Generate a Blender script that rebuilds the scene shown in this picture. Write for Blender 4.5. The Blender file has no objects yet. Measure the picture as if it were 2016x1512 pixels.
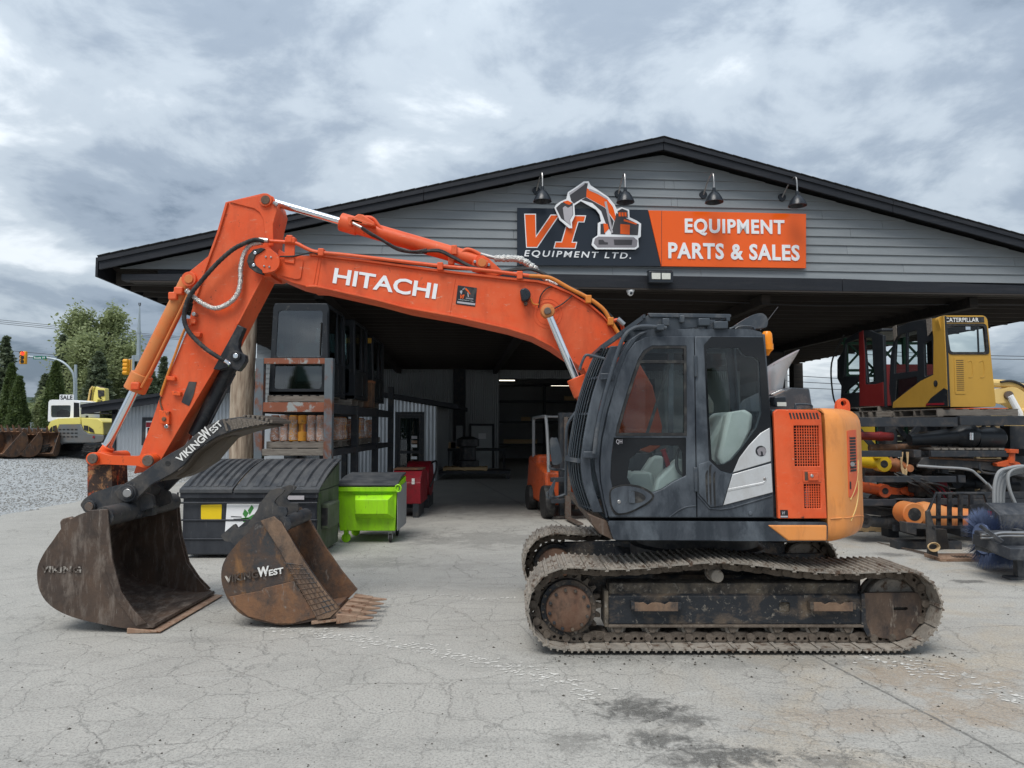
import bpy, bmesh, math, random
import numpy as np
from mathutils import Vector, Matrix
from mathutils.geometry import tessellate_polygon
R = math.radians
S = bpy.context.scene
COL = S.collection
rng = random.Random(7)
# ------------------------------------------------------------------ camera
FPX, HZ, CAMZ = 1400.0, 840.0, 1.9            # focal length in photo pixels, horizon row, eye height
PITCH = math.atan((HZ - 756.0) / FPX)
cam = bpy.data.cameras.new('camera'); cam.sensor_width = 36.0; cam.lens = 36.0 * FPX / 2016.0
cam.clip_start = 0.05; cam.clip_end = 20000
camo = bpy.data.objects.new('camera', cam); COL.objects.link(camo)
camo.location = (0, 0, CAMZ); camo.rotation_euler = (math.pi / 2 + PITCH, 0, 0)
S.camera = camo
# ------------------------------------------------------------------ sky
W = bpy.data.worlds.new('World'); S.world = W; W.use_nodes = True
nt = W.node_tree; nt.nodes.clear()
def wn(t, **k):
    n = nt.nodes.new(t)
    for a, b in k.items(): setattr(n, a, b)
    return n
SUN_EL, SUN_AZ = 58.0, 205.0                   # degrees; azimuth clockwise from +Y (behind the camera, slightly to the left)
sky = wn('ShaderNodeTexSky', sky_type='NISHITA', sun_disc=False)
sky.sun_elevation = R(SUN_EL); sky.sun_rotation = R(SUN_AZ); sky.air_density = 1.0; sky.dust_density = 2.0
bg1 = wn('ShaderNodeBackground'); bg1.inputs[1].default_value = 0.10
nt.links.new(sky.outputs[0], bg1.inputs[0])
tc = wn('ShaderNodeTexCoord'); sep = wn('ShaderNodeSeparateXYZ'); nt.links.new(tc.outputs['Generated'], sep.inputs[0])
def m(op, a, b=None, c=None):
    n = wn('ShaderNodeMath', operation=op)
    for i, v in enumerate((a, b, c)):
        if v is None: continue
        if isinstance(v, (int, float)): n.inputs[i].default_value = v
        else: nt.links.new(v, n.inputs[i])
    return n.outputs[0]
zz = m('MAXIMUM', m('ADD', sep.outputs[2], 0.26), 0.08)
cx, cy = m('DIVIDE', sep.outputs[0], zz), m('DIVIDE', sep.outputs[1], zz)
comb = wn('ShaderNodeCombineXYZ'); nt.links.new(cx, comb.inputs[0]); nt.links.new(cy, comb.inputs[1])
def noise(vec, scale, det, rough, dist=0.0, off=(0, 0, 0), sc=(1, 1, 1)):
    mp = wn('ShaderNodeMapping'); mp.inputs[1].default_value = off; mp.inputs[3].default_value = sc
    nt.links.new(vec, mp.inputs[0])
    n = wn('ShaderNodeTexNoise'); n.inputs['Scale'].default_value = scale; n.inputs['Detail'].default_value = det
    n.inputs['Roughness'].default_value = rough; n.inputs['Distortion'].default_value = dist
    nt.links.new(mp.outputs[0], n.inputs['Vector']); return n.outputs[0]
n1 = noise(comb.outputs[0], 1.0, 5, 0.50, 0.25, (4.6, 2.9, 0), (0.9, 1.0, 1))
n2 = noise(comb.outputs[0], 2.9, 8, 0.58, 0.25, (9.3, 4.4, 2))
n3 = noise(comb.outputs[0], 0.9, 3, 0.45, 0.2, (6.0, 7.7, 5))
dens = m('ADD', m('MULTIPLY', n1, 0.58), m('ADD', m('MULTIPLY', n2, 0.44), m('MULTIPLY', n3, 0.10)))
ramp = wn('ShaderNodeValToRGB'); nt.links.new(dens, ramp.inputs[0])
cr_ = ramp.color_ramp; cr_.interpolation = 'EASE'
for i, (p, c) in enumerate([(0.45, (0.145, 0.19, 0.25, 1)), (0.525, (0.275, 0.33, 0.40, 1)), (0.595, (0.43, 0.49, 0.55, 1)), (0.68, (0.72, 0.77, 0.81, 1))]):
    e = cr_.elements[i] if i < 2 else cr_.elements.new(p)
    e.position = p; e.color = c
bg2 = wn('ShaderNodeBackground'); nt.links.new(m('MULTIPLY_ADD', m('MAXIMUM', sep.outputs[2], 0.0), 0.62, 0.56), bg2.inputs[1])
nt.links.new(ramp.outputs[0], bg2.inputs[0])
mx = wn('ShaderNodeMixShader'); mx.inputs[0].default_value = 0.93
nt.links.new(bg1.outputs[0], mx.inputs[1]); nt.links.new(bg2.outputs[0], mx.inputs[2])
wo = wn('ShaderNodeOutputWorld'); nt.links.new(mx.outputs[0], wo.inputs[0])
# ------------------------------------------------------------------ sun (veiled by cloud)
sl = bpy.data.lights.new('sun', 'SUN'); sl.energy = 1.5; sl.angle = R(32); sl.color = (1.0, 0.97, 0.92)
slo = bpy.data.objects.new('sun', sl); COL.objects.link(slo)
sd = Vector((math.sin(R(SUN_AZ)) * math.cos(R(SUN_EL)), math.cos(R(SUN_AZ)) * math.cos(R(SUN_EL)), math.sin(R(SUN_EL))))
slo.rotation_euler = (-sd).to_track_quat('-Z', 'Y').to_euler(); slo.location = (0, -20, 40)
S.view_settings.view_transform = 'Standard'; S.view_settings.look = 'None'
S.view_settings.exposure = 0.92; S.view_settings.gamma = 1.0; S.view_settings.use_curve_mapping = False

# ================================================================== helpers
def P(px, py, Y):
    u, v = (px - 1008.0) / FPX, (756.0 - py) / FPX
    d = Vector((u, math.cos(PITCH) - v * math.sin(PITCH), math.sin(PITCH) + v * math.cos(PITCH)))
    return Vector((0, 0, CAMZ)) + d * (Y / d.y)
def G(px, py, z=0.0):
    u, v = (px - 1008.0) / FPX, (756.0 - py) / FPX
    d = Vector((u, math.cos(PITCH) - v * math.sin(PITCH), math.sin(PITCH) + v * math.cos(PITCH)))
    return Vector((0, 0, CAMZ)) + d * ((z - CAMZ) / d.z)
def pl(pts, Y): return [(P(a, b, Y).x, P(a, b, Y).z) for a, b in pts]
def p3(pts, Y): return [P(q[0], q[1], q[2] if len(q) > 2 else Y) for q in pts]
def zm(pts, ox, oy, s): return [(ox + a / s, oy + b / s) for a, b in pts]   # zoomed crop -> photo pixels
def cr(pts, n=6, closed=False):
    pts = [Vector(p) for p in pts]; N = len(pts); out = []
    for i in range(N if closed else N - 1):
        if closed: a, b, c, d = pts[i - 1], pts[i], pts[(i + 1) % N], pts[(i + 2) % N]
        else: a, b, c, d = pts[max(i - 1, 0)], pts[i], pts[i + 1], pts[min(i + 2, N - 1)]
        for k in range(n):
            t = k / n
            out.append(0.5 * ((2 * b) + (c - a) * t + (2 * a - 5 * b + 4 * c - d) * t * t + (3 * b - a - 3 * c + d) * t ** 3))
    if not closed: out.append(pts[-1])
    return out
def rp(poly, r, n=4):
    N = len(poly); out = []
    for i in range(N):
        p = Vector(poly[i][:2]); a = Vector(poly[i - 1][:2]); c = Vector(poly[(i + 1) % N][:2])
        d1, d2 = a - p, c - p; l = min(r, d1.length * .45, d2.length * .45)
        if l < 1e-5: out.append(tuple(p)); continue
        s, e = p + d1.normalized() * l, p + d2.normalized() * l
        for k in range(n + 1):
            t = k / n; out.append(tuple(s * (1 - t) ** 2 + p * 2 * t * (1 - t) + e * t * t))
    return out
def circ(cx, cz, r, n=20, a0=0.0): return [(cx + r * math.cos(a0 + 2 * math.pi * k / n), cz + r * math.sin(a0 + 2 * math.pi * k / n)) for k in range(n)]
def rect(x0, x1, z0, z1): return [(x0, z0), (x1, z0), (x1, z1), (x0, z1)]

class MB:
    def __init__(s): s.v = []; s.f = []
    def add(s, vs, fs):
        o = len(s.v); s.v += [tuple(v) for v in vs]; s.f += [tuple(i + o for i in f) for f in fs]; return s
    def box(s, x0, x1, y0, y1, z0, z1, M=None):
        vs = [Vector(p) for p in ((x0, y0, z0), (x1, y0, z0), (x1, y1, z0), (x0, y1, z0), (x0, y0, z1), (x1, y0, z1), (x1, y1, z1), (x0, y1, z1))]
        if M: vs = [M @ v for v in vs]
        return s.add(vs, [(0, 3, 2, 1), (4, 5, 6, 7), (0, 1, 5, 4), (1, 2, 6, 5), (2, 3, 7, 6), (3, 0, 4, 7)])
    def hexa(s, a, b):          # two quads of 4 points each
        return s.add(list(a) + list(b), [(0, 3, 2, 1), (4, 5, 6, 7), (0, 1, 5, 4), (1, 2, 6, 5), (2, 3, 7, 6), (3, 0, 4, 7)])
    def prism(s, poly, y0, y1, holes=(), f=None):   # polygon in x,z extruded along y
        f = f or (lambda x, y, z: (x, y, z))
        loops = [list(poly)] + [list(h) for h in holes]; flat = [p for l in loops for p in l]; n = len(flat); o = len(s.v)
        s.v += [tuple(f(p[0], y0, p[1])) for p in flat] + [tuple(f(p[0], y1, p[1])) for p in flat]
        if holes or n > 4:
            for t in tessellate_polygon([[Vector((p[0], p[1], 0)) for p in l] for l in loops]):
                s.f.append((o + t[0], o + t[1], o + t[2])); s.f.append((o + n + t[2], o + n + t[1], o + n + t[0]))
        else:
            s.f.append(tuple(o + i for i in range(n))); s.f.append(tuple(o + n + i for i in reversed(range(n))))
        b = o
        for l in loops:
            k = len(l)
            for i in range(k):
                j = (i + 1) % k; s.f.append((b + i, b + j, b + n + j, b + n + i))
            b += k
        return s
    def tube(s, pts, r, n=8, cap=True):
        pts = [Vector(p) for p in pts]; N = len(pts); rs = r if isinstance(r, (list, tuple)) else [r] * N
        T = [(pts[min(i + 1, N - 1)] - pts[max(i - 1, 0)]).normalized() for i in range(N)]
        up = Vector((0, 0, 1)) if abs(T[0].z) < .9 else Vector((1, 0, 0)); nn = T[0].cross(up).normalized(); o = len(s.v)
        for i in range(N):
            nn = (nn - T[i] * nn.dot(T[i])).normalized(); bb = T[i].cross(nn)
            for k in range(n):
                a = 2 * math.pi * k / n; s.v.append(tuple(pts[i] + (nn * math.cos(a) + bb * math.sin(a)) * rs[i]))
        for i in range(N - 1):
            for k in range(n):
                j = (k + 1) % n; s.f.append((o + i * n + k, o + i * n + j, o + (i + 1) * n + j, o + (i + 1) * n + k))
        if cap:
            s.f.append(tuple(o + k for k in reversed(range(n)))); s.f.append(tuple(o + (N - 1) * n + k for k in range(n)))
        return s
    def cyl(s, a, b, r, n=20, r2=None): return s.tube([a, b], [r, r if r2 is None else r2], n)
    def bar(s, a, b, w, h=None):   # square bar from a to b
        a, b = Vector(a), Vector(b); h = h or w; t = (b - a).normalized()
        up = Vector((0, 0, 1)) if abs(t.z) < .95 else Vector((0, 1, 0)); x = t.cross(up).normalized() * w / 2; y = x.cross(t).normalized() * h / 2
        return s.hexa([a - x - y, a + x - y, a + x + y, a - x + y], [b - x - y, b + x - y, b + x + y, b - x + y])
    def lathe(s, prof, c, ax='z', n=24):
        o = len(s.v); c = Vector(c); K = len(prof)
        for r, h in prof:
            for k in range(n):
                a = 2 * math.pi * k / n; p, q = r * math.cos(a), r * math.sin(a)
                s.v.append(tuple(c + Vector({'z': (p, q, h), 'y': (p, h, q), 'x': (h, p, q)}[ax])))
        for i in range(K - 1):
            for k in range(n):
                j = (k + 1) % n; s.f.append((o + i * n + k, o + i * n + j, o + (i + 1) * n + j, o + (i + 1) * n + k))
        if prof[0][0] > 1e-4: s.f.append(tuple(o + k for k in range(n)))
        if prof[-1][0] > 1e-4: s.f.append(tuple(o + (K - 1) * n + k for k in range(n)))
        return s
    def loft(s, rings, cap=True):
        o = len(s.v); n = len(rings[0])
        for rg in rings: s.v += [tuple(p) for p in rg]
        for i in range(len(rings) - 1):
            for k in range(n):
                j = (k + 1) % n; s.f.append((o + i * n + k, o + i * n + j, o + (i + 1) * n + j, o + (i + 1) * n + k))
        if cap: s.f.append(tuple(o + k for k in range(n))); s.f.append(tuple(o + (len(rings) - 1) * n + k for k in range(n)))
        return s
    def build(s, name, mat, parent=None, bevel=0, smooth=35, seg=2, recalc=True):
        me = bpy.data.meshes.new(name); off = OFF.get(parent.name, Vector()) if parent else Vector()
        me.from_pydata([(v[0] - off.x, v[1] - off.y, v[2] - off.z) for v in s.v], [], s.f)
        if recalc:
            bm = bmesh.new(); bm.from_mesh(me); bmesh.ops.recalc_face_normals(bm, faces=bm.faces); bm.to_mesh(me); bm.free()
        if smooth:
            me.polygons.foreach_set('use_smooth', [True] * len(me.polygons)); me.set_sharp_from_angle(angle=R(smooth))
        me.materials.append(mat)
        o = bpy.data.objects.new(name, me); COL.objects.link(o)
        if parent: o.parent = parent; OFF[o.name] = off
        if bevel:
            b = o.modifiers.new('bevel', 'BEVEL'); b.width = bevel; b.segments = seg; b.limit_method = 'ANGLE'; b.angle_limit = R(40); b.use_clamp_overlap = True
        return o
OFF = {}
def tag(o, label=None, cat=None, group=None, kind=None):
    if label: o['label'] = label
    if cat: o['category'] = cat
    if group: o['group'] = group
    if kind: o['kind'] = kind
    return o
def thing(name, label, cat, loc=(0, 0, 0), rz=0.0, group=None, local=False):
    o = bpy.data.objects.new(name, None); COL.objects.link(o); o.empty_display_size = .2
    o.location = loc; o.rotation_euler = (0, 0, rz); OFF[o.name] = Vector() if local else Vector(loc)
    return tag(o, label, cat, group)
def copy_tree(o, parent=None):
    c = o.copy(); COL.objects.link(c); c.parent = parent; OFF[c.name] = OFF.get(o.name, Vector())
    for ch in o.children: copy_tree(ch, c)
    return c
def share(src, parent, M):          # another piece with the same mesh
    c = src.copy(); COL.objects.link(c); c.parent = parent; c.matrix_basis = M; OFF[c.name] = OFF.get(src.name, Vector()); return c

# ------------------------------------------------------------------ materials
def mk(name):
    mt = bpy.data.materials.new(name); mt.use_nodes = True; t = mt.node_tree; return mt, t, t.nodes['Principled BSDF']
def nd(t, typ, ins=None, **k):
    n = t.nodes.new(typ)
    for a, b in k.items(): setattr(n, a, b)
    for a, b in (ins or {}).items():
        if hasattr(b, 'links') or isinstance(b, bpy.types.NodeSocket): t.links.new(b, n.inputs[a])
        else: n.inputs[a].default_value = b
    return n
def vcoord(t, kind='Object', sc=(1, 1, 1)):
    c = nd(t, 'ShaderNodeTexCoord').outputs[kind]
    return nd(t, 'ShaderNodeMapping', {'Vector': c, 'Scale': sc}).outputs[0] if tuple(sc) != (1, 1, 1) else c
def nz(t, v, scale, det=5, rough=.55, dist=0.0):
    return nd(t, 'ShaderNodeTexNoise', {'Vector': v, 'Scale': scale, 'Detail': det, 'Roughness': rough, 'Distortion': dist}).outputs[0]
def rmp(t, fac, stops, interp='LINEAR'):
    n = nd(t, 'ShaderNodeValToRGB', {'Fac': fac}); n.color_ramp.interpolation = interp; e = n.color_ramp.elements
    for i, (p, c) in enumerate(stops):
        c = (c, c, c, 1) if isinstance(c, (int, float)) else (*c[:3], 1)
        q = e[i] if i < 2 else e.new(p); q.position = p; q.color = c
    return n.outputs[0]
def mixc(t, fac, a, b, mode='MIX'):
    n = nd(t, 'ShaderNodeMix', data_type='RGBA', blend_type=mode)
    for i, v in ((0, fac), (6, a), (7, b)):
        if isinstance(v, bpy.types.NodeSocket): t.links.new(v, n.inputs[i])
        elif i == 0: n.inputs[0].default_value = v
        else: n.inputs[i].default_value = (*v[:3], 1)
    return n.outputs[2]
def mth(t, op, a, b=0.0, c=None):
    n = nd(t, 'ShaderNodeMath', operation=op)
    for i, v in enumerate((a, b, c)):
        if v is None: continue
        if isinstance(v, bpy.types.NodeSocket): t.links.new(v, n.inputs[i])
        else: n.inputs[i].default_value = v
    return n.outputs[0]
def sc_(c, k): return tuple(min(1, x * k) for x in c[:3])
def pbr(name, col, rough=.5, metal=0.0, var=.12, vs=5.0, wear=(), bump=0.0, bs=40.0, kind='Object', sc=(1, 1, 1), spec=.36, coat=0.0, rand=0.0):
    """painted or bare surface: tone variation plus wear layers (colour, amount 0..1, noise scale, stretch xyz)"""
    mt, t, b = mk(name); v = vcoord(t, kind, sc)
    if rand: orn = nd(t, 'ShaderNodeObjectInfo').outputs['Random']; v = nd(t, 'ShaderNodeVectorMath', {0: v, 1: mth(t, 'MULTIPLY', orn, 41.0)}, operation='ADD').outputs[0]
    c = mixc(t, nz(t, v, vs, 4, .6), sc_(col, 1 - var), sc_(col, 1 + var))
    if rand: c = mixc(t, mth(t, 'MULTIPLY', orn, rand), c, sc_(col, .4))
    rsock = None
    for i, wv in enumerate(wear):
        wc, amt, ws = wv[:3]; st = wv[3] if len(wv) > 3 else (1, 1, 1)
        vv = nd(t, 'ShaderNodeMapping', {'Vector': v, 'Scale': st, 'Location': (3.7 * i + 1.3, 5.1 * i, 2.2 * i)}).outputs[0]
        k = nz(t, vv, ws, 8, .68, .3); soft = wv[4] if len(wv) > 4 else .06
        msk = rmp(t, k, [(.72 - amt * .42 - soft, 0.0), (.72 - amt * .42 + soft, 1.0)])
        c = mixc(t, msk, c, wc); rsock = msk if rsock is None else mth(t, 'MAXIMUM', rsock, msk)
    t.links.new(c, b.inputs['Base Color'])
    b.inputs['Metallic'].default_value = metal; b.inputs['Specular IOR Level'].default_value = spec
    rn = nz(t, v, vs * 3, 5, .6); rr = mth(t, 'MULTIPLY_ADD', rn, .25, rough - .125)
    if rsock is not None: rr = mth(t, 'MULTIPLY_ADD', rsock, .25, rr)
    t.links.new(rr, b.inputs['Roughness'])
    if coat: b.inputs['Coat Weight'].default_value = coat
    if bump:
        bn = nd(t, 'ShaderNodeBump', {'Height': nz(t, v, bs, 6, .6), 'Strength': bump, 'Distance': .02}); t.links.new(bn.outputs[0], b.inputs['Normal'])
    return mt
def glassm(name, tint=(.75, .85, .84), rough=.01, refl=1.0):
    mt, t, b = mk(name); t.nodes.remove(b)
    tr = nd(t, 'ShaderNodeBsdfTransparent', {'Color': (*tint, 1)}); gl = nd(t, 'ShaderNodeBsdfGlossy', {'Roughness': rough, 'Color': (.95, .97, 1, 1)})
    fr = nd(t, 'ShaderNodeFresnel', {'IOR': 1.52}); bf = nd(t, 'ShaderNodeNewGeometry').outputs['Backfacing']; f = mth(t, 'MULTIPLY', mth(t, 'MULTIPLY', fr.outputs[0], refl), mth(t, 'SUBTRACT', 1.0, bf))
    mxs = nd(t, 'ShaderNodeMixShader', {0: f, 1: tr.outputs[0], 2: gl.outputs[0]}); t.links.new(mxs.outputs[0], t.nodes['Material Output'].inputs[0]); return mt
RUST = (.16, .062, .028); DUST = (.30, .265, .22); MUD = (.20, .165, .125); GREY = (.25, .25, .25)
M = {}
M['orange'] = pbr('orange_paint', (.72, .092, .022), .42, var=.10, vs=2.5, wear=[((.70, .165, .065), .26, 1.6, (1, 1, 1), .2), ((.46, .065, .02), .22, 3.0, (1, 1, .35), .16), ((.06, .034, .024), .10, 15.0, (1, 1, 1), .04), ((.62, .27, .17), .12, 9, (1, 1, 3), .06)], bump=.06, bs=30)
M['orange_worn'] = pbr('scuffed_orange_paint', (.70, .10, .02), .5, var=.1, vs=4, wear=[((.045, .028, .022), .74, 8, (1, 1, .45)), ((.33, .16, .07), .36, 14)], bump=.25, bs=35)
M['orange_chip'] = pbr('chipped_orange_paint', (.74, .10, .02), .5, var=.1, vs=4, wear=[((.05, .03, .022), .20, 12)], bump=.1, bs=35)
M['orange_old'] = pbr('faded_orange_cylinder_paint', (.62, .165, .04), .45, var=.18, vs=3, wear=[((.50, .23, .08), .45, 2.0, (1, 1, 1), .15), ((.10, .05, .03), .08, 16)])
M['orange_pipe'] = pbr('yellowed_orange_pipe', (.62, .20, .03), .45, var=.2, vs=8, wear=[((.25, .10, .03), .2, 20)])
M['amber_body'] = pbr('sun_faded_orange_paint', (.72, .255, .055), .40, var=.12, vs=1.6, wear=[((.70, .32, .12), .30, 1.2, (1, 1, 1), .2), ((.40, .15, .05), .15, 6, (1, 1, .3), .15)], bump=.03, bs=20)
M['cab_grey'] = pbr('charcoal_cab_paint', (.028, .035, .045), .42, var=.18, vs=2, wear=[((.16, .185, .21), .22, 3.2, (1, 1, .5), .16), ((.07, .08, .095), .25, 9, (1, 1, .3), .2)], bump=.03, bs=60)
M['guard_grey'] = pbr('dark_grey_guard_paint', (.046, .056, .068), .38, var=.2, vs=3, wear=[((.14, .14, .14), .16, 6, (1, 1, 1), .15)])
M['black'] = pbr('black_paint', (.018, .02, .024), .42, var=.3, vs=4, wear=[((.10, .09, .08), .20, 8, (1, 1, 1), .15)], bump=.08, bs=30)
M['black_scr'] = pbr('scratched_black_steel', (.030, .034, .040), .5, var=.25, vs=3, wear=[((.11, .095, .08), .30, 5, (1, 1, 1), .2), ((.28, .26, .24), .10, 16, (3, 1, .4), .05)], bump=.15, bs=25)
M['rubber'] = pbr('black_rubber', (.017, .017, .018), .62, var=.2, vs=8, wear=[((.10, .095, .085), .2, 10, (1, 1, 1), .15)])
M['chrome'] = pbr('chromed_rod', (.78, .80, .82), .10, 1.0, var=.05, vs=6)
M['steel'] = pbr('bare_steel', (.42, .41, .40), .35, .9, var=.15, vs=10, wear=[(RUST, .15, 20)])
M['pin'] = pbr('worn_pin_steel', (.16, .13, .11), .5, .6, var=.25, vs=20, wear=[(RUST, .3, 30)])
M['track'] = pbr('muddy_track_steel', (.31, .28, .243), .75, .25, var=.3, vs=9, wear=[((.36, .32, .27), .38, 7, (1, 1, 1), .15), ((.10, .065, .045), .34, 10)], bump=.4, bs=40, rand=.55)
M['link'] = pbr('muddy_chain_steel', (.135, .108, .086), .8, .2, var=.35, vs=12, wear=[((.22, .185, .15), .35, 12, (1, 1, 1), .15)], bump=.5, bs=40, rand=.6)
M['frame_mud'] = pbr('mud_spattered_black_frame', (.020, .023, .028), .55, var=.3, vs=3, wear=[((.155, .115, .08), .36, 3.0, (1, 1, 1.6), .10), ((.23, .205, .17), .22, 22, (1, 1, 1), .05)], bump=.3, bs=50)
M['frame_top'] = pbr('mud_caked_frame_top', (.035, .032, .03), .8, var=.4, vs=5, wear=[((.17, .14, .105), .48, 5, (1, 1, 1), .12), ((.26, .235, .20), .25, 25)], bump=.6, bs=40)
M['rustplate'] = pbr('rusty_brown_cover', (.135, .070, .045), .65, .2, var=.3, vs=5, wear=[((.23, .15, .105), .36, 4, (1, 1, .6), .15), ((.045, .036, .03), .34, 7, (1, 1, .5), .12)], bump=.2, bs=50)
M['yoke'] = pbr('scraped_brown_yoke', (.075, .054, .042), .6, .3, var=.35, vs=4, wear=[((.19, .13, .095), .42, 3.2, (1, 1, .7), .14), ((.03, .03, .033), .36, 5, (1, 1, .4), .1), ((.27, .24, .2), .2, 14, (1, 1, .3), .05)], bump=.3, bs=40)
M['rust'] = pbr('rusty_steel', (.155, .080, .046), .75, .1, var=.35, vs=4, wear=[((.25, .132, .07), .42, 3.5, (1, 1, 1), .15), ((.062, .056, .052), .42, 4.5, (1, 1, .7), .12), ((.24, .21, .185), .16, 16, (1, 1, .4), .06)], bump=.35, bs=35)
M['cutter'] = pbr('tan_worn_cutter_steel', (.165, .105, .07), .65, .2, var=.3, vs=5, wear=[((.27, .18, .12), .4, 4, (1, 1, 1), .15), ((.07, .06, .055), .34, 5, (1, 1, .6), .1)], bump=.3, bs=35)
M['bucket_side'] = pbr('rusting_bucket_plate', (.050, .051, .054), .55, .3, var=.25, vs=3, wear=[((.15, .082, .045), .44, 2.2, (1, 1, 1), .14), ((.27, .14, .06), .24, 6, (1, 1, .6), .1), ((.20, .19, .18), .14, 10)], bump=.25, bs=30)
M['bucket_dark'] = pbr('dark_brown_bucket_steel', (.072, .056, .048), .5, .45, var=.3, vs=2.5, wear=[((.15, .10, .072), .40, 3, (1, 1, 1), .18), ((.24, .20, .17), .26, 7, (2, 1, .5), .12), ((.30, .27, .24), .14, 18, (3, 1, .3), .05)], bump=.2, bs=30)
M['tooth'] = pbr('rust_tan_tooth_steel', (.30, .19, .13), .6, .3, var=.25, vs=12, wear=[((.40, .29, .21), .35, 10, (1, 1, 1), .15), (RUST, .3, 16)], bump=.2, bs=50)
M['silver'] = pbr('silver_panel_paint', (.56, .57, .58), .33, .35, var=.06, vs=2, wear=[((.38, .36, .33), .2, 4, (1, 1, .5), .2)])
M['white'] = pbr('white_paint', (.78, .79, .80), .45, var=.05, vs=3)
M['whitevinyl'] = pbr('white_vinyl_letter', (.80, .81, .82), .4, var=.04, vs=8)
M['whiteworn'] = pbr('worn_white_letter', (.74, .73, .70), .5, var=.12, vs=12, wear=[((.10, .09, .085), .24, 22)])
M['letter_rust'] = pbr('rust_worn_raised_letter', (.085, .066, .055), .5, .3, var=.3, vs=18, wear=[((.62, .58, .52), .40, 5, (1, 1, 1), .05)])
M['seat'] = pbr('grey_seat_fabric', (.60, .62, .60), .8, var=.12, vs=14, bump=.2, bs=150)
M['headrest'] = pbr('taupe_headrest_vinyl', (.30, .28, .25), .6, var=.12, vs=10)
M['plastic'] = pbr('dark_interior_plastic', (.05, .055, .06), .5, var=.2, vs=5)
M['plastic_lt'] = pbr('pale_grey_interior_plastic', (.50, .53, .51), .55, var=.1, vs=5)
M['foil'] = pbr('silver_foil_sleeve', (.60, .585, .55), .32, .85, var=.25, vs=25, wear=[((.22, .20, .17), .25, 18)], bump=1.0, bs=55)
M['amberlens'] = pbr('amber_plastic_lens', (.85, .26, .01), .25, var=.05, vs=3)
M['glass'] = glassm('cab_glass', (.84, .88, .875), .01, 1.0)
M['glass_screen'] = glassm('boosted_reflection_windscreen', (.62, .76, .75), .03, 3.2)  # reflection strengthened beyond real glass, standing in for daylight seen through the cab
M['glass_dk'] = glassm('smoked_glass', (.38, .45, .46), .01, 1.2)
M['blackglass'] = pbr('black_glass_border', (.008, .009, .011), .08, var=.1, vs=2)
M['concrete'] = None
M['wood_grey'] = pbr('weathered_grey_timber', (.23, .205, .175), .8, var=.25, vs=3, sc=(1, 1, 1), wear=[((.12, .10, .085), .4, 4, (1, 8, 8), .15)], bump=.3, bs=40, rand=.5)
M['wood_new'] = pbr('fresh_yellow_timber', (.56, .40, .22), .75, var=.15, vs=4, wear=[((.42, .28, .14), .3, 4, (1, 8, 8), .2)], bump=.15, bs=40)
M['log'] = pbr('weathered_log', (.42, .335, .25), .85, var=.2, vs=5, sc=(6, 6, 1.0), wear=[((.17, .12, .085), .50, 1.6, (1, 1, .7), .12), ((.50, .43, .34), .22, 2.2, (1, 1, .6), .12)], bump=.7, bs=5)
M['rack'] = pbr('rust_flaked_rack_paint', (.115, .135, .15), .6, var=.15, vs=4, wear=[((.17, .07, .042), .42, 3.0, (1, 1, .7), .05)], bump=.2, bs=30)
M['rack_rust'] = pbr('rusty_rack_steel', (.23, .078, .042), .7, var=.2, vs=5, wear=[((.30, .31, .30), .33, 4.5, (1, 1, .7), .03)], bump=.2, bs=30)
M['rack_dark'] = pbr('dark_rack_steel', (.026, .030, .036), .55, var=.3, vs=4, wear=[((.09, .075, .065), .22, 6, (1, 1, 1), .12)])
M['cab_black'] = pbr('black_spare_cab_paint', (.017, .020, .024), .38, var=.25, vs=3, wear=[((.09, .085, .08), .14, 8)])
M['siding'] = pbr('grey_lap_siding', (.225, .245, .258), .6, var=.07, vs=2.0, sc=(1, 1, 1), wear=[((.27, .29, .30), .25, 2, (.5, 1, 4), .25)], bump=.25, bs=6, rand=.16)
M['fascia'] = pbr('black_stained_fascia', (.011, .013, .018), .6, var=.3, vs=4, wear=[((.030, .031, .036), .2, 6, (.2, 1, 3), .15)], bump=.15, bs=30)
M['shingle'] = pbr('dark_asphalt_shingle', (.035, .036, .038), .9, var=.4, vs=30, bump=.5, bs=120)
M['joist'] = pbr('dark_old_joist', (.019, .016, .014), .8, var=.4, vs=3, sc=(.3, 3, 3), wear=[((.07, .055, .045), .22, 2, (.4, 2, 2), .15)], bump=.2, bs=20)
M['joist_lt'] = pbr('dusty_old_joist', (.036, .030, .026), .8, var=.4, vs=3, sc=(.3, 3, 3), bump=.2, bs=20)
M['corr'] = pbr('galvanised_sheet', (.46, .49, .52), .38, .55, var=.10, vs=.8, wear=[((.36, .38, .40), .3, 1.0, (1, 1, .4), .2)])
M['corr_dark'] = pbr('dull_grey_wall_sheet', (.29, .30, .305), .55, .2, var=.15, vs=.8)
M['sign_dark'] = pbr('navy_black_sign_panel', (.020, .026, .036), .16, var=.06, vs=1)
M['sign_orange'] = pbr('orange_sign_panel', (.82, .115, .012), .20, var=.04, vs=1)
M['sign_grey'] = pbr('sign_mid_grey', (.24, .225, .24), .35, var=.04)
M['sign_char'] = pbr('sign_charcoal', (.055, .052, .056), .35, var=.04)
M['sign_lt'] = pbr('sign_light_grey', (.42, .40, .42), .35, var=.04)
M['lamp'] = pbr('black_enamel', (.018, .022, .028), .3, var=.1)
M['lens'] = pbr('flood_lamp_lens', (.62, .62, .56), .2, var=.1, vs=30)
M['dumpster'] = pbr('scuffed_dark_dumpster_plastic', (.010, .012, .018), .42, var=.3, vs=2, wear=[((.10, .10, .10), .17, 7, (4, 1, .5), .06), ((.045, .05, .058), .4, 2, (1, 1, .4), .2)], bump=.1, bs=12)
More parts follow.
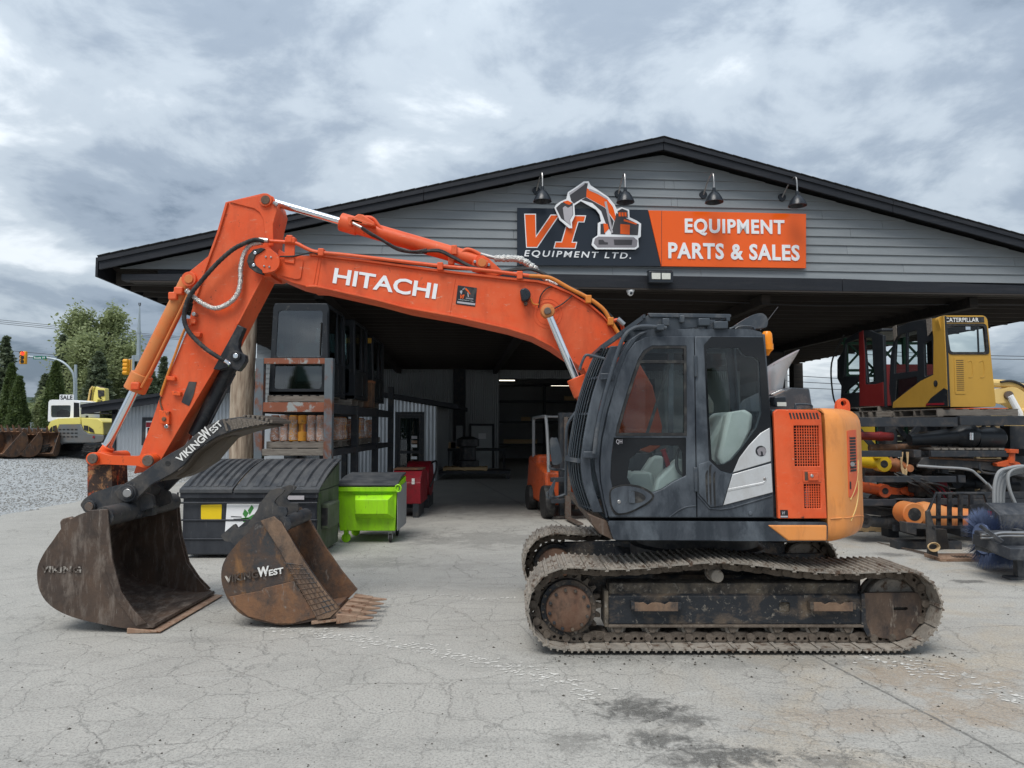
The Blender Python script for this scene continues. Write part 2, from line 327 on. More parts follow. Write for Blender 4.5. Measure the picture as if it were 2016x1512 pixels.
M['lid'] = pbr('dusty_black_lid', (.040, .044, .050), .48, var=.2, vs=2, wear=[((.11, .11, .11), .25, 3, (1, 1, 1), .2)], bump=.1, bs=18)
M['dumpgreen'] = pbr('mossy_grey_steel', (.10, .11, .085), .7, var=.25, vs=3, wear=[((.05, .08, .03), .35, 3, (1, 1, .5), .15)])
M['lime'] = pbr('lime_green_paint', (.33, .72, .010), .4, var=.08, vs=2, wear=[((.24, .48, .03), .34, 5, (1, 1, .3), .15), ((.06, .08, .03), .13, 16, (2, 1, .5), .05)])
M['yellow_sticker'] = pbr('yellow_sticker', (.78, .55, .01), .45, var=.06, vs=8, wear=[((.10, .08, .03), .05, 16, (.5, 1, 3))])
M['leafgreen'] = pbr('green_print', (.05, .22, .05), .5, var=.1)
M['red'] = pbr('deep_red_paint', (.26, .012, .022), .45, var=.15, vs=4, wear=[((.06, .02, .02), .2, 8, (1, 1, .5), .15)])
M['red_barrel'] = pbr('crimson_hose_red', (.20, .010, .022), .5, var=.15, vs=4)
M['redcab'] = pbr('dark_red_cab_paint', (.17, .016, .016), .4, var=.12, vs=3)
M['yellow'] = pbr('ochre_machine_yellow', (.47, .265, .042), .42, var=.10, vs=2, wear=[((.42, .24, .04), .2, 3, (1, 1, .4), .2)])
M['yellow_cyl'] = pbr('bright_machine_yellow', (.62, .40, .012), .42, var=.12, vs=5, wear=[((.08, .06, .02), .12, 12)])
M['pale_yellow'] = pbr('pale_lemon_paint', (.74, .64, .17), .4, var=.08, vs=2, wear=[((.45, .38, .14), .08, 8)])
M['boom_cream'] = pbr('sun_bleached_yellow_paint', (.66, .46, .17), .5, var=.1, vs=1)
M['mini_grey'] = pbr('scuffed_grey_counterweight', (.14, .15, .155), .55, var=.15, vs=2.5, wear=[((.20, .15, .11), .2, 3, (1, 1, 1), .15)])
M['roller'] = pbr('ochre_roller_paint', (.60, .27, .035), .5, var=.15, vs=6, wear=[((.22, .09, .04), .2, 9)])
M['roller_rust'] = pbr('rust_orange_roller', (.42, .155, .06), .6, var=.25, vs=7, wear=[((.18, .09, .05), .35, 8, (1, 1, 1), .15)])
M['wrapped'] = pbr('plastic_wrapped_roller', (.52, .26, .15), .25, var=.3, vs=9, wear=[((.62, .56, .52), .36, 10, (1, 1, .4), .06), ((.20, .10, .06), .25, 14)], bump=.9, bs=28)
M['broom'] = pbr('blue_broom_bristle', (.115, .155, .27), .8, var=.4, vs=30)
M['sweeper'] = pbr('dusty_dark_sweeper_paint', (.030, .034, .042), .5, var=.25, vs=3, wear=[((.15, .15, .15), .24, 5, (1, 1, 1), .18)], bump=.1, bs=20)
M['forklift'] = pbr('forklift_orange', (.52, .085, .02), .45, var=.15, vs=4, wear=[((.08, .05, .04), .2, 8, (1, 1, 1), .1)])
M['lattice'] = pbr('green_lattice_paint', (.03, .10, .062), .55, var=.2, vs=3)
M['bluegrey_pole'] = pbr('grey_galvanised_pole', (.34, .39, .42), .45, .4, var=.08, vs=1)
M['sig_yellow'] = pbr('signal_yellow', (.75, .33, .015), .45, var=.05)
M['sig_red'] = pbr('red_signal_lens', (.8, .02, .012), .3, var=.05)
bs_ = M['sig_red'].node_tree.nodes['Principled BSDF']; bs_.inputs['Emission Color'].default_value = (1, .05, .03, 1); bs_.inputs['Emission Strength'].default_value = 1.0
M['sign_green'] = pbr('street_sign_green', (.008, .14, .085), .4, var=.05)
M['tubelight'], _t, _b = mk('lit_tube'); _b.inputs['Emission Color'].default_value = (1, .93, .75, 1); _b.inputs['Emission Strength'].default_value = 1.6
M['wire'] = pbr('grey_cable', (.05, .05, .055), .6, var=.1)

# ------------------------------------------------------------------ lettering
def text_quad(body, o, r, u, mat, parent, depth=.004, bold=.02, shear=0.0, name='lettering', spacing=1.0, lines=1.0):
    """lettering stretched to the parallelogram o + r*a + u*b; raised along r x u"""
    cu = bpy.data.curves.new(name, 'FONT'); cu.body = body; cu.offset = bold; cu.space_character = spacing; cu.resolution_u = 3; cu.fill_mode = 'BOTH'; cu.extrude = .05
    to = bpy.data.objects.new('tmp', cu); COL.objects.link(to)
    dg = bpy.context.evaluated_depsgraph_get(); dg.update(); me = bpy.data.meshes.new_from_object(to.evaluated_get(dg))
    bpy.data.objects.remove(to); bpy.data.curves.remove(cu)
    n = len(me.vertices); co = np.empty(n * 3); me.vertices.foreach_get('co', co); co = co.reshape(-1, 3)
    lo, hi = co.min(0), co.max(0); k = (co - lo) / np.maximum(hi - lo, 1e-9)
    o, r, u = Vector(o), Vector(r), Vector(u); u = u + r.normalized() * u.length * shear; r = r * (1 - u.length * shear / r.length); nn = r.cross(u).normalized() * depth
    off = OFF.get(parent.name, Vector()) if parent else Vector()
    w = np.array(o - off)[None] + k[:, :1] * np.array(r)[None] + k[:, 1:2] * np.array(u)[None] + k[:, 2:3] * np.array(nn)[None]
    me.vertices.foreach_set('co', w.astype(np.float32).ravel()); me.update(); me.materials.clear(); me.materials.append(mat); me.name = name
    ob = bpy.data.objects.new(name, me); COL.objects.link(ob); ob.parent = parent; OFF[ob.name] = off
    return ob
def text_px(body, bl, br, tl, Y, mat, parent, **k):
    o, a, b = P(*bl, Y), P(*br, Y), P(*tl, Y); return text_quad(body, o, a - o, b - o, mat, parent, **k)
# ================================================================== ground
def sst(a, b, x): t = min(1, max(0, (x - a) / (b - a))); return t * t * (3 - 2 * t)
def tz(x, y):
    h = .13 * max(0.0, min(-11.2 - x, 6.6)); return h * sst(2, 14, y)
def sheet(name, xs, ys, zf, mat, edge=None):
    v = []; f = []; nx = len(xs)
    for y in ys:
        for x in xs:
            xx = x
            if edge is not None and x == xs[0]: xx = x + edge(y)
            v.append((xx, y, zf(xx, y)))
    for j in range(len(ys) - 1):
        for i in range(nx - 1): a = j * nx + i; f.append((a, a + 1, a + nx + 1, a + nx))
    me = bpy.data.meshes.new(name); me.from_pydata(v, [], f); me.polygons.foreach_set('use_smooth', [True] * len(f)); me.materials.append(mat)
    o = bpy.data.objects.new(name, me); COL.objects.link(o); o['kind'] = 'structure'; return o
# gravel and grass sheet
mt, t, b = mk('gravel_and_field'); v = vcoord(t)
vo = nd(t, 'ShaderNodeTexVoronoi', {'Vector': v, 'Scale': 26.0}); g = rmp(t, vo.outputs['Color'], [(.1, (.16, .17, .178)), (.5, (.33, .345, .35)), (.85, (.52, .54, .545)), (.97, (.70, .71, .71))])
g = mixc(t, rmp(t, nz(t, v, .5, 4), [(.4, 0), (.65, .45)]), g, (.42, .425, .415)); g = mixc(t, .3, g, (.36, .375, .38))
gr = mixc(t, nz(t, v, .15, 6), (.045, .075, .02), (.20, .17, .085))
sx = nd(t, 'ShaderNodeSeparateXYZ', {0: v}); far = rmp(t, mth(t, 'ADD', mth(t, 'MULTIPLY', sx.outputs[1], .01), mth(t, 'MULTIPLY', nz(t, v, .2, 4), .12)), [(.52, 0), (.60, 1)])
t.links.new(mixc(t, far, g, gr), b.inputs['Base Color']); b.inputs['Roughness'].default_value = .9
bp = nd(t, 'ShaderNodeBump', {'Height': mth(t, 'ADD', vo.outputs['Distance'], mth(t, 'MULTIPLY', nz(t, v, 90, 3), .4)), 'Strength': .8, 'Distance': .025}); t.links.new(bp.outputs[0], b.inputs['Normal'])
def spaced(a, b, n): return [a + (b - a) * i / n for i in range(n + 1)]
xs = [-6000, -2500, -900, -300, -120, -60] + spaced(-40, -10, 60) + [-8, 0, 10, 20, 40, 80, 200, 700, 2500, 6000]
ys = [-600, -200, -60, -20, -5, 2] + spaced(3, 40, 40) + [50, 65, 90, 140, 250, 500, 1200, 3000, 7000]
sheet('ground', xs, ys, lambda x, y: tz(x, y) - .03, mt)
# concrete yard
mt, t, b = mk('cracked_yard_concrete'); v = vcoord(t); M['concrete'] = mt
sx = nd(t, 'ShaderNodeSeparateXYZ', {0: v}); X, Y = sx.outputs[0], sx.outputs[1]
big = nz(t, v, .28, 5, .6, .4); mid = nz(t, v, 1.7, 6, .65, .3); fine = nz(t, v, 60, 4, .7); grit = nz(t, v, 210, 2, .7)
c = mixc(t, rmp(t, big, [(.3, 0), (.7, 1)]), (.335, .322, .293), (.43, .413, .376))
c = mixc(t, rmp(t, mid, [(.42, 0), (.72, .5)]), c, (.46, .445, .405))
c = mixc(t, rmp(t, nz(t, v, .7, 6, .7, .8), [(.52, 0), (.70, .5)]), c, (.27, .262, .24))
# warm tyre-dust tint towards the right front
warm = mth(t, 'MULTIPLY', rmp(t, mth(t, 'MULTIPLY', X, .25), [(.1, 0), (.55, 1)]), rmp(t, nz(t, v, .8, 6, .65, 1.0), [(.46, 0), (.62, .55)]))
c = mixc(t, warm, c, (.44, .36, .255))
# long drag stains
st = nd(t, 'ShaderNodeMapping', {'Vector': v, 'Rotation': (0, 0, R(-32)), 'Scale': (.35, 2.4, 1)}).outputs[0]
c = mixc(t, rmp(t, nz(t, st, 1.4, 7, .65, .5), [(.54, 0), (.68, .42)]), c, (.22, .215, .20))
c = mixc(t, rmp(t, nz(t, st, 2.2, 7, .7, .4), [(.62, 0), (.70, .5)]), c, (.50, .49, .46))
# oil stains, each a blob of its own
def blob(cx, cy, rx, ry, col, k, edge=.5, ns=3.0, streak=0):
    global c
    dx = mth(t, 'DIVIDE', mth(t, 'SUBTRACT', X, cx), rx); dy = mth(t, 'DIVIDE', mth(t, 'SUBTRACT', Y, cy), ry)
    d = mth(t, 'SQRT', mth(t, 'ADD', mth(t, 'MULTIPLY', dx, dx), mth(t, 'MULTIPLY', dy, dy)))
    n = nz(t, st if streak else v, ns * (1.6 if streak else 1), 8, .7, .5)
    s = mth(t, 'SUBTRACT', mth(t, 'MULTIPLY', mth(t, 'SUBTRACT', 1.0, d), .8), mth(t, 'MULTIPLY', mth(t, 'SUBTRACT', n, .5), 2.6))
    c = mixc(t, rmp(t, s, [(.08, 0), (edge, k)]), c, col)
for px, py, rx, ry, k in ((1255, 1395, .42, .22, .92), (1340, 1415, .30, .16, .8), (1300, 1455, .34, .14, .85), (1420, 1490, .55, .16, .9), (1640, 1500, .4, .12, .5), (1130, 1460, .25, .2, .45)):
    g_ = G(px, py); blob(g_.x, g_.y, rx * .95, ry * 1.25, (.045, .043, .038), k * .95, .55, 9.0, 0)
for px, py, rx, ry, k in ((950, 1060, 1.6, 1.2, .4), (700, 1110, 1.2, .6, .35), (1000, 1000, 2.5, 2.0, .4), (1905, 1145, .3, .12, .85), (1760, 1092, .35, .2, .75), (1500, 1300, 1.4, .3, .3), (1210, 1290, 1.0, .25, .4)):
    g_ = G(px, py); blob(g_.x, g_.y, rx, ry, (.085, .082, .075), k)
for px, py, rx, ry, k in ((1850, 1330, .8, .5, .5), (1700, 1420, .9, .3, .4), (1950, 1400, .5, .4, .45)):
    g_ = G(px, py); blob(g_.x, g_.y, rx, ry, (.30, .20, .11), k)
# cracks
def vor(vec, scale): return nd(t, 'ShaderNodeTexVoronoi', {'Vector': vec, 'Scale': scale}, feature='DISTANCE_TO_EDGE').outputs['Distance']
wob = nd(t, 'ShaderNodeVectorMath', {0: v, 1: nd(t, 'ShaderNodeVectorMath', {0: nd(t, 'ShaderNodeTexNoise', {'Vector': v, 'Scale': 4.0, 'Detail': 6.0, 'Roughness': .7}).outputs['Color'], 'Scale': .22}, operation='SCALE').outputs[0]}, operation='ADD').outputs[0]
def crack(scale, w, amt, mlo, mhi, ms):
    global c, hgt
    ck = mth(t, 'MULTIPLY', rmp(t, vor(wob, scale), [(0, 1), (w, 0)]), rmp(t, nz(t, v, ms, 4, .6), [(mlo, 0), (mhi, 1)]))
    c = mixc(t, mth(t, 'MULTIPLY', ck, amt), c, (.075, .072, .066)); return ck
k1 = crack(.85, .006, .42, .42, .56, .7); k2 = crack(2.4, .011, .40, .36, .52, .5); k3 = crack(5.2, .020, .38, .42, .58, .9)
# saw cut / long joint to the right of the machine
a_, b_ = G(1595, 1287), G(1900, 1445); dv = (b_ - a_).normalized()
ln = mth(t, 'ABSOLUTE', mth(t, 'ADD', mth(t, 'SUBTRACT', mth(t, 'MULTIPLY', mth(t, 'SUBTRACT', X, a_.x), dv.y), mth(t, 'MULTIPLY', mth(t, 'SUBTRACT', Y, a_.y), dv.x)), mth(t, 'MULTIPLY', mth(t, 'SUBTRACT', nz(t, v, 7, 6, .7), .5), .06)))
j = rmp(t, ln, [(.006, 1), (.016, 0)]); c = mixc(t, mth(t, 'MULTIPLY', j, .8), c, (.06, .058, .052))
jl = mth(t, 'MULTIPLY', rmp(t, ln, [(.02, 1), (.10, 0)]), rmp(t, nz(t, v, 16, 5, .7), [(.5, 0), (.62, .6)])); c = mixc(t, jl, c, (.16, .155, .14))
c = mixc(t, rmp(t, fine, [(.36, .75), (.54, 0)]), c, (.165, .162, .152)); c = mixc(t, rmp(t, grit, [(.56, 0), (.72, .7)]), c, (.56, .55, .52)); c = mixc(t, rmp(t, nz(t, v, 24, 6, .8), [(.54, 0), (.66, .55)]), c, (.50, .49, .45))
c = mixc(t, rmp(t, nz(t, v, 28, 5, .75), [(.63, 0), (.68, .6)]), c, (.10, .095, .085))
t.links.new(c, b.inputs['Base Color']); t.links.new(mth(t, 'MULTIPLY_ADD', mid, .2, .62), b.inputs['Roughness']); b.inputs['Specular IOR Level'].default_value = .35
hh = mth(t, 'ADD', mth(t, 'MULTIPLY', fine, .35), mth(t, 'ADD', mth(t, 'MULTIPLY', grit, .2), mth(t, 'MULTIPLY', mid, .5)))
hh = mth(t, 'SUBTRACT', hh, mth(t, 'MULTIPLY', mth(t, 'MAXIMUM', mth(t, 'MAXIMUM', k1, k2), j), .8))
bp = nd(t, 'ShaderNodeBump', {'Height': hh, 'Strength': .55, 'Distance': .012}); t.links.new(bp.outputs[0], b.inputs['Normal'])
_e = [rng.uniform(-.12, .12) for _ in range(400)]
yy = spaced(-8, 40, 192) + [50, 60]
sheet('concrete_yard', [-10.95, -10.4, -5, 0, 5, 10, 20, 45], yy, lambda x, y: 0.0, mt, edge=lambda y: _e[int((y + 8) * 4) % 400] - .02 * (y - 15))
# whitish grouser scrapes across the concrete (two arcs of short dashes) and loose grit
def ground_mass(name, mat, items, label):
    mbs = MB()
    for it in items: mbs.add(*it)
    o = mbs.build(name, mat, None, recalc=False, smooth=0); tag(o, label, None, None, 'stuff'); return o
def dash(x, y, a, l, w, z=.0035):
    ca, sa = math.cos(a), math.sin(a); pts = []
    n = 7
    for k in range(n):
        th = 2 * math.pi * k / n; rr = rng.uniform(.55, 1.1); u, q = math.cos(th) * l / 2 * rr, math.sin(th) * w / 2 * rr
        pts.append((x + u * ca - q * sa, y + u * sa + q * ca, z + rng.random() * .0015))
    return (pts, [tuple(range(n))])
M['scrape'] = pbr('pale_scraped_concrete', (.60, .585, .545), .85, var=.2, vs=30)
items = []
arc1 = cr([G(a, q) for a, q in ((480, 1235), (560, 1243), (680, 1256), (800, 1272), (900, 1290), (1000, 1312), (1090, 1338), (1180, 1372))], 14)
arc1b = cr([G(a, q) for a, q in ((480, 1262), (600, 1270), (760, 1290), (900, 1325), (1010, 1365))], 12)
arc2 = cr([G(a, q) for a, q in ((1690, 1292), (1780, 1308), (1880, 1334), (1960, 1358), (2030, 1385))], 14)
arc3 = cr([G(a, q) for a, q in ((830, 1168), (900, 1175), (960, 1180), (1020, 1176))], 8)
for arc, wd, dn in ((arc1, .21, 9.0), (arc2, .27, 9.0), (arc3, .09, 4)):
    for i in range(len(arc) - 1):
        d = (arc[i + 1] - arc[i]); a = math.atan2(d.y, d.x); nrm = Vector((-math.sin(a), math.cos(a), 0))
        for k in range(max(1, int(d.length / .055 * dn))):
            p = arc[i] + d * rng.random() + nrm * rng.gauss(0, wd * .38)
            if rng.random() < .25 + .6 * (math.sin(p.x * 9 + p.y * 4) * math.sin(p.x * 3.1 - p.y * 7) > -.1): items.append(dash(p.x, p.y, a + math.pi / 2 - .75 + rng.gauss(0, .30), rng.uniform(.02, .075), rng.uniform(.010, .030)))
ground_mass('scrape_marks', M['scrape'], items, 'whitish track scrapes scattered across the concrete')
M['pebble'] = pbr('loose_grey_stone', (.24, .235, .22), .85, var=.5, vs=9)
M['pebble_dk'] = pbr('dark_loose_crumb', (.07, .062, .052), .9, var=.5, vs=9)
OCT = [(0, 2, 4), (2, 1, 4), (1, 3, 4), (3, 0, 4), (2, 0, 5), (1, 2, 5), (3, 1, 5), (0, 3, 5)]
def stone(x, y, z, s):
    q = [s * rng.uniform(.6, 1.2) for _ in range(6)]; a = rng.random() * 6.28; ca, sa = math.cos(a), math.sin(a)
    vs = [(q[0], 0, 0), (-q[1], 0, 0), (0, q[2], 0), (0, -q[3], 0), (0, 0, q[4] * .7), (0, 0, -q[5] * .4)]
    return ([(x + u * ca - w * sa, y + u * sa + w * ca, z + h) for u, w, h in vs], OCT)
items = []
for _ in range(600):
    g_ = G(rng.uniform(0, 2016), 1000 + 512 * rng.random() ** .8); items.append(stone(g_.x, g_.y, .002, rng.choice((.003, .004, .005, .007, .011)) * rng.uniform(.6, 1.2)))
for _ in range(120):
    x = rng.uniform(.3, 3.7); items.append(stone(x, 6.03 - abs(rng.gauss(0, .16)) + .05, .003, rng.uniform(.004, .016)))
ground_mass('concrete_crumbs', M['pebble_dk'], items, 'dark crumbs of dirt and stone loose on the concrete')
n = 14000; items = []
for _ in range(n):
    y = rng.uniform(11.5, 30); x = -11.0 - abs(rng.random() ** 1.5) * 9 + (rng.gauss(0, .25) if rng.random() < .1 else 0)
    items.append(stone(x, y, tz(x, y) - .025, rng.uniform(.012, .035)))
ground_mass('gravel', M['pebble'], items, 'loose grey gravel over the yard on the left')
# ================================================================== main shed (open gable building)
TH = math.atan(.0782); AX, AY = P(1308, 500, 13.5).x, 13.5
hall = thing('shop_building', 'large open-fronted shop with grey lap siding gable, black fascia and dark ceiling', 'building', (AX, AY, 0), TH, local=True)
Minv = Matrix.Translation((AX, AY, 0)) @ Matrix.Rotation(TH, 4, 'Z'); Minv.invert()
def F(px, py, off=0.0):                         # pixel -> local x,z on the plane local y = off
    o = Minv @ Vector((0, 0, CAMZ)); d = (Minv.to_3x3() @ (P(px, py, 10) - Vector((0, 0, CAMZ))))
    q = o + d * ((off - o.y) / d.y); return (q.x, q.z)
def Fl(pts, off=0.0): return [F(a, c, off) for a, c in pts]
APZ = F(1308, 272)[1]; SL = .243; HW = 10.42
def roofz(x): return APZ - SL * abs(x)
DEEP = 20.5
# roof deck with a stepped shingle edge
mb = MB()
for s in (-1, 1):
    mb.prism([(0, roofz(0)), (s * HW, roofz(HW)), (s * HW, roofz(HW) - .07), (0, roofz(0) - .07)], -.06, DEEP)
mb.build('roof', M['shingle'], hall, smooth=0)
for s in (-1, 1):
    N = 46; mbs = MB().box(-.115, .115, 0, .30, 0, .012); me0 = None
    for k in range(N):
        x = s * (k + .5) * HW / N; mm = Matrix.Translation((x, -.085, roofz(x) + .002)) @ Matrix.Rotation(s * math.atan(SL) + s * .03, 4, 'Y')
        if me0 is None: me0 = mbs.build('shingle', M['shingle'], hall, smooth=0); me0.matrix_basis = mm
        else: share(me0, hall, mm)
# barge boards
for s in (-1, 1):
    for k, (a, b2) in enumerate(((0, 4.6), (4.6, HW - .02))):
        f_ = lambda x, d: (s * x, roofz(x) - d)
        a2 = a + (.004 if k == 0 else .008)
        MB().prism([f_(a2, .072), f_(b2, .072), f_(b2, .245), f_(a2, .245)], -.045, 0.0).build('barge_board', M['fascia'], hall, bevel=.004)
        MB().prism([f_(a2, .10), f_(b2 + .0, .10), f_(b2, .03), f_(a2, .03)], -.075, -.047).build('drip_board', M['fascia'], hall)
    # fascia along the eave
    MB().box(min(s * HW, s * (HW + .04)), max(s * HW, s * (HW + .04)), -.04, DEEP, roofz(HW) - .37, roofz(HW) - .02).build('eave_board', M['fascia'], hall)
BT, BB = 4.80, 4.50                           # front beam
BB = F(1308, 573, .2)[1]; BT = F(1308, 545, .2)[1]
for (a, b2) in ((-HW + .35, -3.2), (-3.19, 3.6), (3.61, HW - .35)):
    MB().prism([(a, BB + .03), (b2, BB + .03), (b2, min(BT, roofz(b2) - .37)), (a, min(BT, roofz(a) - .37))], .10, .30).build('beam', M['fascia'], hall, bevel=.006)
MB().box(-HW + .5, HW - .5, .10, .32, BB, BB + .028).build('beam_trim', M['joist_lt'], hall)
# lap siding, board by board
EX = (APZ - .5 - BT) / 12.3
for i in range(14):
    z0 = BT + .006 + i * EX; z1 = z0 + EX
    xm = (APZ - .20 - z0) / SL
    if xm < .3: break
    cuts = sorted([-xm] + [q for q in ([rng.uniform(-3.2, 3.2) * 1.0 + o for o in (-8, -4.4, -.6, 3.3, 7.2)]) if -xm + .6 < q < xm - .6] + [xm])
    for a, b2 in zip(cuts[:-1], cuts[1:]):
        def top(x): return min(z1 + .012, APZ - .20 - SL * abs(x))
        xs_ = [a + .0025, b2 - .0025] if a * b2 > 0 or z1 < APZ - .3 - SL * .1 else [a + .0025, 0, b2 - .0025]
        # clip the top edge against the rafter line
        pts = []
        for x in (a + .0025, max(a + .0025, min(-(APZ - .20 - z1 - .012) / SL, b2)), max(a + .0025, min((APZ - .20 - z1 - .012) / SL, b2 - .0025)), b2 - .0025):
            if not pts or x - pts[-1][0] > .003: pts.append((x, top(x)))
        vs = []; n = len(pts)
        lowf = [(a + .0025, .268, z0), (b2 - .0025, .268, z0)]
        front = lowf + [(x, .2985 if z - z0 > .05 else .27, z) for x, z in reversed(pts)]
        back = [(q[0], .315, q[2]) for q in front]; k = len(front)
        MB().add(front + back, [tuple(range(k)), tuple(range(2 * k - 1, k - 1, -1))] + [(q, (q + 1) % k, k + (q + 1) % k, k + q) for q in range(k)]).build('siding_board', M['siding'], hall, smooth=0)
MB().prism([(-HW + .9, BB + .2), (HW - .9, BB + .2), (HW - .9, roofz(HW - .9) - .2), (0, APZ - .2), (-HW + .9, roofz(HW - .9) - .2)], .318, .40).build('gable_sheathing', M['fascia'], hall)
# ceiling and joists
CZ = BB + .10
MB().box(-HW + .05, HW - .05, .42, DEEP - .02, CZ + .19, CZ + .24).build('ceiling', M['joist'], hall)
j0 = None
for k in range(34):
    y = .55 + k * .6
    if y > DEEP - .1: break
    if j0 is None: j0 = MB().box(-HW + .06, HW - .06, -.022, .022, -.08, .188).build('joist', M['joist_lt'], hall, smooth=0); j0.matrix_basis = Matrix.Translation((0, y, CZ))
    else:
        q = share(j0, hall, Matrix.Translation((rng.uniform(-.03, .03), y, CZ + rng.uniform(-.015, .0))));
        if k % 4: q.data = j0.data
for x in (-6.6, -2.2, 2.2, 6.6):
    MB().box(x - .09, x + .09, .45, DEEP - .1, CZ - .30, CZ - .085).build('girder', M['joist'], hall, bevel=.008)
MB().tube(cr([(-2, 1.0, CZ - .12), (1, 1.05, CZ - .13), (3.5, 1.0, CZ - .2), (6, 1.05, CZ - .14), (9, 1.0, CZ - .12)], 6), .012, 6).build('cable', M['wire'], hall)
# posts under the eaves and back wall
def colp(px, Y, w, name='post'):
    q = Minv @ P(px, 900, Y); MB().box(q.x - w / 2, q.x + w / 2, q.y - w / 2, q.y + w / 2, 0, CZ - .01).build(name, M['joist'], hall, bevel=.01)
for px, Y, w in ((1571, 30.5, .42), (1848, 17.5, .25)): colp(px, Y, w)
BY = 19.6                                     # back wall, local
def corr(mbx, a, b2, z0, z1, y, pitch=.10, amp=.012, sl0=0.0):
    n = max(2, int((b2 - a) / pitch * 4)); vs = []
    for i in range(n + 1):
        x = a + (b2 - a) * i / n; d = amp * (1, .2, -1, .2)[i % 4]
        zt = z1 + sl0 * (x - a); vs += [(x, y + d, z0), (x, y + d, zt), (x, y + d + .012, z0), (x, y + d + .012, zt)]
    fs = []
    for i in range(n): o = i * 4; fs += [(o, o + 4, o + 5, o + 1), (o + 2, o + 3, o + 7, o + 6)]
    return mbx.add(vs, fs)
def lx(px, y): o = Minv @ Vector((0, 0, CAMZ)); d = Minv.to_3x3() @ (P(px, 800, 10) - Vector((0, 0, CAMZ))); return o.x + d.x * (y - o.y) / d.y
def lz(py, px, y): return F(px, py, y)[1]
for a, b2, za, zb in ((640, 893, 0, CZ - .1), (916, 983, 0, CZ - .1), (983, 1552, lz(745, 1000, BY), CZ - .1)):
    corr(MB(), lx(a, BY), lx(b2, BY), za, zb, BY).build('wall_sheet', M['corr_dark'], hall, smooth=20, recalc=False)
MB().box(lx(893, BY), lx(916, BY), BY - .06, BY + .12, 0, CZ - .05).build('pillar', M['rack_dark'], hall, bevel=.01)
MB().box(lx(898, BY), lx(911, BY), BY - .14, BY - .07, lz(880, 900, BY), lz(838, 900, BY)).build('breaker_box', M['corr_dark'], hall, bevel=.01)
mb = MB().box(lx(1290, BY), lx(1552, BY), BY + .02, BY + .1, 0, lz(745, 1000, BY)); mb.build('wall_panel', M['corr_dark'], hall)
# office door
d0, d1, dz0, dz1 = lx(928, BY), lx(969, BY), 0.02, lz(838, 945, BY)
MB().prism(rect(d0 - .09, d1 + .09, 0, dz1 + .09), BY - .07, BY - .022, [rect(d0, d1, .01, dz1)]).build('door_frame', M['rack_dark'], hall)
dr = MB().box(d0 + .01, d1 - .01, BY - .05, BY - .024, .015, dz1 - .01).build('door', pbr('pale_grey_door', (.42, .44, .44), .5, var=.06), hall, bevel=.004)
MB().cyl((d0 + .09, BY - .11, 1.0), (d0 + .09, BY - .051, 1.0), .03, 10).build('handle', M['steel'], dr)
MB().box(lx(942, BY), lx(957, BY), BY - .056, BY - .0525, lz(864, 950, BY), lz(853, 950, BY)).build('notice', M['white'], dr)
# workshop beyond the roller-door opening
wx0, wx1 = lx(983, BY), lx(1290, BY)
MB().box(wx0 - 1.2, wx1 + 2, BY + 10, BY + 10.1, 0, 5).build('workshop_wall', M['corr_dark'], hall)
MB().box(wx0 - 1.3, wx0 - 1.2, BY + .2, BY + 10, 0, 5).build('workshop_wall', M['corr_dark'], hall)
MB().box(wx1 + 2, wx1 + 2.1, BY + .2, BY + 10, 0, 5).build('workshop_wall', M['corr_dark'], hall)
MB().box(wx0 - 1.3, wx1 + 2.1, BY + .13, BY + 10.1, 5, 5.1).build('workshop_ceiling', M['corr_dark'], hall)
for px, py, w in ((995, 749, 1.0), (1105, 759, 1.1)):
    q = F(px, py, BY + 5); o = thing('tube_light', 'lit fluorescent tube glowing at the %s of the workshop doorway' % ('left' if px < 1050 else 'right'), 'lamp', Minv.inverted() @ Vector((q[0], BY + 5, q[1])), TH, 'lit tubes in the workshop', local=True)
    MB().box(-w / 2, w / 2, -.03, .03, .022, .07).build('lamp_housing', M['corr_dark'], o); MB().tube([(-w / 2, 0, 0), (w / 2, 0, 0)], .022, 8).build('tube', M['tubelight'], o)
# bench, racking and goods deep in the workshop
def crate(name, label, cat, px, py0, py1, Y, w, d, mat, group=None):
    a = P(px, py1, Y); zt = P(px, py0, Y).z; zb = max(0, a.z) if abs(a.z) > .12 else 0
    o = thing(name, label, cat, (a.x, Y, zb), 0, group)
    MB().box(a.x - w / 2, a.x + w / 2, Y, Y + d, zb, zt).build('body', mat, o, bevel=.01); MB().box(a.x - w / 2 - .01, a.x + w / 2 + .01, Y - .01, Y + d, zt - .05, zt - .01).build('rim', M['rack_dark'], o)
    return o
# ------------------------------------------------------------------ sign board
def fthing(name, label, cat, px, py, off, group=None):
    q = F(px, py, off); return thing(name, label, cat, Minv.inverted() @ Vector((q[0], off, q[1])), TH, group, local=True), q
sg, q0 = fthing('company_sign', 'wide navy and orange company sign with cut-out digger, mounted on the gable siding', 'sign', 1300, 468, .2)
def sl_(pts, off): return [(a - q0[0], c - q0[1]) for a, c in Fl(pts, off)]
def spoly(name, pts, off, th, mat, par=None, **k):
    y0 = off - .2; return MB().prism(sl_(pts, off), y0, y0 + th).build(name, mat, par or sg, **k)
spoly('dark_panel', [(1018, 522), (1301, 524), (1275.5, 413), (1018, 409)], .20, .05, M['sign_dark'], bevel=.003)
op = spoly('orange_panel', [(1302, 524), (1587, 528), (1587, 421), (1276.5, 414)], .195, .052, M['sign_orange'], bevel=.003)
spoly('panel_seam', [(1302.2, 523), (1303, 523), (1303, 415), (1302.2, 415)], .1935, .002, M['rack_dark'])
MB().prism(rect(-2.4, 2.5, .35, .38), .052, .085).build('rail', M['lamp'], sg)
MB().prism(rect(-2.4, 2.5, -.38, -.35), .052, .085).build('rail', M['lamp'], sg)
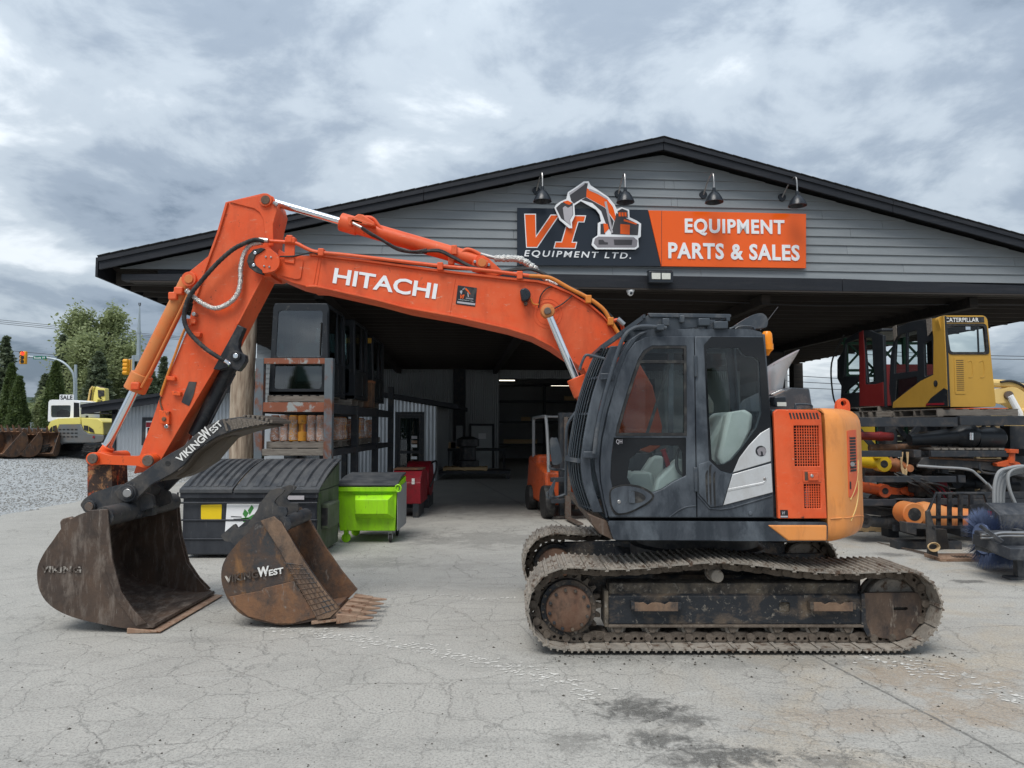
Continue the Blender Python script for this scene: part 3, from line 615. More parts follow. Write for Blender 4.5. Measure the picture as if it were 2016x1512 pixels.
def stext(body, bl, br, tl, off, mat, **k):
    f = lambda p: Vector((sl_([p], off)[0][0], off - .2, sl_([p], off)[0][1])); o, a, b2 = f(bl), f(br), f(tl)
    return text_quad(body, o, a - o, b2 - o, mat, sg, depth=.012, **k)
stext('EQUIPMENT', (1348, 463.5), (1544, 466.5), (1348, 430), .193, M['whitevinyl'], bold=.032, spacing=1.12)
stext('PARTS & SALES', (1315.5, 509), (1574, 514), (1315.5, 477), .193, M['whitevinyl'], bold=.032, spacing=1.10)
stext('EQUIPMENT LTD.', (1031, 507), (1245, 512), (1031, 492.5), .198, M['whitevinyl'], bold=.014, shear=.25, spacing=1.3)
zs = lambda pts: zm(pts, 1010, 390, 6.3); z6 = lambda pts: zm(pts, 1000, 260, 3.15)
Vp = [(150, 205), (273, 205), (282, 492), (474, 215), (560, 215), (296, 604), (173, 604)]
Vo = [(138, 193), (285, 193), (288, 462), (467, 203), (584, 203), (302, 617), (163, 617)]
Ip = [(700, 222), (893, 226), (876, 290), (803, 288), (724, 553), (783, 554), (767, 617), (518, 612), (534, 549), (608, 550), (684, 287), (690, 287)]
Io = [(690, 210), (908, 214), (886, 302), (813, 299), (738, 542), (797, 543), (776, 630), (502, 624), (524, 538), (598, 539), (668, 298), (672, 290)]
for a in (Vo, Io): spoly('letter_edge', zs(a), .194, .006, M['whitevinyl'])
for a in (Vp, Ip): spoly('letter', zs(a), .1905, .0035, M['sign_orange'])
W_ = [(288, 468), (300, 448), (330, 428), (362, 415), (372, 372), (415, 345), (470, 306), (500, 304), (513, 330), (560, 360), (622, 402), (662, 450), (675, 478), (705, 465), (752, 482), (755, 528), (800, 550), (826, 568), (824, 648), (808, 660), (812, 712), (792, 728), (545, 727), (519, 700), (527, 660), (556, 640), (558, 565), (578, 553), (568, 510), (545, 480), (452, 428), (412, 455), (416, 520), (397, 560), (399, 596), (380, 596), (320, 545)]
co_ = spoly('cut_out_backing', z6(W_), .13, .02, M['whitevinyl'], bevel=.002)
def cp(pts, mat, d=0): spoly('digger_shape', z6(pts), .1275 - d, .002 + d * .0, mat, co_)
cp([(298, 470), (330, 440), (370, 425), (402, 440), (405, 510), (385, 545), (390, 580), (330, 535)], M['sign_char'])
cp([(340, 432), (372, 424), (398, 440), (380, 452), (360, 444)], M['sign_orange'], .003)
cp([(340, 470), (355, 458), (372, 470), (400, 455), (402, 510), (383, 545), (388, 580), (350, 545)], M['sign_lt'], .003)
cp([(383, 392), (420, 360), (478, 316), (496, 318), (488, 362), (486, 402), (450, 418), (408, 444), (392, 425)], M['sign_char'])
cp([(378, 378), (420, 352), (470, 318), (476, 324), (425, 362), (385, 390)], M['sign_lt'], .003)
cp([(490, 348), (556, 378), (618, 420), (652, 465), (670, 528), (662, 552), (604, 468), (484, 402)], M['sign_orange'])
cp([(483, 404), (602, 470), (656, 552), (640, 622), (604, 560), (578, 490), (524, 440), (456, 420)], M['sign_char'])
cp([(505, 350), (560, 372), (620, 412), (614, 418), (556, 384), (500, 360)], M['sign_lt'], .003)
cp([(598, 432), (612, 430), (652, 622), (640, 628)], M['sign_lt'], .003)
cp([(662, 545), (672, 502), (745, 540), (812, 572), (806, 640), (640, 634)], M['sign_char'])
cp([(697, 570), (756, 575), (755, 636), (697, 631)], M['sign_orange'], .003)
cp([(720, 540), (748, 548), (800, 566), (796, 574), (718, 552)], M['sign_orange'], .003)
cp([(680, 490), (708, 474), (742, 488), (744, 532), (684, 528)], M['sign_char'], .001)
for a in (686, 704, 722): cp([(a, 498), (a + 13, 498), (a + 14, 524), (a + 1, 522)], M['sign_orange'], .004)
cp([(574, 570), (602, 566), (604, 634), (574, 634)], M['sign_char']); cp([(592, 566), (618, 570), (626, 600), (598, 628)], M['sign_orange'], .003)
cp([(532, 690), (540, 660), (562, 648), (780, 652), (804, 672), (800, 708), (786, 716), (556, 716)], M['sign_grey'])
cp([(656, 666), (772, 668), (768, 700), (660, 700)], M['sign_char'], .003); cp([(562, 668), (590, 668), (600, 682), (620, 684), (620, 697), (562, 697)], M['sign_char'], .003)
# ------------------------------------------------------------------ gooseneck sign lamps
for i, (dx, dy, ex, ey, nm) in enumerate(((1056, 376, 1068, 388, 'leftmost gooseneck lamp, above the letter V of the sign'), (1217, 382, 1231, 390, 'gooseneck lamp just right of the sign\'s cut-out digger arm'), (1384, 384, 1406, 390, 'gooseneck lamp above the middle of the orange sign half'), (1539, 389, 1570, 397, 'rightmost gooseneck lamp, above the right end of the sign'))):
    lp, o = fthing('gooseneck_lamp', 'black ' + nm, 'lamp', dx, dy, .285, 'gooseneck lamps over the sign')
    yo = -.45; e = F(ex, ey, .285 + yo); ex_, ez_ = e[0] - o[0], e[1] - o[1]
    MB().lathe([(.001, -.03), (.075, -.03), (.08, -.012), (.08, 0)], (0, 0, 0), 'y', 20).build('wall_plate', M['lamp'], lp)
    tp = F(ex, ey - 45, .285 + yo * .8); tz_ = tp[1] - o[1]
    MB().tube(cr([(0, -.02, 0), (ex_ * .3, -.12, tz_ * .45), (ex_ * .65, yo * .6, tz_ * .95), (ex_, yo * .92, tz_), (ex_, yo, ez_ + .2), (ex_, yo, ez_ + .14)], 7), .014, 8).build('arm', M['steel'], lp)
    MB().lathe([(.03, .20), (.034, .13), (.05, .125), (.09, .09), (.135, .02), (.168, -.055), (.175, -.085), (.168, -.085), (.125, .015), (.04, .10), (.001, .11)], (ex_, yo, ez_), 'z', 28).build('shade', M['lamp'], lp)
fl, o = fthing('flood_light', 'black twin-panel flood light on the beam below the sign', 'flood light', 1296, 548, .10)
s_ = .0097
MB().box(-.24, .24, -.20, -.06, -.13, .10).build('housing', M['lamp'], fl, bevel=.015)
MB().box(-.23, .23, -.13, .0, .105, .13).build('bracket', M['lamp'], fl)
for x in (-.10, .095): MB().box(x - .085, x + .085, -.208, -.198, -.06, .06).build('lens', M['lens'], fl, bevel=.004)
dc, o = fthing('dome_camera', 'small white dome camera under the beam', 'camera', 1241, 572, .18)
MB().lathe([(.075, .02), (.08, 0), (.07, -.03), (.068, -.035)], (0, 0, 0), 'z', 18).build('housing', M['white'], dc); MB().lathe([(.06, -.03), (.055, -.07), (.03, -.10), (.001, -.108)], (0, 0, 0), 'z', 16).build('dome', M['whitevinyl'], dc); MB().lathe([(.028, -.006), (.024, 0.0), (.001, .0)], (0, -.062, -.065), 'y', 14).build('lens', M['lamp'], dc)
# ------------------------------------------------------------------ small office inside the shed, on the left
Y0 = 25.3; of = thing('inner_office', 'corrugated grey lean-to office inside the shed, with a glazed dark door', 'building', P(820, 945, Y0).to_2d().to_3d(), 0)
xa, xb = P(600, 900, Y0).x, P(857, 900, Y0).x; zt1 = P(857, 800, Y0).z; zt0 = zt1 + .165 * (xb - xa)
da, db = P(779, 900, Y0).x, P(831, 900, Y0).x; dzt = P(800, 812, Y0).z
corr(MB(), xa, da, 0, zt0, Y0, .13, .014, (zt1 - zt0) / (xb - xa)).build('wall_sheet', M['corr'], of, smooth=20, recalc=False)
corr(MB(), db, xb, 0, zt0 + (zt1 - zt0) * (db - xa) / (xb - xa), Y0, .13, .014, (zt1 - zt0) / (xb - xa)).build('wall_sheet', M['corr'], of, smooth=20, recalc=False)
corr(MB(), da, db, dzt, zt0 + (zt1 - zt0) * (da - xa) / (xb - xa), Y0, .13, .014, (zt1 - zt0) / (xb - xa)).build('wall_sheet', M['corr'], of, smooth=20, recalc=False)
MB().box(xb, xb + .05, Y0 + .02, Y0 + 4.5, 0, zt1).build('side_wall', M['corr_dark'], of)
MB().prism([(xa - .3, zt0 + .06), (xb + .85, zt1 - .10), (xb + .85, zt1 + .06), (xa - .3, zt0 + .22)], Y0 - .45, Y0 + 4.6).build('roof', M['fascia'], of, bevel=.01)
MB().prism(rect(da - .02, db + .07, 0, dzt + .02), Y0 - .03, Y0 + .05, [rect(da + .07, db - .02, .01, dzt - .08), ]).build('door_frame', M['rack_dark'], of)
od = MB().prism(rect(da + .08, db - .03, .02, dzt - .09), Y0 - .01, Y0 + .03, [rect(da + .16, db - .12, 1.05, dzt - .2), rect(da + .16, db - .12, .2, .95)]).build('door', M['rack_dark'], of)
MB().box(da + .16, db - .12, Y0 + .005, Y0 + .015, .2, dzt - .2).build('pane', M['glass_dk'], od)
for i, (a, z) in enumerate(((-.2, 1.52), (-.2, 1.36), (-.2, 1.22), (-.2, .8))): MB().box(db - .38, db - .18, Y0 - .016, Y0 - .012, z - .05, z + .05).build('sticker', (M['sign_lt'], M['tooth'], M['white'], M['white'])[i], od)
# ================================================================== the big orange excavator
YN = 6.03                                             # outer face of the near track
ex = thing('excavator', 'large orange crawler excavator with charcoal cab, thumb and bucket, parked in front of the shop', 'excavator', (1.86, 7.275, 0))
def zA(p): return zm(p, 0, 560, 4.032)
def zB(p): return zm(p, 340, 360, 4.032)
def zC(p): return zm(p, 800, 360, 4.032)
def zD(p): return zm(p, 150, 720, 4.032)
def zE(p): return zm(p, 1080, 590, 3.15)
def zF(p): return zm(p, 980, 1000, 4.032)
def zG(p): return zm(p, 1400, 1000, 4.032)
def pr(name, pts, Y0, Y1, mat, par=None, bevel=.006, holes=(), Yp=None, **k):
    Yp = Yp or Y0; return MB().prism(pl(pts, Yp), Y0, Y1, [pl(h, Yp) for h in holes]).build(name, mat, par or ex, bevel=bevel, **k)
def pc(px, py, r, Y, n=24): q = P(px, py, Y); return circ(q.x, q.z, r, n)
def disc(name, px, py, Y0, Y1, r, mat, par=None, n=28, bevel=.004, dish=0):
    q = P(px, py, Y0); mb = MB().lathe([(r, Y0 - Y0), (r, Y1 - Y0)], (q.x, Y0, q.z), 'y', n); return mb.build(name, mat, par or ex, bevel=bevel)
# ---------------------------------------------------------------- tracks
path_px = [(1097, 1279), (1200, 1280), (1350, 1280), (1500, 1280), (1650, 1280), (1770, 1280), (1806, 1272), (1834, 1252), (1852, 1222), (1856, 1190), (1846, 1160), (1827, 1137), (1800, 1126), (1740, 1126), (1660, 1129), (1580, 1124), (1500, 1114), (1420, 1107), (1340, 1112), (1260, 1119), (1180, 1121), (1125, 1116), (1085, 1124), (1060, 1142), (1044, 1168), (1038, 1200), (1044, 1234), (1064, 1262)]
loop = [Vector(q) for q in cr(pl(path_px, YN), 12, True)]
seglen = [(loop[(i + 1) % len(loop)] - loop[i]).length for i in range(len(loop))]; per = sum(seglen); NS = 44; pit = per / NS
def at(s):
    s %= per; i = 0
    while s > seglen[i]: s -= seglen[i]; i += 1
    return loop[i].lerp(loop[(i + 1) % len(loop)], s / seglen[i])
# shoe: local x along the chain, y across, -z towards the ground side
sh = MB().box(-pit * .47, pit * .47, 0, .60, -.006, .006)
sh.prism([(pit * .40, .006), (pit * .56, .012), (pit * .56, .020), (pit * .38, .018)], 0, .6)
for gx in (-.30, .02, .34): sh.prism([(gx * pit - .011, -.006), (gx * pit - .006, -.022), (gx * pit + .006, -.022), (gx * pit + .011, -.006)], 0, .6)
for by in (.19, .41):
    for bx in (-.3, .24): sh.box(bx * pit - .012, bx * pit + .012, by - .012, by + .012, -.016, -.005)
lk = MB()
lpoly = rp([(-pit * .62, .042), (-pit * .55, .012), (pit * .30, .012), (pit * .50, .026), (pit * .60, .052), (pit * .50, .088), (-pit * .2, .100), (-pit * .55, .078)], .02, 3)
for ly in (.185, .375): lk.prism(lpoly, ly, ly + .04, [circ(-.02, .038, .016, 8), circ(.035, .038, .016, 8)])
lk.cyl((-pit * .5, .165, .055), (-pit * .5, .435, .055), .024, 12); lk.cyl((-pit * .5, .155, .055), (-pit * .5, .19, .055), .033, 14)
OC = Vector((1.86, 7.275, 0))
s_me = l_me = None
for dy in (0.0, 1.89):
    tr = bpy.data.objects.new('track_chain', None); COL.objects.link(tr); tr.parent = ex; OFF[tr.name] = OC
    tr['label'] = 'nearer crawler track' if dy == 0 else 'farther crawler track'
    for k in range(NS):
        a, b2 = at((k - .5) * pit), at((k + .5) * pit); cpt = (a + b2) / 2; d = (b2 - a).normalized()
        X = Vector((d.x, 0, d.y)); Yv = Vector((0, 1, 0)); Z = Vector((-d.y, 0, d.x))   # Z points inside the loop (anticlockwise path)
        mm = Matrix(((X.x, 0, Z.x, cpt.x - OC.x), (0, 1, 0, YN + dy - OC.y), (X.z, 0, Z.z, cpt.y - OC.z), (0, 0, 0, 1)))
        if s_me is None:
            s_me = sh.build('track_shoe', M['track'], None, smooth=30); s_me.parent = tr; s_me.matrix_basis = mm
            l_me = lk.build('track_link', M['link'], None, smooth=30); l_me.parent = tr; l_me.matrix_basis = mm
        else: share(s_me, tr, mm); share(l_me, tr, mm)
# ---------------------------------------------------------------- track frames
def xz(px, py, Y=YN + .17): q = P(px, py, Y); return q.x, q.z
def track_frame(dy, near):
    y0 = YN + .17 + dy; made = []
    x0, zb = xz(1198, 1229); x1, _ = xz(1697, 1229); zt = xz(1198, 1174)[1]; zi = xz(1198, 1147)[1] - .01
    hx = [xz(1412, 1162)]; sq = xz(1545, 1196)
    fr = MB().prism(rect(x0, x1, zb, zt), y0, y0 + .02, [rp(rect(sq[0] - .045, sq[0] + .045, sq[1] - .042, sq[1] + .042), .02, 3)])
    fr.hexa([(x0, y0, zt), (x1, y0, zt), (x1, y0 + .02, zt - .02), (x0, y0 + .02, zt - .02)], [(x0, y0 + .24, zi + .03), (x1 - .08, y0 + .24, zi + .03), (x1 - .08, y0 + .25, zi + .01), (x0, y0 + .25, zi + .01)])
    made.append(fr.build('track_frame', M['frame_mud'], ex, bevel=.006))
    q = xz(1412, 1161); MB().prism(rp([(q[0] - .085, q[1] - .022), (q[0] + .085, q[1] - .022), (q[0] + .085, q[1] + .022), (q[0] - .085, q[1] + .022)], .02, 4), y0 + .035, y0 + .09).build('frame_slot', M['rubber'], made[0])
    MB().box(x0 + .01, x1 - .01, y0 + .03, y0 + .27, zb, zi).build('frame_core', M['frame_top'], made[0], bevel=.01)
    MB().box(x0 - .005, x1 + .005, y0 - .025, y0 + .25, zb - .022, zb - .001).build('frame_flange', M['link'], ex, bevel=.004)
    MB().box(x0 - .035, x0 - .001, y0 - .02, y0 + .25, zb - .02, zt + .05).build('frame_end', M['frame_top'], ex, bevel=.006)
    # idler yoke
    yk = [(1699, 1167), (1806, 1166), (1813, 1181), (1813, 1222), (1790, 1252), (1768, 1260), (1713, 1252), (1699, 1224)]
    sl2 = xz(1772, 1198)
    MB().prism(rp([xz(*p) for p in yk], .02, 3), y0 - .012, y0 + .03, [rp(rect(sl2[0] - .062, sl2[0] + .062, sl2[1] - .014, sl2[1] + .014), .012, 3)]).build('idler_yoke', M['yoke' if near else 'frame_mud'], ex, bevel=.008)
    MB().prism(rp([xz(*p) for p in [(1694, 1168), (1700, 1168), (1704, 1226), (1714, 1252), (1706, 1252), (1694, 1228)]], .005), y0 - .02, y0 + .2).build('yoke_flange', M['frame_mud'], ex, bevel=.004)
    ci = xz(1766, 1192); MB().lathe([(.06, .06), (.205, .06), (.222, .075), (.222, .115), (.200, .12), (.200, .20), (.222, .205), (.222, .245), (.205, .26), (.06, .26)], (ci[0], y0, ci[1]), 'y', 40).build('idler', M['track'], ex)
    # drive sprocket and motor cover
    cs = xz(1119, 1197)
    n = 21; tp = []
    for k in range(n):
        for f_, rr in ((-.34, .247), (-.14, .296), (.14, .296), (.34, .247)): a = 2 * math.pi * (k + f_) / n; tp.append((cs[0] + rr * math.cos(a), cs[1] + rr * math.sin(a)))
    MB().prism(tp, y0 + .07, y0 + .13).build('sprocket', M['link'], ex, bevel=.006)
    MB().lathe([(.001, .0), (.236, .0), (.240, .02), (.240, .08)], (cs[0], y0 + .005, cs[1]), 'y', 40).build('sprocket_hub', M['frame_mud'], ex)
    cov = MB().lathe([(.001, -.055), (.175, -.055), (.190, -.045), (.194, -.02), (.194, .01)], (cs[0], y0, cs[1]), 'y', 44).build('motor_cover', M['rustplate'], ex)
    for k in range(12):
        a = 2 * math.pi * (k + .35) / 12; bx, bz = cs[0] + .166 * math.cos(a), cs[1] + .166 * math.sin(a)
        if near: MB().lathe([(.001, -.022), (.011, -.022), (.015, -.018), (.015, 0)], (bx, y0 - .0545, bz), 'y', 6).build('bolt', M['frame_mud'], cov)
    for k in range(20):
        a = 2 * math.pi * (k + .5) / 20
        if near: MB().lathe([(.001, -.012), (.010, -.012), (.010, 0)], (cs[0] + .219 * math.cos(a), y0 + .006, cs[1] + .219 * math.sin(a)), 'y', 6).build('bolt', M['link'], ex)
    # rollers
    for px in (1216, 1284, 1356, 1442, 1530, 1601, 1669):
        c2 = xz(px, 1238); rl = MB().lathe([(.001, -.015), (.055, -.015), (.06, -.005), (.062, .03), (.082, .035), (.086, .06), (.072, .075), (.072, .16), (.086, .175), (.06, .2), (.05, .24)], (c2[0], y0 + .03, c2[1]), 'y', 26).build('bottom_roller', M['track'], ex)
        if near: MB().lathe([(.001, -.022), (.034, -.022), (.038, -.014), (.038, 0)], (c2[0], y0 + .016, c2[1]), 'y', 6).build('roller_cap', M['link'], rl)
    c2 = xz(1410, 1133); MB().lathe([(.001, -.05), (.05, -.05), (.056, -.04), (.056, .04), (.066, .05), (.066, .12), (.03, .14), (.03, .25)], (c2[0], y0 + .01, c2[1]), 'y', 26).build('carrier_roller', M['track'], ex)
    MB().box(c2[0] - .05, c2[0] + .05, y0 + .16, y0 + .24, c2[1] - .16, c2[1] - .05).build('roller_bracket', M['frame_top'], ex, bevel=.006)
    # steps
    for a, b2 in ((1240, 1338), (1588, 1678)):
        (xa, zs1), (xb, zs0) = xz(a, 1182), xz(b2, 1199)
        nt_ = 5; top = []
        for k in range(nt_ * 2 + 1): top.append((xb - .03 - (xb - xa - .06) * k / (nt_ * 2), zs1 - (0 if k % 4 < 3 else .018) + rng.uniform(-.004, .004)))
        st = MB().prism([(xa + .03, zs0), (xb - .03, zs0)] + top, y0 - .075, y0 - .06).build('step', M['cutter'], ex, bevel=.002)
        for x in (xa, xb - .035): MB().box(x, x + .035, y0 - .072, y0 - .001, zs0 + .012, zs1).build('step_bracket', M['frame_mud'], st, bevel=.003)
    return made
track_frame(0, True); track_frame(1.89, False)
# centre frame and slew ring
MB().box(1.10, 2.55, 6.55, 7.98, .42, .62).build('centre_frame', M['frame_mud'], ex, bevel=.03)
for (xa, xb) in ((.55, 1.25), (2.4, 3.1)):
    for sgn in (-1, 1):
        yc = 7.275; MB().hexa([(1.86 + (xa - 1.86) * .35, yc + sgn * .25, .40), (1.86 + (xb - 1.86) * .35, yc + sgn * .25, .40), (xb, yc + sgn * .88, .36), (xa, yc + sgn * .88, .36)], [(1.86 + (xa - 1.86) * .35, yc + sgn * .25, .72), (1.86 + (xb - 1.86) * .35, yc + sgn * .25, .72), (xb, yc + sgn * .88, .60), (xa, yc + sgn * .88, .60)]).build('frame_leg', M['frame_mud'], ex, bevel=.02)
MB().lathe([(.62, .58), (.66, .62), (.66, .72), (.60, .74), (.60, .95)], (1.86, 7.275, 0), 'z', 48).build('slew_ring', M['black'], ex)
# ---------------------------------------------------------------- house
YC = 6.06
MB().prism(rp(pl([(1196, 1025.5), (1629, 1028), (1629, 1066), (1208, 1064)], YC), .03, 4), YC - .005, 8.44).build('deck', M['cab_grey'], ex, bevel=.03, seg=3)
pr('deck_front_plate', [(1156, 1010), (1196, 1026), (1208, 1064), (1178, 1049), (1166, 1034)], YC + .05, 8.3, M['bucket_dark'], bevel=.01)
pr('deck_corner', [(1512, 1034), (1628.5, 1034), (1628.5, 1065), (1552, 1065)], YC - .016, YC + .05, M['amber_body'], bevel=.012, seg=3)
# cab shell: inner dark body behind the door, leaving the cabin hollow
def cabp(n, pts, Y0, Y1, mat, par=None, **k): return pr(n, pts, Y0, Y1, mat, par, Yp=YC, **k)
outer = [(1199, 1021), (1186, 955), (1172, 907), (1173, 870), (1185, 812), (1207, 742), (1226, 695), (1240, 670), (1260, 655), (1290, 649), (1480, 650), (1503, 657), (1512, 740), (1520, 860), (1522, 968), (1524, 1021)]
cabin_hole = [(1212, 1000), (1200, 950), (1190, 900), (1192, 865), (1203, 812), (1224, 742), (1241, 700), (1258, 680), (1285, 672), (1478, 672), (1490, 690), (1498, 760), (1506, 870), (1507, 1000)]
roof_poly = rp(pl([(1226, 690), (1240, 668), (1262, 652), (1290, 646), (1480, 647), (1502, 653), (1505, 661), (1380, 664), (1290, 662), (1262, 670), (1243, 690)], YC), .02, 3)
cr_o = MB().prism(roof_poly, YC + .03, YC + .17).build('cab_roof', M['cab_grey'], ex, bevel=.02, seg=3); MB().prism(roof_poly, YC + .76, YC + .92).build('roof_side', M['cab_grey'], cr_o, bevel=.02); MB().prism(pl([(1440, 647), (1502, 653), (1505, 661), (1440, 661)], YC), YC + .171, YC + .759).build('roof_rear', M['cab_grey'], cr_o); MB().prism(pl([(1262, 653), (1290, 647), (1439, 648), (1439, 651), (1290, 651), (1264, 657)], YC), YC + .171, YC + .759).build('added_roof_hatch', M['glass'], cr_o)  # glass hatch added between the roof sides to bring daylight into the cabin
# far side frame of the cab
cabp('cab_far_frame', outer, YC + .87, YC + .90, M['cab_grey'], holes=[[(1222, 900), (1232, 800), (1262, 690), (1285, 674), (1360, 674), (1360, 900)], [(1372, 674), (1489, 674), (1499, 760), (1505, 940), (1372, 940)]])
cabp('cab_far_glass', [(1222, 901), (1262, 688), (1290, 673), (1490, 673), (1506, 941)], YC + .88, YC + .886, M['glass'], bevel=0)
cabp('cab_rear_wall', [(1516, 850), (1521, 850), (1527, 1021), (1521, 1021)], YC + .02, YC + .90, M['cab_grey'], bevel=.008)
for d_ in (.02, .83): cabp('cab_rear_post', [(1503, 657), (1508, 657), (1521, 849), (1516, 849)], YC + d_, YC + d_ + .06, M['cab_grey'], bevel=.006)
cabp('cab_rear_glass', [(1504, 659), (1506, 659), (1519, 849), (1517, 849)], YC + .081, YC + .829, M['glass'], bevel=0)
cabp('cab_floor', [(1202, 1000), (1520, 1000), (1522, 1021), (1200, 1021)], YC + .03, YC + .87, M['plastic'])
# door
d_out = [(1199, 1018), (1190, 985), (1183, 945), (1182, 905), (1186, 866), (1197, 812), (1216, 742), (1235, 694), (1250, 674), (1270, 664), (1290, 662), (1366.5, 662), (1371.5, 1019)]
win_up = [(1212, 858), (1215, 842), (1229, 793), (1245, 742), (1257, 708), (1268, 690), (1284, 681), (1351, 681), (1352, 858)]
win_lo = [(1209, 862), (1351, 862), (1351, 936), (1325, 949), (1304, 963), (1286, 970), (1270, 963), (1250, 956), (1225, 956), (1206, 961), (1202, 940), (1204, 900)]
dr = cabp('door', d_out, YC, YC + .06, M['cab_grey'], holes=[win_up, win_lo], bevel=.010, seg=3)
cabp('window_seal', win_up, YC - .004, YC + .012, M['rubber'], bevel=0, holes=[[(1218, 852), (1221, 840), (1234, 795), (1250, 745), (1262, 712), (1271, 696), (1286, 686), (1346, 686), (1347, 852)]]).parent = dr
cabp('window_bar', [(1256, 709), (1350, 709), (1350, 715), (1254, 715)], YC - .002, YC + .014, M['rubber'], dr, bevel=.002)
cabp('window_bar', [(1317, 716), (1323, 716), (1279, 852), (1273, 852)], YC + .03, YC + .045, M['rubber'], dr, bevel=0)
cabp('pane', [(1213, 857), (1216, 842), (1230, 793), (1246, 742), (1258, 709), (1268, 691), (1284, 682), (1351, 682), (1352, 857)], YC + .016, YC + .021, M['glass'], dr, bevel=0)
cabp('pane', win_lo, YC + .016, YC + .021, M['glass'], dr, bevel=0)
cabp('glass_border', [(1209.5, 862), (1351, 862), (1351, 936), (1344, 940), (1344, 890), (1335, 877), (1280, 877), (1262, 884), (1240, 905), (1235, 940), (1243, 955), (1225, 956), (1206, 961), (1202.5, 940), (1204.5, 900)], YC + .011, YC + .0155, M['blackglass'], dr, bevel=0)
pod = [(1202, 974), (1206, 964), (1218, 959), (1235, 957), (1258, 961), (1275, 969), (1283, 977), (1276, 986), (1262, 995), (1240, 1006), (1222, 1010), (1213, 1008), (1205, 996)]
podp = [tuple(q) for q in cr(pl(pod, YC), 4, True)]
hp = MB().prism(podp, YC - .022, YC + .01).build('handle_pod', M['cab_grey'], dr, bevel=.014, seg=3)
MB().prism([tuple(q) for q in cr(pl([(1199, 974), (1204, 961), (1218, 955), (1237, 953), (1261, 957), (1279, 966), (1288, 977), (1279, 990), (1264, 999), (1241, 1010), (1221, 1014), (1210, 1012), (1202, 998)], YC), 4, True)], YC - .004, YC + .004).build('pod_groove', M['rubber'], dr)
MB().prism([tuple(q) for q in cr(pl([(1240, 968), (1252, 967), (1266, 973), (1270, 981), (1262, 988), (1248, 990), (1239, 988)], YC), 4, True)], YC - .0235, YC - .0215).build('handle_recess', M['rubber'], dr)
MB().prism(rp(pl([(1236, 967), (1248, 967), (1249, 990), (1237, 989)], YC), .008), YC - .034, YC - .023).build('door_handle', M['cab_grey'], dr, bevel=.005)
disc('lock', 1219, 988, YC - .027, YC - .02, .016, M['steel'], dr)
text_px('QH', (1213, 875), (1225, 875), (1213, 865), YC + .010, M['sign_lt'], dr, depth=.001, bold=0)
for zz0 in ((700, 742), (920, 968)): cabp('hinge', [(1365.5, zz0[0]), (1372, zz0[0]), (1373, zz0[1]), (1366.5, zz0[1])], YC - .02, YC + .01, M['guard_grey'], dr, bevel=.006)
# front pillar between the door and the screen
cabp('front_pillar', [(1194, 1021), (1172, 925), (1170, 890), (1175, 845), (1188, 790), (1207, 735), (1225, 693), (1241, 668), (1262, 654), (1275, 652), (1254, 668), (1238, 690), (1220, 738), (1197, 805), (1184, 866), (1180, 905), (1183, 950), (1198, 1019)], YC + .012, YC + .09, M['cab_grey'], bevel=.012, seg=3)
cabp('front_screen', [(1190, 1015), (1176, 925), (1174, 890), (1179, 845), (1192, 790), (1211, 735), (1228, 697), (1231, 699), (1214, 737), (1195, 792), (1182, 847), (1178, 890), (1180, 925), (1194, 1015)], YC + .09, YC + .95, M['glass'], bevel=0)
# rear quarter
rw_hole = [(1391, 717), (1390, 690), (1396, 685), (1455, 685), (1462, 697), (1470, 701), (1486, 703), (1495, 712), (1499, 812), (1490, 841), (1460, 882), (1439, 906), (1424, 914), (1411, 914), (1401, 904), (1396, 830)]
rq = cabp('rear_quarter', [(1373, 1019), (1368, 662), (1503, 662), (1513, 760), (1520, 860), (1524, 1019)], YC, YC + .055, M['cab_grey'], bevel=.008, holes=[rw_hole])
cabp('glass_border', [(1386, 679), (1400, 663), (1502, 664), (1513, 780), (1518, 841), (1512, 842), (1480, 870), (1456, 902), (1440, 931), (1418, 926), (1401, 912), (1396, 906), (1390, 780)], YC - .006, YC - .001, M['blackglass'], rq, bevel=0, holes=[rw_hole])
cabp('pane', rw_hole, YC + .004, YC + .009, M['glass'], rq, bevel=0)
cabp('silver_panel', [(1514.5, 842), (1496, 853), (1474, 876), (1455, 901), (1442.5, 930), (1517, 908)], YC - .014, YC - .0005, M['silver'], rq, bevel=.005, seg=3)
cabp('silver_panel', [(1441.5, 933.5), (1517.3, 912), (1520.5, 969), (1423.5, 994.5)], YC - .014, YC - .0005, M['silver'], rq, bevel=.005, seg=3)
cabp('panel_rib', [(1432, 962), (1500, 949), (1508, 942), (1508, 945), (1501, 953), (1431, 967)], YC - .018, YC - .013, M['silver'], rq, bevel=.004)
disc('panel_lock', 1506, 943, YC - .02, YC - .012, .014, M['steel'], rq)
dk = disc('round_decal', 1498, 888, YC - .0165, YC - .0135, .045, M['black'], rq, bevel=0)
cabp('emblem', [(1491, 893), (1489, 886), (1494, 881), (1502, 880), (1507, 886), (1505, 896), (1501, 896), (1500, 889), (1496, 888), (1497, 896), (1493, 897)], YC - .0175, YC - .0166, M['sign_grey'], dk, bevel=0)
cabp('lower_panel', [(1374.5, 914), (1396, 907), (1418, 927), (1440.5, 934), (1422.5, 995), (1398, 999), (1375, 972)], YC - .012, YC - .0005, M['cab_grey'], rq, bevel=.006)
for k, (a, b2) in enumerate(((1389, 930), (1396, 918), (1404, 932))):
    q = [(a, b2), (a + 4, b2 - 4), (a + 3, b2 + 10), (a + 4, 985 + 4 * k), (a + 1, 983 + 4 * k), (a - 1, b2 + 12)]
    MB().prism([tuple(v_) for v_ in cr(pl(q, YC), 3, True)], YC - .0145, YC - .0115).build('vent_slot', M['rubber'], rq)
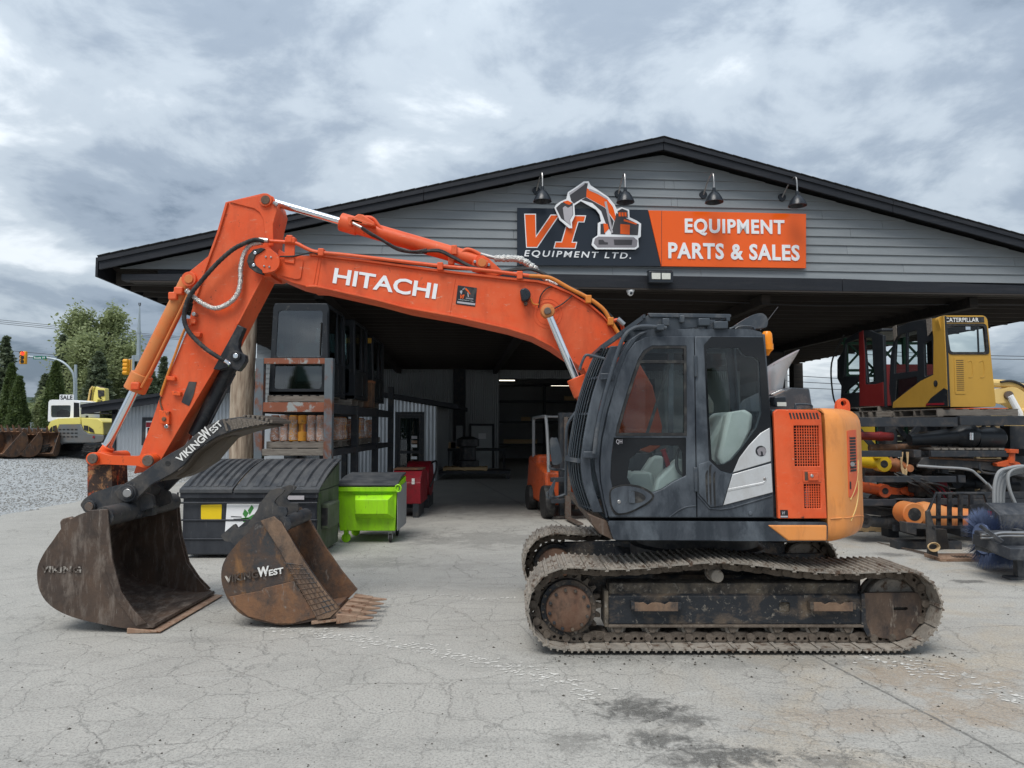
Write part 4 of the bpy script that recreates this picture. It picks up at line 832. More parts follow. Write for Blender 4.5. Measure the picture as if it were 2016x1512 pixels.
MB().tube([P(a, b2, YC - .002) for a, b2 in ((1374, 975), (1396, 1001), (1418, 1003), (1440, 1000), (1520, 976))], .007, 8).build('body_crease', M['cab_grey'], rq)
MB().tube(cr([P(a, b2, YC - .001) for a, b2 in ((1318, 1018), (1336, 1005), (1352, 998), (1370, 996))], 5), .006, 8).build('body_crease', M['cab_grey'], dr)
disc('body_plug', 1478, 1011, YC - .012, YC + .002, .018, M['cab_grey'], rq, n=8)
# seat and consoles
def rbox(name, pts, Y0, Y1, mat, b=.03): return cabp(name, pts, YC + Y0, YC + Y1, mat, bevel=b, seg=3)
sb = rbox('seat', [(1400, 930), (1408, 880), (1446, 722 + 90), (1470, 808), (1486, 818), (1470, 860), (1440, 950), (1440, 985), (1330, 990), (1330, 945)], .28, .74, M['seat'], .05)
rbox('headrest', [(1393, 780), (1402, 770), (1420, 770), (1431, 790), (1432, 812), (1398, 814)], .38, .66, M['headrest'], .03)
rbox('seat_back_shell', [(1440, 812), (1476, 806), (1492, 815), (1490, 840), (1455, 915), (1430, 925), (1420, 900)], .10, .24, M['seat'], .03)
rbox('console', [(1300, 945), (1340, 905), (1352, 905), (1356, 990), (1290, 990)], .12, .25, M['plastic_lt'], .03)
rbox('console', [(1290, 950), (1320, 905), (1345, 905), (1345, 990), (1285, 990)], .76, .9, M['plastic_lt'], .03)
rbox('console', [(1240, 950), (1252, 935), (1300, 935), (1310, 990), (1240, 990)], .3, .6, M['plastic_lt'], .03)
rbox('monitor', [(1222, 900), (1240, 896), (1244, 925), (1226, 928)], .74, .9, M['plastic'], .01)
MB().tube(cr([P(a, b2, YC + .2) for a, b2 in ((1318, 925), (1312, 905), (1305, 885))], 4), [.022] * 8 + [.03], 8).build('control_lever', M['red'], ex)
MB().tube(cr([P(a, b2, YC + .82) for a, b2 in ((1290, 925), (1286, 905), (1282, 890))], 4), [.022] * 8 + [.03], 8).build('control_lever', M['plastic'], ex)
MB().tube(cr([P(a, b2, YC + .08) for a, b2 in ((1343, 878), (1334, 890), (1332, 915), (1338, 930), (1350, 938))], 4), .014, 8).build('grab_rail', M['plastic'], ex)
MB().tube(cr([P(a, b2, YC + .5) for a, b2 in ((1225, 985), (1235, 950), (1246, 925))], 4), .012, 8).build('travel_lever', M['plastic'], ex)
# ---------------------------------------------------------------- front guard: curved louvre in front of the windscreen
prof = cr(pl([(1206, 680), (1186, 728), (1168, 785), (1156, 842), (1149, 888), (1147, 912), (1150, 945), (1158, 975), (1171, 1010)], YC), 4)
gd = None
NSL = 14
for k in range(NSL):
    u = k / (NSL - 1); y = YC + .10 + .86 * u; bul = -.075 * math.sin(math.pi * u) - .012
    mbx = MB(); rgs = []
    for q in prof: rgs.append([(q.x + bul, y - .024, q.y), (q.x + bul + .028, y + .022, q.y), (q.x + bul + .034, y + .020, q.y), (q.x + bul + .006, y - .026, q.y)])
    o = mbx.loft(rgs).build('guard_slat', M['guard_grey'], ex, smooth=30)
for zpy in (735, 812, 908, 1006):
    i = min(range(len(prof)), key=lambda j: abs(prof[j].y - P(1100, zpy, YC).z)); q = prof[i]; big = zpy == 908
    pts = [(q.x - .075 * math.sin(math.pi * u) - .012 + .02 - (.03 if big else 0), YC + .07 + .92 * u, q.y) for u in [j / 12 for j in range(13)]]
    MB().loft([[(p[0] - .012, p[1], p[2] - (.026 if big else .007)), (p[0] + .02, p[1], p[2] - (.03 if big else .007)), (p[0] + .02, p[1], p[2] + .007), (p[0] - .004, p[1], p[2] + .012)] for p in pts]).build('guard_band', M['guard_grey'], ex)
for y in (YC + .055, YC + .985):
    MB().loft([[(q.x - .01, y - .018, q.y), (q.x + .075, y - .018, q.y), (q.x + .075, y + .018, q.y), (q.x - .01, y + .018, q.y)] for q in prof]).build('guard_frame', M['cab_grey'], ex, bevel=.006)
for py in (745, 893): i = min(range(len(prof)), key=lambda j: abs(prof[j].y - P(1100, py, YC).z)); q = prof[i]; MB().box(q.x + .0, q.x + .12, YC - .02, YC + .01, q.y - .03, q.y + .03).build('guard_clamp', M['cab_grey'], ex, bevel=.008)
rail = cr([P(a, b2, YC - .05) for a, b2 in ((1312, 646), (1298, 644), (1262, 643), (1243, 649), (1228, 664), (1214, 700), (1198, 752), (1184, 805), (1175, 850), (1170, 893))], 6)
MB().tube(rail, .018, 10).build('grab_rail', M['guard_grey'], ex)
MB().box(*[v_ for v_ in (P(1290, 640, YC).x, P(1304, 640, YC).x, YC - .075, YC + .05, P(1290, 652, YC).z, P(1290, 641, YC).z)]).build('rail_bracket', M['guard_grey'], ex, bevel=.006)
# roof guard
for dy in (.06, .90):
    cabp('roof_guard_rail', [(1278, 614), (1442, 616), (1442, 630), (1434, 630), (1434, 624), (1282, 622)], YC + dy, YC + dy + .035, M['guard_grey'], bevel=.005)
    cabp('roof_guard_side', [(1257, 640), (1279, 617), (1405, 621), (1400, 640), (1330, 646), (1262, 646)], YC + dy + .015, YC + dy + .028, M['guard_grey'], bevel=.003)
    cabp('roof_guard_leg', [(1395, 628), (1412, 628), (1412, 649), (1395, 649)], YC + dy - .01, YC + dy + .05, M['guard_grey'], bevel=.005)
for k in range(14):
    a, b2 = P(1282 + k * 12, 619, YC + .09), P(1282 + k * 12, 619, YC + .09); MB().box(a.x - .006, a.x + .006, YC + .09, YC + .92, a.z - .02, a.z).build('roof_guard_bar', M['guard_grey'], ex)
for k in range(12):
    y = YC + .06 + .9 * k / 11; a, b2 = P(1272, 620, YC), P(1187, 681, YC); MB().bar((a.x, y, a.z), (b2.x, y, b2.z), .014, .035).build('visor_slat', M['guard_grey'], ex)
for q in ((1187, 681), (1230, 650), (1270, 621)): a = P(*q, YC); MB().bar((a.x, YC + .04, a.z), (a.x, YC + .98, a.z), .022, .03).build('visor_bar', M['guard_grey'], ex)
for a, b2, w in ((1310, 634, .03), (1342, 628, .02), (1385, 634, .05), (1418, 640, .06)):
    q = P(a, b2, YC + .03); MB().box(q.x - w, q.x + w, YC - .0, YC + .06, q.z - .035, q.z + .03).build('guard_latch', M['guard_grey'], ex, bevel=.008)
q = P(1476, 636, YC + .3); mr_ = MB().prism([tuple(v_) for v_ in cr([(-.15, -.05), (-.02, .05), (.09, .085), (.145, .05), (.15, -.02), (.10, -.05)], 5, True)], -.03, .04).build('mirror', M['guard_grey'], None, bevel=.015); mr_.parent = ex; mr_.location = Vector((q.x, YC + .3, q.z)) - OC
MB().tube([P(1436, 648, YC + .3), P(1455, 642, YC + .3), P(1480, 640, YC + .3)], .012, 8).build('mirror_arm', M['guard_grey'], ex)
MB().tube(cr([P(a, b2, YC + .25) for a, b2 in ((1448, 648), (1456, 643), (1480, 643), (1486, 649))], 3), .008, 6).build('roof_handle', M['guard_grey'], ex)
MB().tube([P(1497, 650, YC + .5), P(1532, 604, YC + .5)], [.005, .003], 6).build('aerial', M['wire'], ex)
q = P(1510, 664, YC + .12); bc = MB().lathe([(.001, .085), (.03, .08), (.042, .06), (.046, .02), (.046, -.03)], (q.x, YC + .12, q.z - .03), 'z', 20).build('beacon', M['amberlens'], ex)
MB().lathe([(.052, -.03), (.052, -.08), (.03, -.10), (.012, -.13), (.001, -.13)], (q.x, YC + .12, q.z - .03), 'z', 20).build('beacon_base', M['amberlens'], bc)
# mirrors on tube arms in front of the cab (far side)
YM = YC + .98
MB().tube(cr(p3([(1137, 808), (1128, 819), (1118, 836), (1115, 860), (1114, 920), (1114, 975)], YM), 6), .016, 8).build('mirror_arm', M['guard_grey'], ex)
MB().tube(cr(p3([(1083, 915), (1083, 920), (1086, 923), (1100, 925), (1116, 925)], YM), 4), .014, 8).build('mirror_arm', M['guard_grey'], ex)
MB().tube(cr(p3([(1078, 968), (1078, 977), (1082, 981), (1100, 978), (1116, 972)], YM), 4), .014, 8).build('mirror_arm', M['guard_grey'], ex)
for pts in ([(1083, 866), (1092, 862), (1098, 866), (1106, 903), (1102, 912), (1092, 915), (1086, 908)], [(1080, 968), (1086, 955), (1092, 944), (1093, 950), (1088, 970), (1083, 976)]):
    MB().prism([tuple(v_) for v_ in cr(pl(pts, YM - .05), 4, True)], YM - .09, YM - .02).build('mirror', M['guard_grey'], ex, bevel=.015)
MB().tube(cr(p3([(1141, 728), (1146, 713), (1152, 701), (1158, 699), (1172, 702), (1190, 706)], YC - .02), 5), .012, 8).build('guard_handle', M['guard_grey'], ex)
# ---------------------------------------------------------------- engine side, hood, counterweight
def mesh_grille(name, x0, y0, x1, y1, nx, ny, Y, mat, par, bar=.24):
    a, b2 = P(x0, y0, Y), P(x1, y1, Y); holes = []
    w, h = (b2.x - a.x) / nx, (a.z - b2.z) / ny
    for i in range(nx):
        for j_ in range(ny): holes.append(rect(a.x + w * (i + bar / 2), a.x + w * (i + 1 - bar / 2), b2.z + h * (j_ + bar / 2), b2.z + h * (j_ + 1 - bar / 2)))
    return holes
ed_pts = [(1523, 812), (1530, 806), (1608, 807), (1617, 814), (1628.5, 1021), (1532, 1021)]
def gr_holes(x0, y0, x1, y1): return [(x0, y0), (x1, y0), (x1 + (y1 - y0) * .026, y1), (x0 + (y1 - y0) * .026, y1)]
h1, h2 = gr_holes(1563, 838, 1612, 918), gr_holes(1583, 953, 1615, 1001)
YE = YC - .005
slots = [[(1553 + k * 6.6, 812.5), (1556.5 + k * 6.6, 812.5), (1560 + k * 6.6, 825), (1556.5 + k * 6.6, 825)] for k in range(9)]
ed = pr('engine_door', ed_pts, YE, YE + .04, M['orange'], bevel=.006, holes=[h1, h2])
for s_ in slots: pr('top_slot', s_, YE - .002, YE - .0005, M['rubber'], ed, bevel=0)
pr('door_backing', [(1530, 812), (1612, 812), (1622, 1018), (1540, 1018)], YE + .07, YE + .09, M['black'], ed, bevel=0)
def bars(h, nx, ny):
    (x0, y0), (x1, _), (x2, y1), (x3, _) = h
    for i in range(1, nx): a = P(x0 + (x1 - x0) * i / nx, y0, YE + .012); b2 = P(x3 + (x2 - x3) * i / nx, y1, YE + .012); MB().bar(a, b2, .007, .006).build('grille_bar', M['orange'], ed)
    for j_ in range(1, ny): t_ = j_ / ny; a = P(x0 + (x3 - x0) * t_, y0 + (y1 - y0) * t_, YE + .016); b2 = P(x1 + (x2 - x1) * t_, y0 + (y1 - y0) * t_, YE + .016); MB().bar(a, b2, .006, .007).build('grille_bar', M['orange'], ed)
bars(h1, 10, 15); bars(h2, 7, 10)
pr('filter', [(1584, 960), (1594, 958), (1595, 998), (1585, 1000)], YE + .045, YE + .065, M['sign_lt'], ed)
pr('latch_plate', [(1580, 926), (1616, 926), (1617, 949), (1581, 949)], YE - .006, YE - .0005, M['orange'], ed, bevel=.003)
pr('latch_recess', [(1584, 929), (1590, 929), (1591, 946), (1585, 946)], YE - .0075, YE - .006, M['rust'], ed, bevel=0)
pr('latch', [(1591, 930), (1611, 930), (1612, 946), (1592, 946)], YE - .018, YE - .006, M['orange'], ed, bevel=.003); disc('latch_key', 1599, 937, YE - .024, YE - .017, .014, M['steel'], ed)
dcl = pr('decal', [(1536, 1004), (1551, 1004), (1552, 1020), (1537, 1020)], YE - .0025, YE - .0005, M['black'], ed, bevel=0)
pr('decal_band', [(1537, 1015.5), (1551, 1015.5), (1551, 1018.5), (1537, 1018.5)], YE - .0035, YE - .0025, M['sign_lt'], dcl, bevel=0)
text_px('VI', (1538, 1013), (1545, 1013), (1538.5, 1007), YE - .0027, M['sign_lt'], dcl, depth=.0008, bold=.01, shear=.2)
pr('engine_wall', [(1524, 806), (1524, 1021), (1530, 1021), (1528, 812)], YC + .06, 8.3, M['black'], bevel=0)
MB().prism(pl([(1523, 806), (1616, 808), (1618, 818), (1523, 818)], YC), YC + .045, 8.35).build('engine_deck', M['guard_grey'], ex, bevel=.01)
MB().tube(cr(p3([(1566, 806), (1566, 797), (1569, 796), (1596, 797), (1598, 806)], YC + .2), 3), .01, 6).build('hood_handle', M['guard_grey'], ex)
YH = 7.3
MB().prism(pl([(1478, 830), (1518, 781), (1556, 763), (1594, 765), (1604, 830)], YH), YH, 8.2).build('engine_hood', M['guard_grey'], ex, bevel=.012)
pr('hood_step', [(1517, 776), (1540, 766), (1546, 769), (1524, 779)], YH - .3, YH - .02, M['steel'], bevel=.005)
pt = cr([P(a, b2, 7.55) for a, b2 in ((1525, 775), (1527, 750), (1532, 728), (1541, 706))], 5)
ep = MB()
rgs = []
for i, q in enumerate(pt):
    tt = i / (len(pt) - 1); tn = (pt[min(i + 1, len(pt) - 1)] - pt[max(i - 1, 0)]).normalized(); nx_ = Vector((tn.z, 0, -tn.x)); rr = .075 + .045 * tt
    rgs.append([tuple(q + nx_ * rr * math.cos(a) + Vector((0, 1, 0)) * rr * math.sin(a) + tn * (.16 * tt * math.cos(a))) for a in [2 * math.pi * k / 24 for k in range(24)]])
ep.loft(rgs).build('exhaust_pipe', pbr('dull_silver_pipe', (.48, .48, .49), .4, .6, var=.12, vs=8, wear=[(RUST, .15, 14)]), ex, smooth=60)
wl = P(1532, 790, YC + .25); w_ = MB().box(wl.x - .05, wl.x + .055, YC + .2, YC + .34, wl.z - .05, wl.z + .04).build('work_light', M['lamp'], ex, bevel=.012); MB().box(wl.x - .03, wl.x + .05, YC + .192, YC + .199, wl.z - .045, wl.z - .01).build('lens', M['lens'], w_)
# counterweight: lofted tail arc
CC, RT = Vector((1.86, 7.275)), 1.53
xin = P(1627, 900, YC).x
def ring(inset, z):
    r = RT - inset; y0, y1 = YC + inset * .7 + .005, 8.49 - inset * .7; a0 = math.asin((CC.y - y0) / r); a1 = math.asin((y1 - CC.y) / r); out = [(xin, y0, z)]
    n = 30; arc = []
    for k in range(n + 1):
        a = -a0 + (a1 + a0) * k / n; arc.append((CC.x + r * math.cos(a), CC.y + r * math.sin(a), z))
    # round off the corner where the flat side meets the arc
    c0 = arc[0]; out += [(c0[0] - .10, y0, z)] + arc[0:] + [(arc[-1][0] - .1, y1, z)] + [(xin, y1, z)]
    return out
zt_, zb_ = P(1640, 803, YC).z, P(1650, 1068, YC).z; H = zt_ - zb_
lev = [(.10, 0), (.045, .025), (.015, .06), (.0, .12), (.0, H * .18), (.0, H * .55), (.0, H - .16), (.008, H - .10), (.03, H - .055), (.07, H - .02), (.14, H)]
cw = MB().loft([ring(i_, zb_ + h_) for i_, h_ in lev]).build('counterweight', M['amber_body'], ex, bevel=.012, smooth=50, seg=3)
def on_arc(a, z, out=0.0): return Vector((CC.x + (RT + out) * math.cos(a), CC.y + (RT + out) * math.sin(a), z))
def arc_patch(name, a0, a1, zlo, zhi, out, mat, par, th=.012, n=8, zf=None):
    rgs = []
    for k in range(n + 1):
        a = a0 + (a1 - a0) * k / n; l0, h0 = (zlo, zhi) if zf is None else zf(k / n)
        rgs.append([tuple(on_arc(a, l0, out - th)), tuple(on_arc(a, l0, out)), tuple(on_arc(a, h0, out)), tuple(on_arc(a, h0, out - th))])
    return MB().loft(rgs).build(name, mat, par, smooth=30)
zP0, zP1 = P(1672, 985, 6.4).z, P(1672, 846, 6.4).z
hp_ = arc_patch('vent_panel', R(-48), R(-39.5), zP0, zP1, .004, M['orange'], cw, zf=lambda t_: (zP0 + .10 * t_ * t_ + .18 * (1 - t_) * .3, zP1 - .01 * (1 - t_) ** 3))
for j_ in range(12):
    z = P(1672, 862 + j_ * 5.6, 6.4).z; arc_patch('vent_slot', R(-46.5), R(-41), z - .009, z + .009, .0065, M['rubber'], hp_, .002, 4)
arc_patch('vent_handle', R(-47.3), R(-46.4), P(1672, 958, 6.4).z, P(1672, 944, 6.4).z, .008, M['rubber'], hp_, .003, 3)
q = on_arc(R(-45.5), P(1672, 911, 6.4).z, .0); MB().lathe([(.001, -.03), (.02, -.03), (.02, 0)], tuple(q), 'y', 10).build('vent_lock', M['steel'], hp_)
sw = [(R(-30), .985), (R(-33), .945), (R(-36), .915), (R(-39), .90)]
for z0_, th_ in ((zP0 + .12, .012), (zP0 - .06, .010)):
    MB().tube(cr([on_arc(R(-38), z0_ + .24, .001), on_arc(R(-39.5), z0_ + .10, .001), on_arc(R(-42.5), z0_ - .0, .001), on_arc(R(-47), z0_ - .09, .001)], 6), th_ * .6, 6).build('swoosh_line', M['boom_cream'], cw)
MB().tube(cr([(xin + .02, YC + .003, zb_ + H * .175), (xin + .11, YC + .003, zb_ + H * .18)] + [tuple(on_arc(R(a), zb_ + H * .175 - max(0, a + 40) * .0035, .001)) for a in (-48, -42, -36, -30)], 4), .006, 6).build('moulding', M['amber_body'], cw)
le = pl([(1648, 812), (1648, 797), (1651, 788), (1661, 783), (1671, 788), (1674, 797), (1674, 812)], 6.9); q = P(1661, 794, 6.9)
MB().prism(rp(le, .02, 3), 6.9, 6.96, [circ(q.x, q.z, .028, 14)]).build('lifting_eye', M['orange'], cw, bevel=.004)
# ---------------------------------------------------------------- boom
YB = 7.22; YB1 = 7.64
b_top = zB([(840, 520), (900, 560), (1000, 575), (1090, 575), (1500, 622), (2016, 692)]) + zC([(400, 722), (640, 745), (900, 777), (1040, 790), (1140, 815), (1300, 882), (1450, 972), (1560, 1065), (1680, 1200)]) + [(1250, 700), (1285, 760), (1304, 840), (1300, 880), (1280, 892), (1255, 885)]
b_bot = [(1225, 850), (1190, 797), (1165, 755)] + zC([(1400, 1470), (1300, 1392), (1150, 1290), (1000, 1212), (800, 1150), (400, 1060), (0, 988)]) + zB([(1600, 920), (1150, 820), (1050, 822), (960, 800), (820, 740)])
boom = pr('boom', b_top + b_bot, YB, YB1, M['orange'], bevel=.010)
# flange lips along the top and bottom edges
def strip(name, pts, Y0, Y1, th, mat, par): return MB().loft([[(q[0], Y0, q[1] - th), (q[0], Y1, q[1] - th), (q[0], Y1, q[1] + th), (q[0], Y0, q[1] + th)] for q in pl(pts, YB)]).build(name, mat, par, bevel=.003)
strip('boom_flange', zB([(1090, 570), (1500, 617), (2016, 687)]) + zC([(400, 717), (900, 772), (1040, 785), (1140, 810), (1300, 877), (1450, 967), (1560, 1060), (1680, 1195)]), YB - .03, YB1 + .03, .012, M['orange'], boom)
strip('boom_flange', zC([(1400, 1474), (1300, 1396), (1150, 1294), (1000, 1216), (800, 1154), (400, 1064), (0, 992)]) + zB([(1600, 924), (1150, 824), (1060, 822)]), YB - .025, YB1 + .025, .010, M['orange'], boom)
pr('boom_patch', rp(zB([(850, 590), (1010, 590), (1035, 620), (1015, 760), (980, 765), (800, 720)]), 8), YB - .014, YB - .001, M['orange'], boom, bevel=.004)
for a, b2 in (((1158, 585), (1120, 800)), ((1178, 600), (1145, 805))): p1, p2 = zB([a, b2]); MB().tube([P(*p1, YB - .001), P(*p2, YB - .001)], .006, 6).build('weld_seam', M['orange'], boom)
p1, p2 = zC([(392, 745), (345, 1040)]); MB().tube([P(*p1, YB - .001), P(*p2, YB - .001)], .004, 6).build('weld_seam', M['orange'], boom)
for r_ in (.115, .15): MB().tube([Vector((P(1078, 612, YB).x + r_ * math.cos(a), YB - .001, P(1078, 617, YB).z + r_ * math.sin(a))) for a in [2 * math.pi * k / 36 for k in range(37)]], .003, 5).build('boss_ring', M['orange'], boom)
text_px('HITACHI', (654.5, 557.5), (857.5, 589.5), (659.5, 527), YB - .004, M['whitevinyl'], boom, depth=.003, bold=.022, spacing=.98, name='lettering')
dq = zm([(430, 435), (1190, 540), (1115, 1285), (345, 1180)], 880, 540, 20.16); dcl = pr('decal', rp(dq, 1.5), YB - .004, YB - .001, M['black'], boom, bevel=0)
zd = lambda p: zm(p, 880, 540, 20.16)
pr('decal_band', zd([(410, 1065), (1125, 1155), (1110, 1230), (405, 1140)]), YB - .0055, YB - .004, M['sign_lt'], dcl, bevel=0)
text_px('VI', zd([(470, 965)])[0], zd([(690, 975)])[0], zd([(480, 800)])[0], YB - .0042, M['sign_orange'], dcl, depth=.001, bold=.04, shear=.3)
text_px('EQUIPMENT LTD', zd([(460, 1010)])[0], zd([(1050, 1090)])[0], zd([(464, 985)])[0], YB - .0042, M['whitevinyl'], dcl, depth=.001, bold=0, shear=.2)
for pts, mm in (([(720, 560), (760, 545), (850, 640), (930, 780), (910, 800), (830, 700), (730, 610)], 'sign_orange'), ([(600, 590), (715, 515), (725, 545), (690, 600), (620, 630)], 'sign_grey'), ([(510, 660), (600, 630), (610, 680), (575, 800), (530, 740)], 'sign_lt'), ([(735, 960), (760, 925), (1040, 950), (1050, 1005), (760, 975)], 'sign_grey'), ([(905, 830), (1000, 800), (1080, 870), (1075, 930), (900, 910)], 'sign_char'), ([(950, 850), (1010, 855), (1005, 915), (945, 910)], 'sign_orange'), ([(810, 730), (840, 720), (870, 900), (830, 900)], 'sign_lt')): pr('decal_print', zd(pts), YB - .0055 - rng.random() * .0004, YB - .0042, M[mm], dcl, bevel=0)
# hub at the stick end of the boom
q = P(518, 512, YB)
pr('hub_cap', [(a, b2) for a, b2 in rp(zB([(600, 560), (660, 520), (720, 515), (800, 535), (850, 600), (845, 660), (810, 700), (720, 720), (650, 690), (600, 640)]), 12)], YB - .10, YB - .05, M['amber_body'] if False else M['orange'], boom, bevel=.012, seg=3)
hb = pr('hub_guard', zB([(735, 522), (700, 513), (640, 528), (600, 570), (588, 620), (605, 670), (650, 705), (715, 728), (705, 690), (660, 655), (640, 615), (655, 575), (700, 550)]), YB - .115, YB - .045, M['rubber'], boom, bevel=.006)
for a, b2 in ((652, 555), (640, 652)): p_ = zB([(a, b2)])[0]; disc('bolt', p_[0], p_[1], YB - .125, YB - .11, .017, M['chrome'], hb, n=10)
for a, b2 in ((737, 586), (778, 589), (724, 660), (765, 666)): p_ = zB([(a, b2)])[0]; disc('bolt', p_[0], p_[1], YB - .112, YB - .098, .011, M['steel'], boom, n=8)
disc('boom_pin', 519, 512, YB - .06, YB1 + .08, .135, M['orange'], boom, n=32)
# pipe bracket, pipes, hoses
pr('pipe_bracket', zB([(890, 470), (968, 475), (965, 642), (885, 630)]), YB - .03, YB - .012, M['orange'], boom, bevel=.004)
pr('pipe_clamp', zB([(888, 428), (970, 430), (970, 478), (888, 472)]), YB - .06, YB + .02, M['orange'], boom, bevel=.008)
pipe = zB([(765, 462), (900, 470), (985, 482), (1060, 520), (1150, 550), (1400, 575), (2016, 647)]) + zC([(300, 662), (600, 692), (980, 738)])
MB().tube(cr([P(*p_, YB - .035) for p_ in pipe], 5), .019, 10).build('hydraulic_pipe', M['orange'], boom)
pipe2 = zC([(975, 738), (1080, 745), (1160, 762), (1300, 840), (1450, 918), (1560, 1000), (1615, 1085), (1680, 1190)])
MB().tube(cr([P(*p_, YB - .035) for p_ in pipe2], 5), .020, 10).build('hydraulic_pipe', M['orange_pipe'], boom)
MB().tube(cr([P(*p_, YB + .12) for p_ in pipe2[2:]], 5), .018, 8).build('hydraulic_pipe', M['orange'], boom)
for a, b2 in ((270, 655), (900, 725), (1445, 915), (1620, 1090)): p_ = zC([(a, b2)])[0]; q = P(*p_, YB - .035); MB().box(q.x - .03, q.x + .03, YB - .065, YB + .06, q.z - .055, q.z + .028).build('pipe_clamp', M['orange' if a < 1400 else 'orange_pipe'], boom, bevel=.008)
for a, b2 in ((1180, 545), (930, 440)): p_ = zB([(a, b2)])[0]; q = P(*p_, YB - .035); MB().box(q.x - .03, q.x + .03, YB - .065, YB + .06, q.z - .05, q.z + .028).build('pipe_clamp', M['orange'], boom, bevel=.008)
q1, q2 = P(1215, 628, YB), P(1228, 640, YB); MB().cyl(q1, q2, .03, 10).build('pipe_elbow', M['steel'], boom); MB().tube([P(1206, 632, YB), P(1216, 630, YB), P(1224, 640, YB + .02), P(1230, 660, YB + .05)], .022, 8).build('pipe_elbow', M['orange'], boom)
def hose(pts, Y, r, mat, par, n=6, name='hose', ribs=0): 
    c_ = cr([P(p_[0], p_[1], p_[2] if len(p_) > 2 else Y) for p_ in pts], n); rr = [r * (1 + (ribs if i % 2 else 0)) for i in range(len(c_))]
    return MB().tube(c_, rr, 10).build(name, mat, par)
hose(zB([(850, 585), (960, 582), (1040, 565), (1110, 552), (1150, 565)]), YB - .04, .008, M['rubber'], boom)
hose(zB([(1240, 580), (1330, 592), (1430, 605), (1620, 622), (1850, 640), (2016, 660)]) + zC([(300, 680), (520, 690)]), YB - .01, .010, M['rubber'], boom)
hose(zC([(1180, 818), (1120, 835), (1070, 890), (1055, 950), (1050, 990)]), YB - .02, .007, M['rubber'], boom); hose(zC([(1170, 1000), (1240, 960), (1310, 900), (1360, 835)]), YB - .02, .007, M['rubber'], boom)
lp_ = zC([(900, 845), (950, 828), (985, 860), (990, 900), (960, 940), (915, 940)]); wl = pr('work_light', lp_, YB - .13, YB - .02, M['lamp'], boom, bevel=.02); disc('light_stalk', 1035, 597, YB - .06, YB - .001, .02, M['pin'], boom)
hose(zC([(985, 915), (1000, 950), (1020, 965), (1050, 965)]), YB - .03, .008, M['orange_pipe'], boom)
# boom hoist cylinders
def cylinder(pa, pb, Yc, rb, rr, frac, matb, matr, par, rodend=True, gl=1.25):
    a, b2 = P(*pa, Yc), P(*pb, Yc); d = b2 - a; mid = a + d * frac
    MB().cyl(a, mid + d.normalized() * .02, rr, 40).build('cylinder_rod', matr, par)
    bb = MB().tube([mid, b2], rb, 36).build('cylinder_barrel', matb, par, bevel=.006)
    MB().cyl(mid - d.normalized() * .03, mid + d.normalized() * .16, rb * gl, 22).build('cylinder_gland', matb, bb, bevel=.008)
    return bb
for yc in (7.09, 8.02):
    cylinder((1078, 614), (1200, 900), yc, .075, .040, .475, M['orange'], M['chrome'], ex)
    q = P(1078, 613, yc); MB().lathe([(.001, -.07), (.038, -.07), (.038, -.06), (.066, -.055), (.072, -.03), (.072, .05)], (q.x, yc, q.z), 'y', 26).build('cylinder_eye', M['orange_old'], ex)
    disc('pin', 1078, 612, yc - .078, yc - .06, .036, M['pin'], ex)
# arm (stick) cylinder over the boom
YA = 7.42
bb = cylinder((524, 394), (949, 517), YA, .083, .040, .36, M['orange'], M['chrome'], ex, gl=1.16)
pr('valve_block', zB([(1385, 260), (1440, 265), (1470, 245), (1510, 250), (1600, 310), (1605, 345), (1420, 315), (1415, 345), (1390, 330)]), YA - .15, YA + .06, M['orange'], bb, bevel=.012)
MB().tube([P(*p_, YA - .13) for p_ in zB([(1440, 285), (1590, 335)])], .022, 10).build('valve_spool', M['orange'], bb)
MB().tube(cr([P(*p_, YA - .06) for p_ in zB([(1510, 275), (1590, 285), (1700, 395), (2016, 500)]) + zC([(120, 480), (360, 560), (420, 565), (470, 530), (520, 535), (590, 570)])], 6), .019, 10).build('hydraulic_pipe', M['orange'], bb)
for a, b2 in ((380, 535), (355, 615)): p_ = zC([(a, b2)])[0]; q = P(*p_, YA - .08); MB().box(q.x - .03, q.x + .03, YA - .11, YA + .02, q.z - .05, q.z + .05).build('pipe_clamp', M['orange'], bb, bevel=.008)
lug = zC([(520, 700), (525, 620), (560, 575), (610, 575), (660, 605), (780, 715), (700, 745)]); lg = pr('cylinder_lug', lug, YB + .1, YB + .14, M['orange'], boom); pr('cylinder_lug', lug, YB1 - .14, YB1 - .10, M['orange'], boom)
disc('cylinder_pin', 949, 517, YB + .06, YB1 - .05, .062, M['orange'], boom); disc('pin_cap', 949, 517, YB + .05, YB + .06, .045, M['orange_old'], boom)
for p_ in ((935, 515), (962, 521)): disc('bolt', p_[0], p_[1], YB + .075, YB + .099, .018, M['steel'], boom, n=8)
for k in (0, 1): hose(zB([(1490, 345 + 8 * k), (1560, 390 + 14 * k), (1660, 450 + 6 * k), (1780, 515 + 14 * k), (1900, 545 + 8 * k), (2016, 530 + 22 * k)]) + zC([(130, 545), (260, 545 - 12 * k), (380, 600 - 10 * k), (520, 670 - 8 * k), (700, 705), (900, 690 - 12 * k), (1000, 690 - 6 * k), (1100, 730 - 8 * k), (1250, 815 - 12 * k), (1400, 890 - 10 * k), (1550, 985), (1690, 1130)]), YA - .19 + .05 * k, .013, M['rubber'], boom)
MB().tube([P(*p_, YA - .19) for p_ in zB([(1430, 320), (1500, 355)])], .016, 8).build('hose_fitting', M['steel'], bb)
hose(zC([(590, 565), (640, 580), (710, 597)]), YA - .06, .020, M['steel'], boom, name='hose_fitting')
foilp = zC([(700, 600), (780, 600), (880, 603), (940, 625), (990, 660), (1035, 690)])
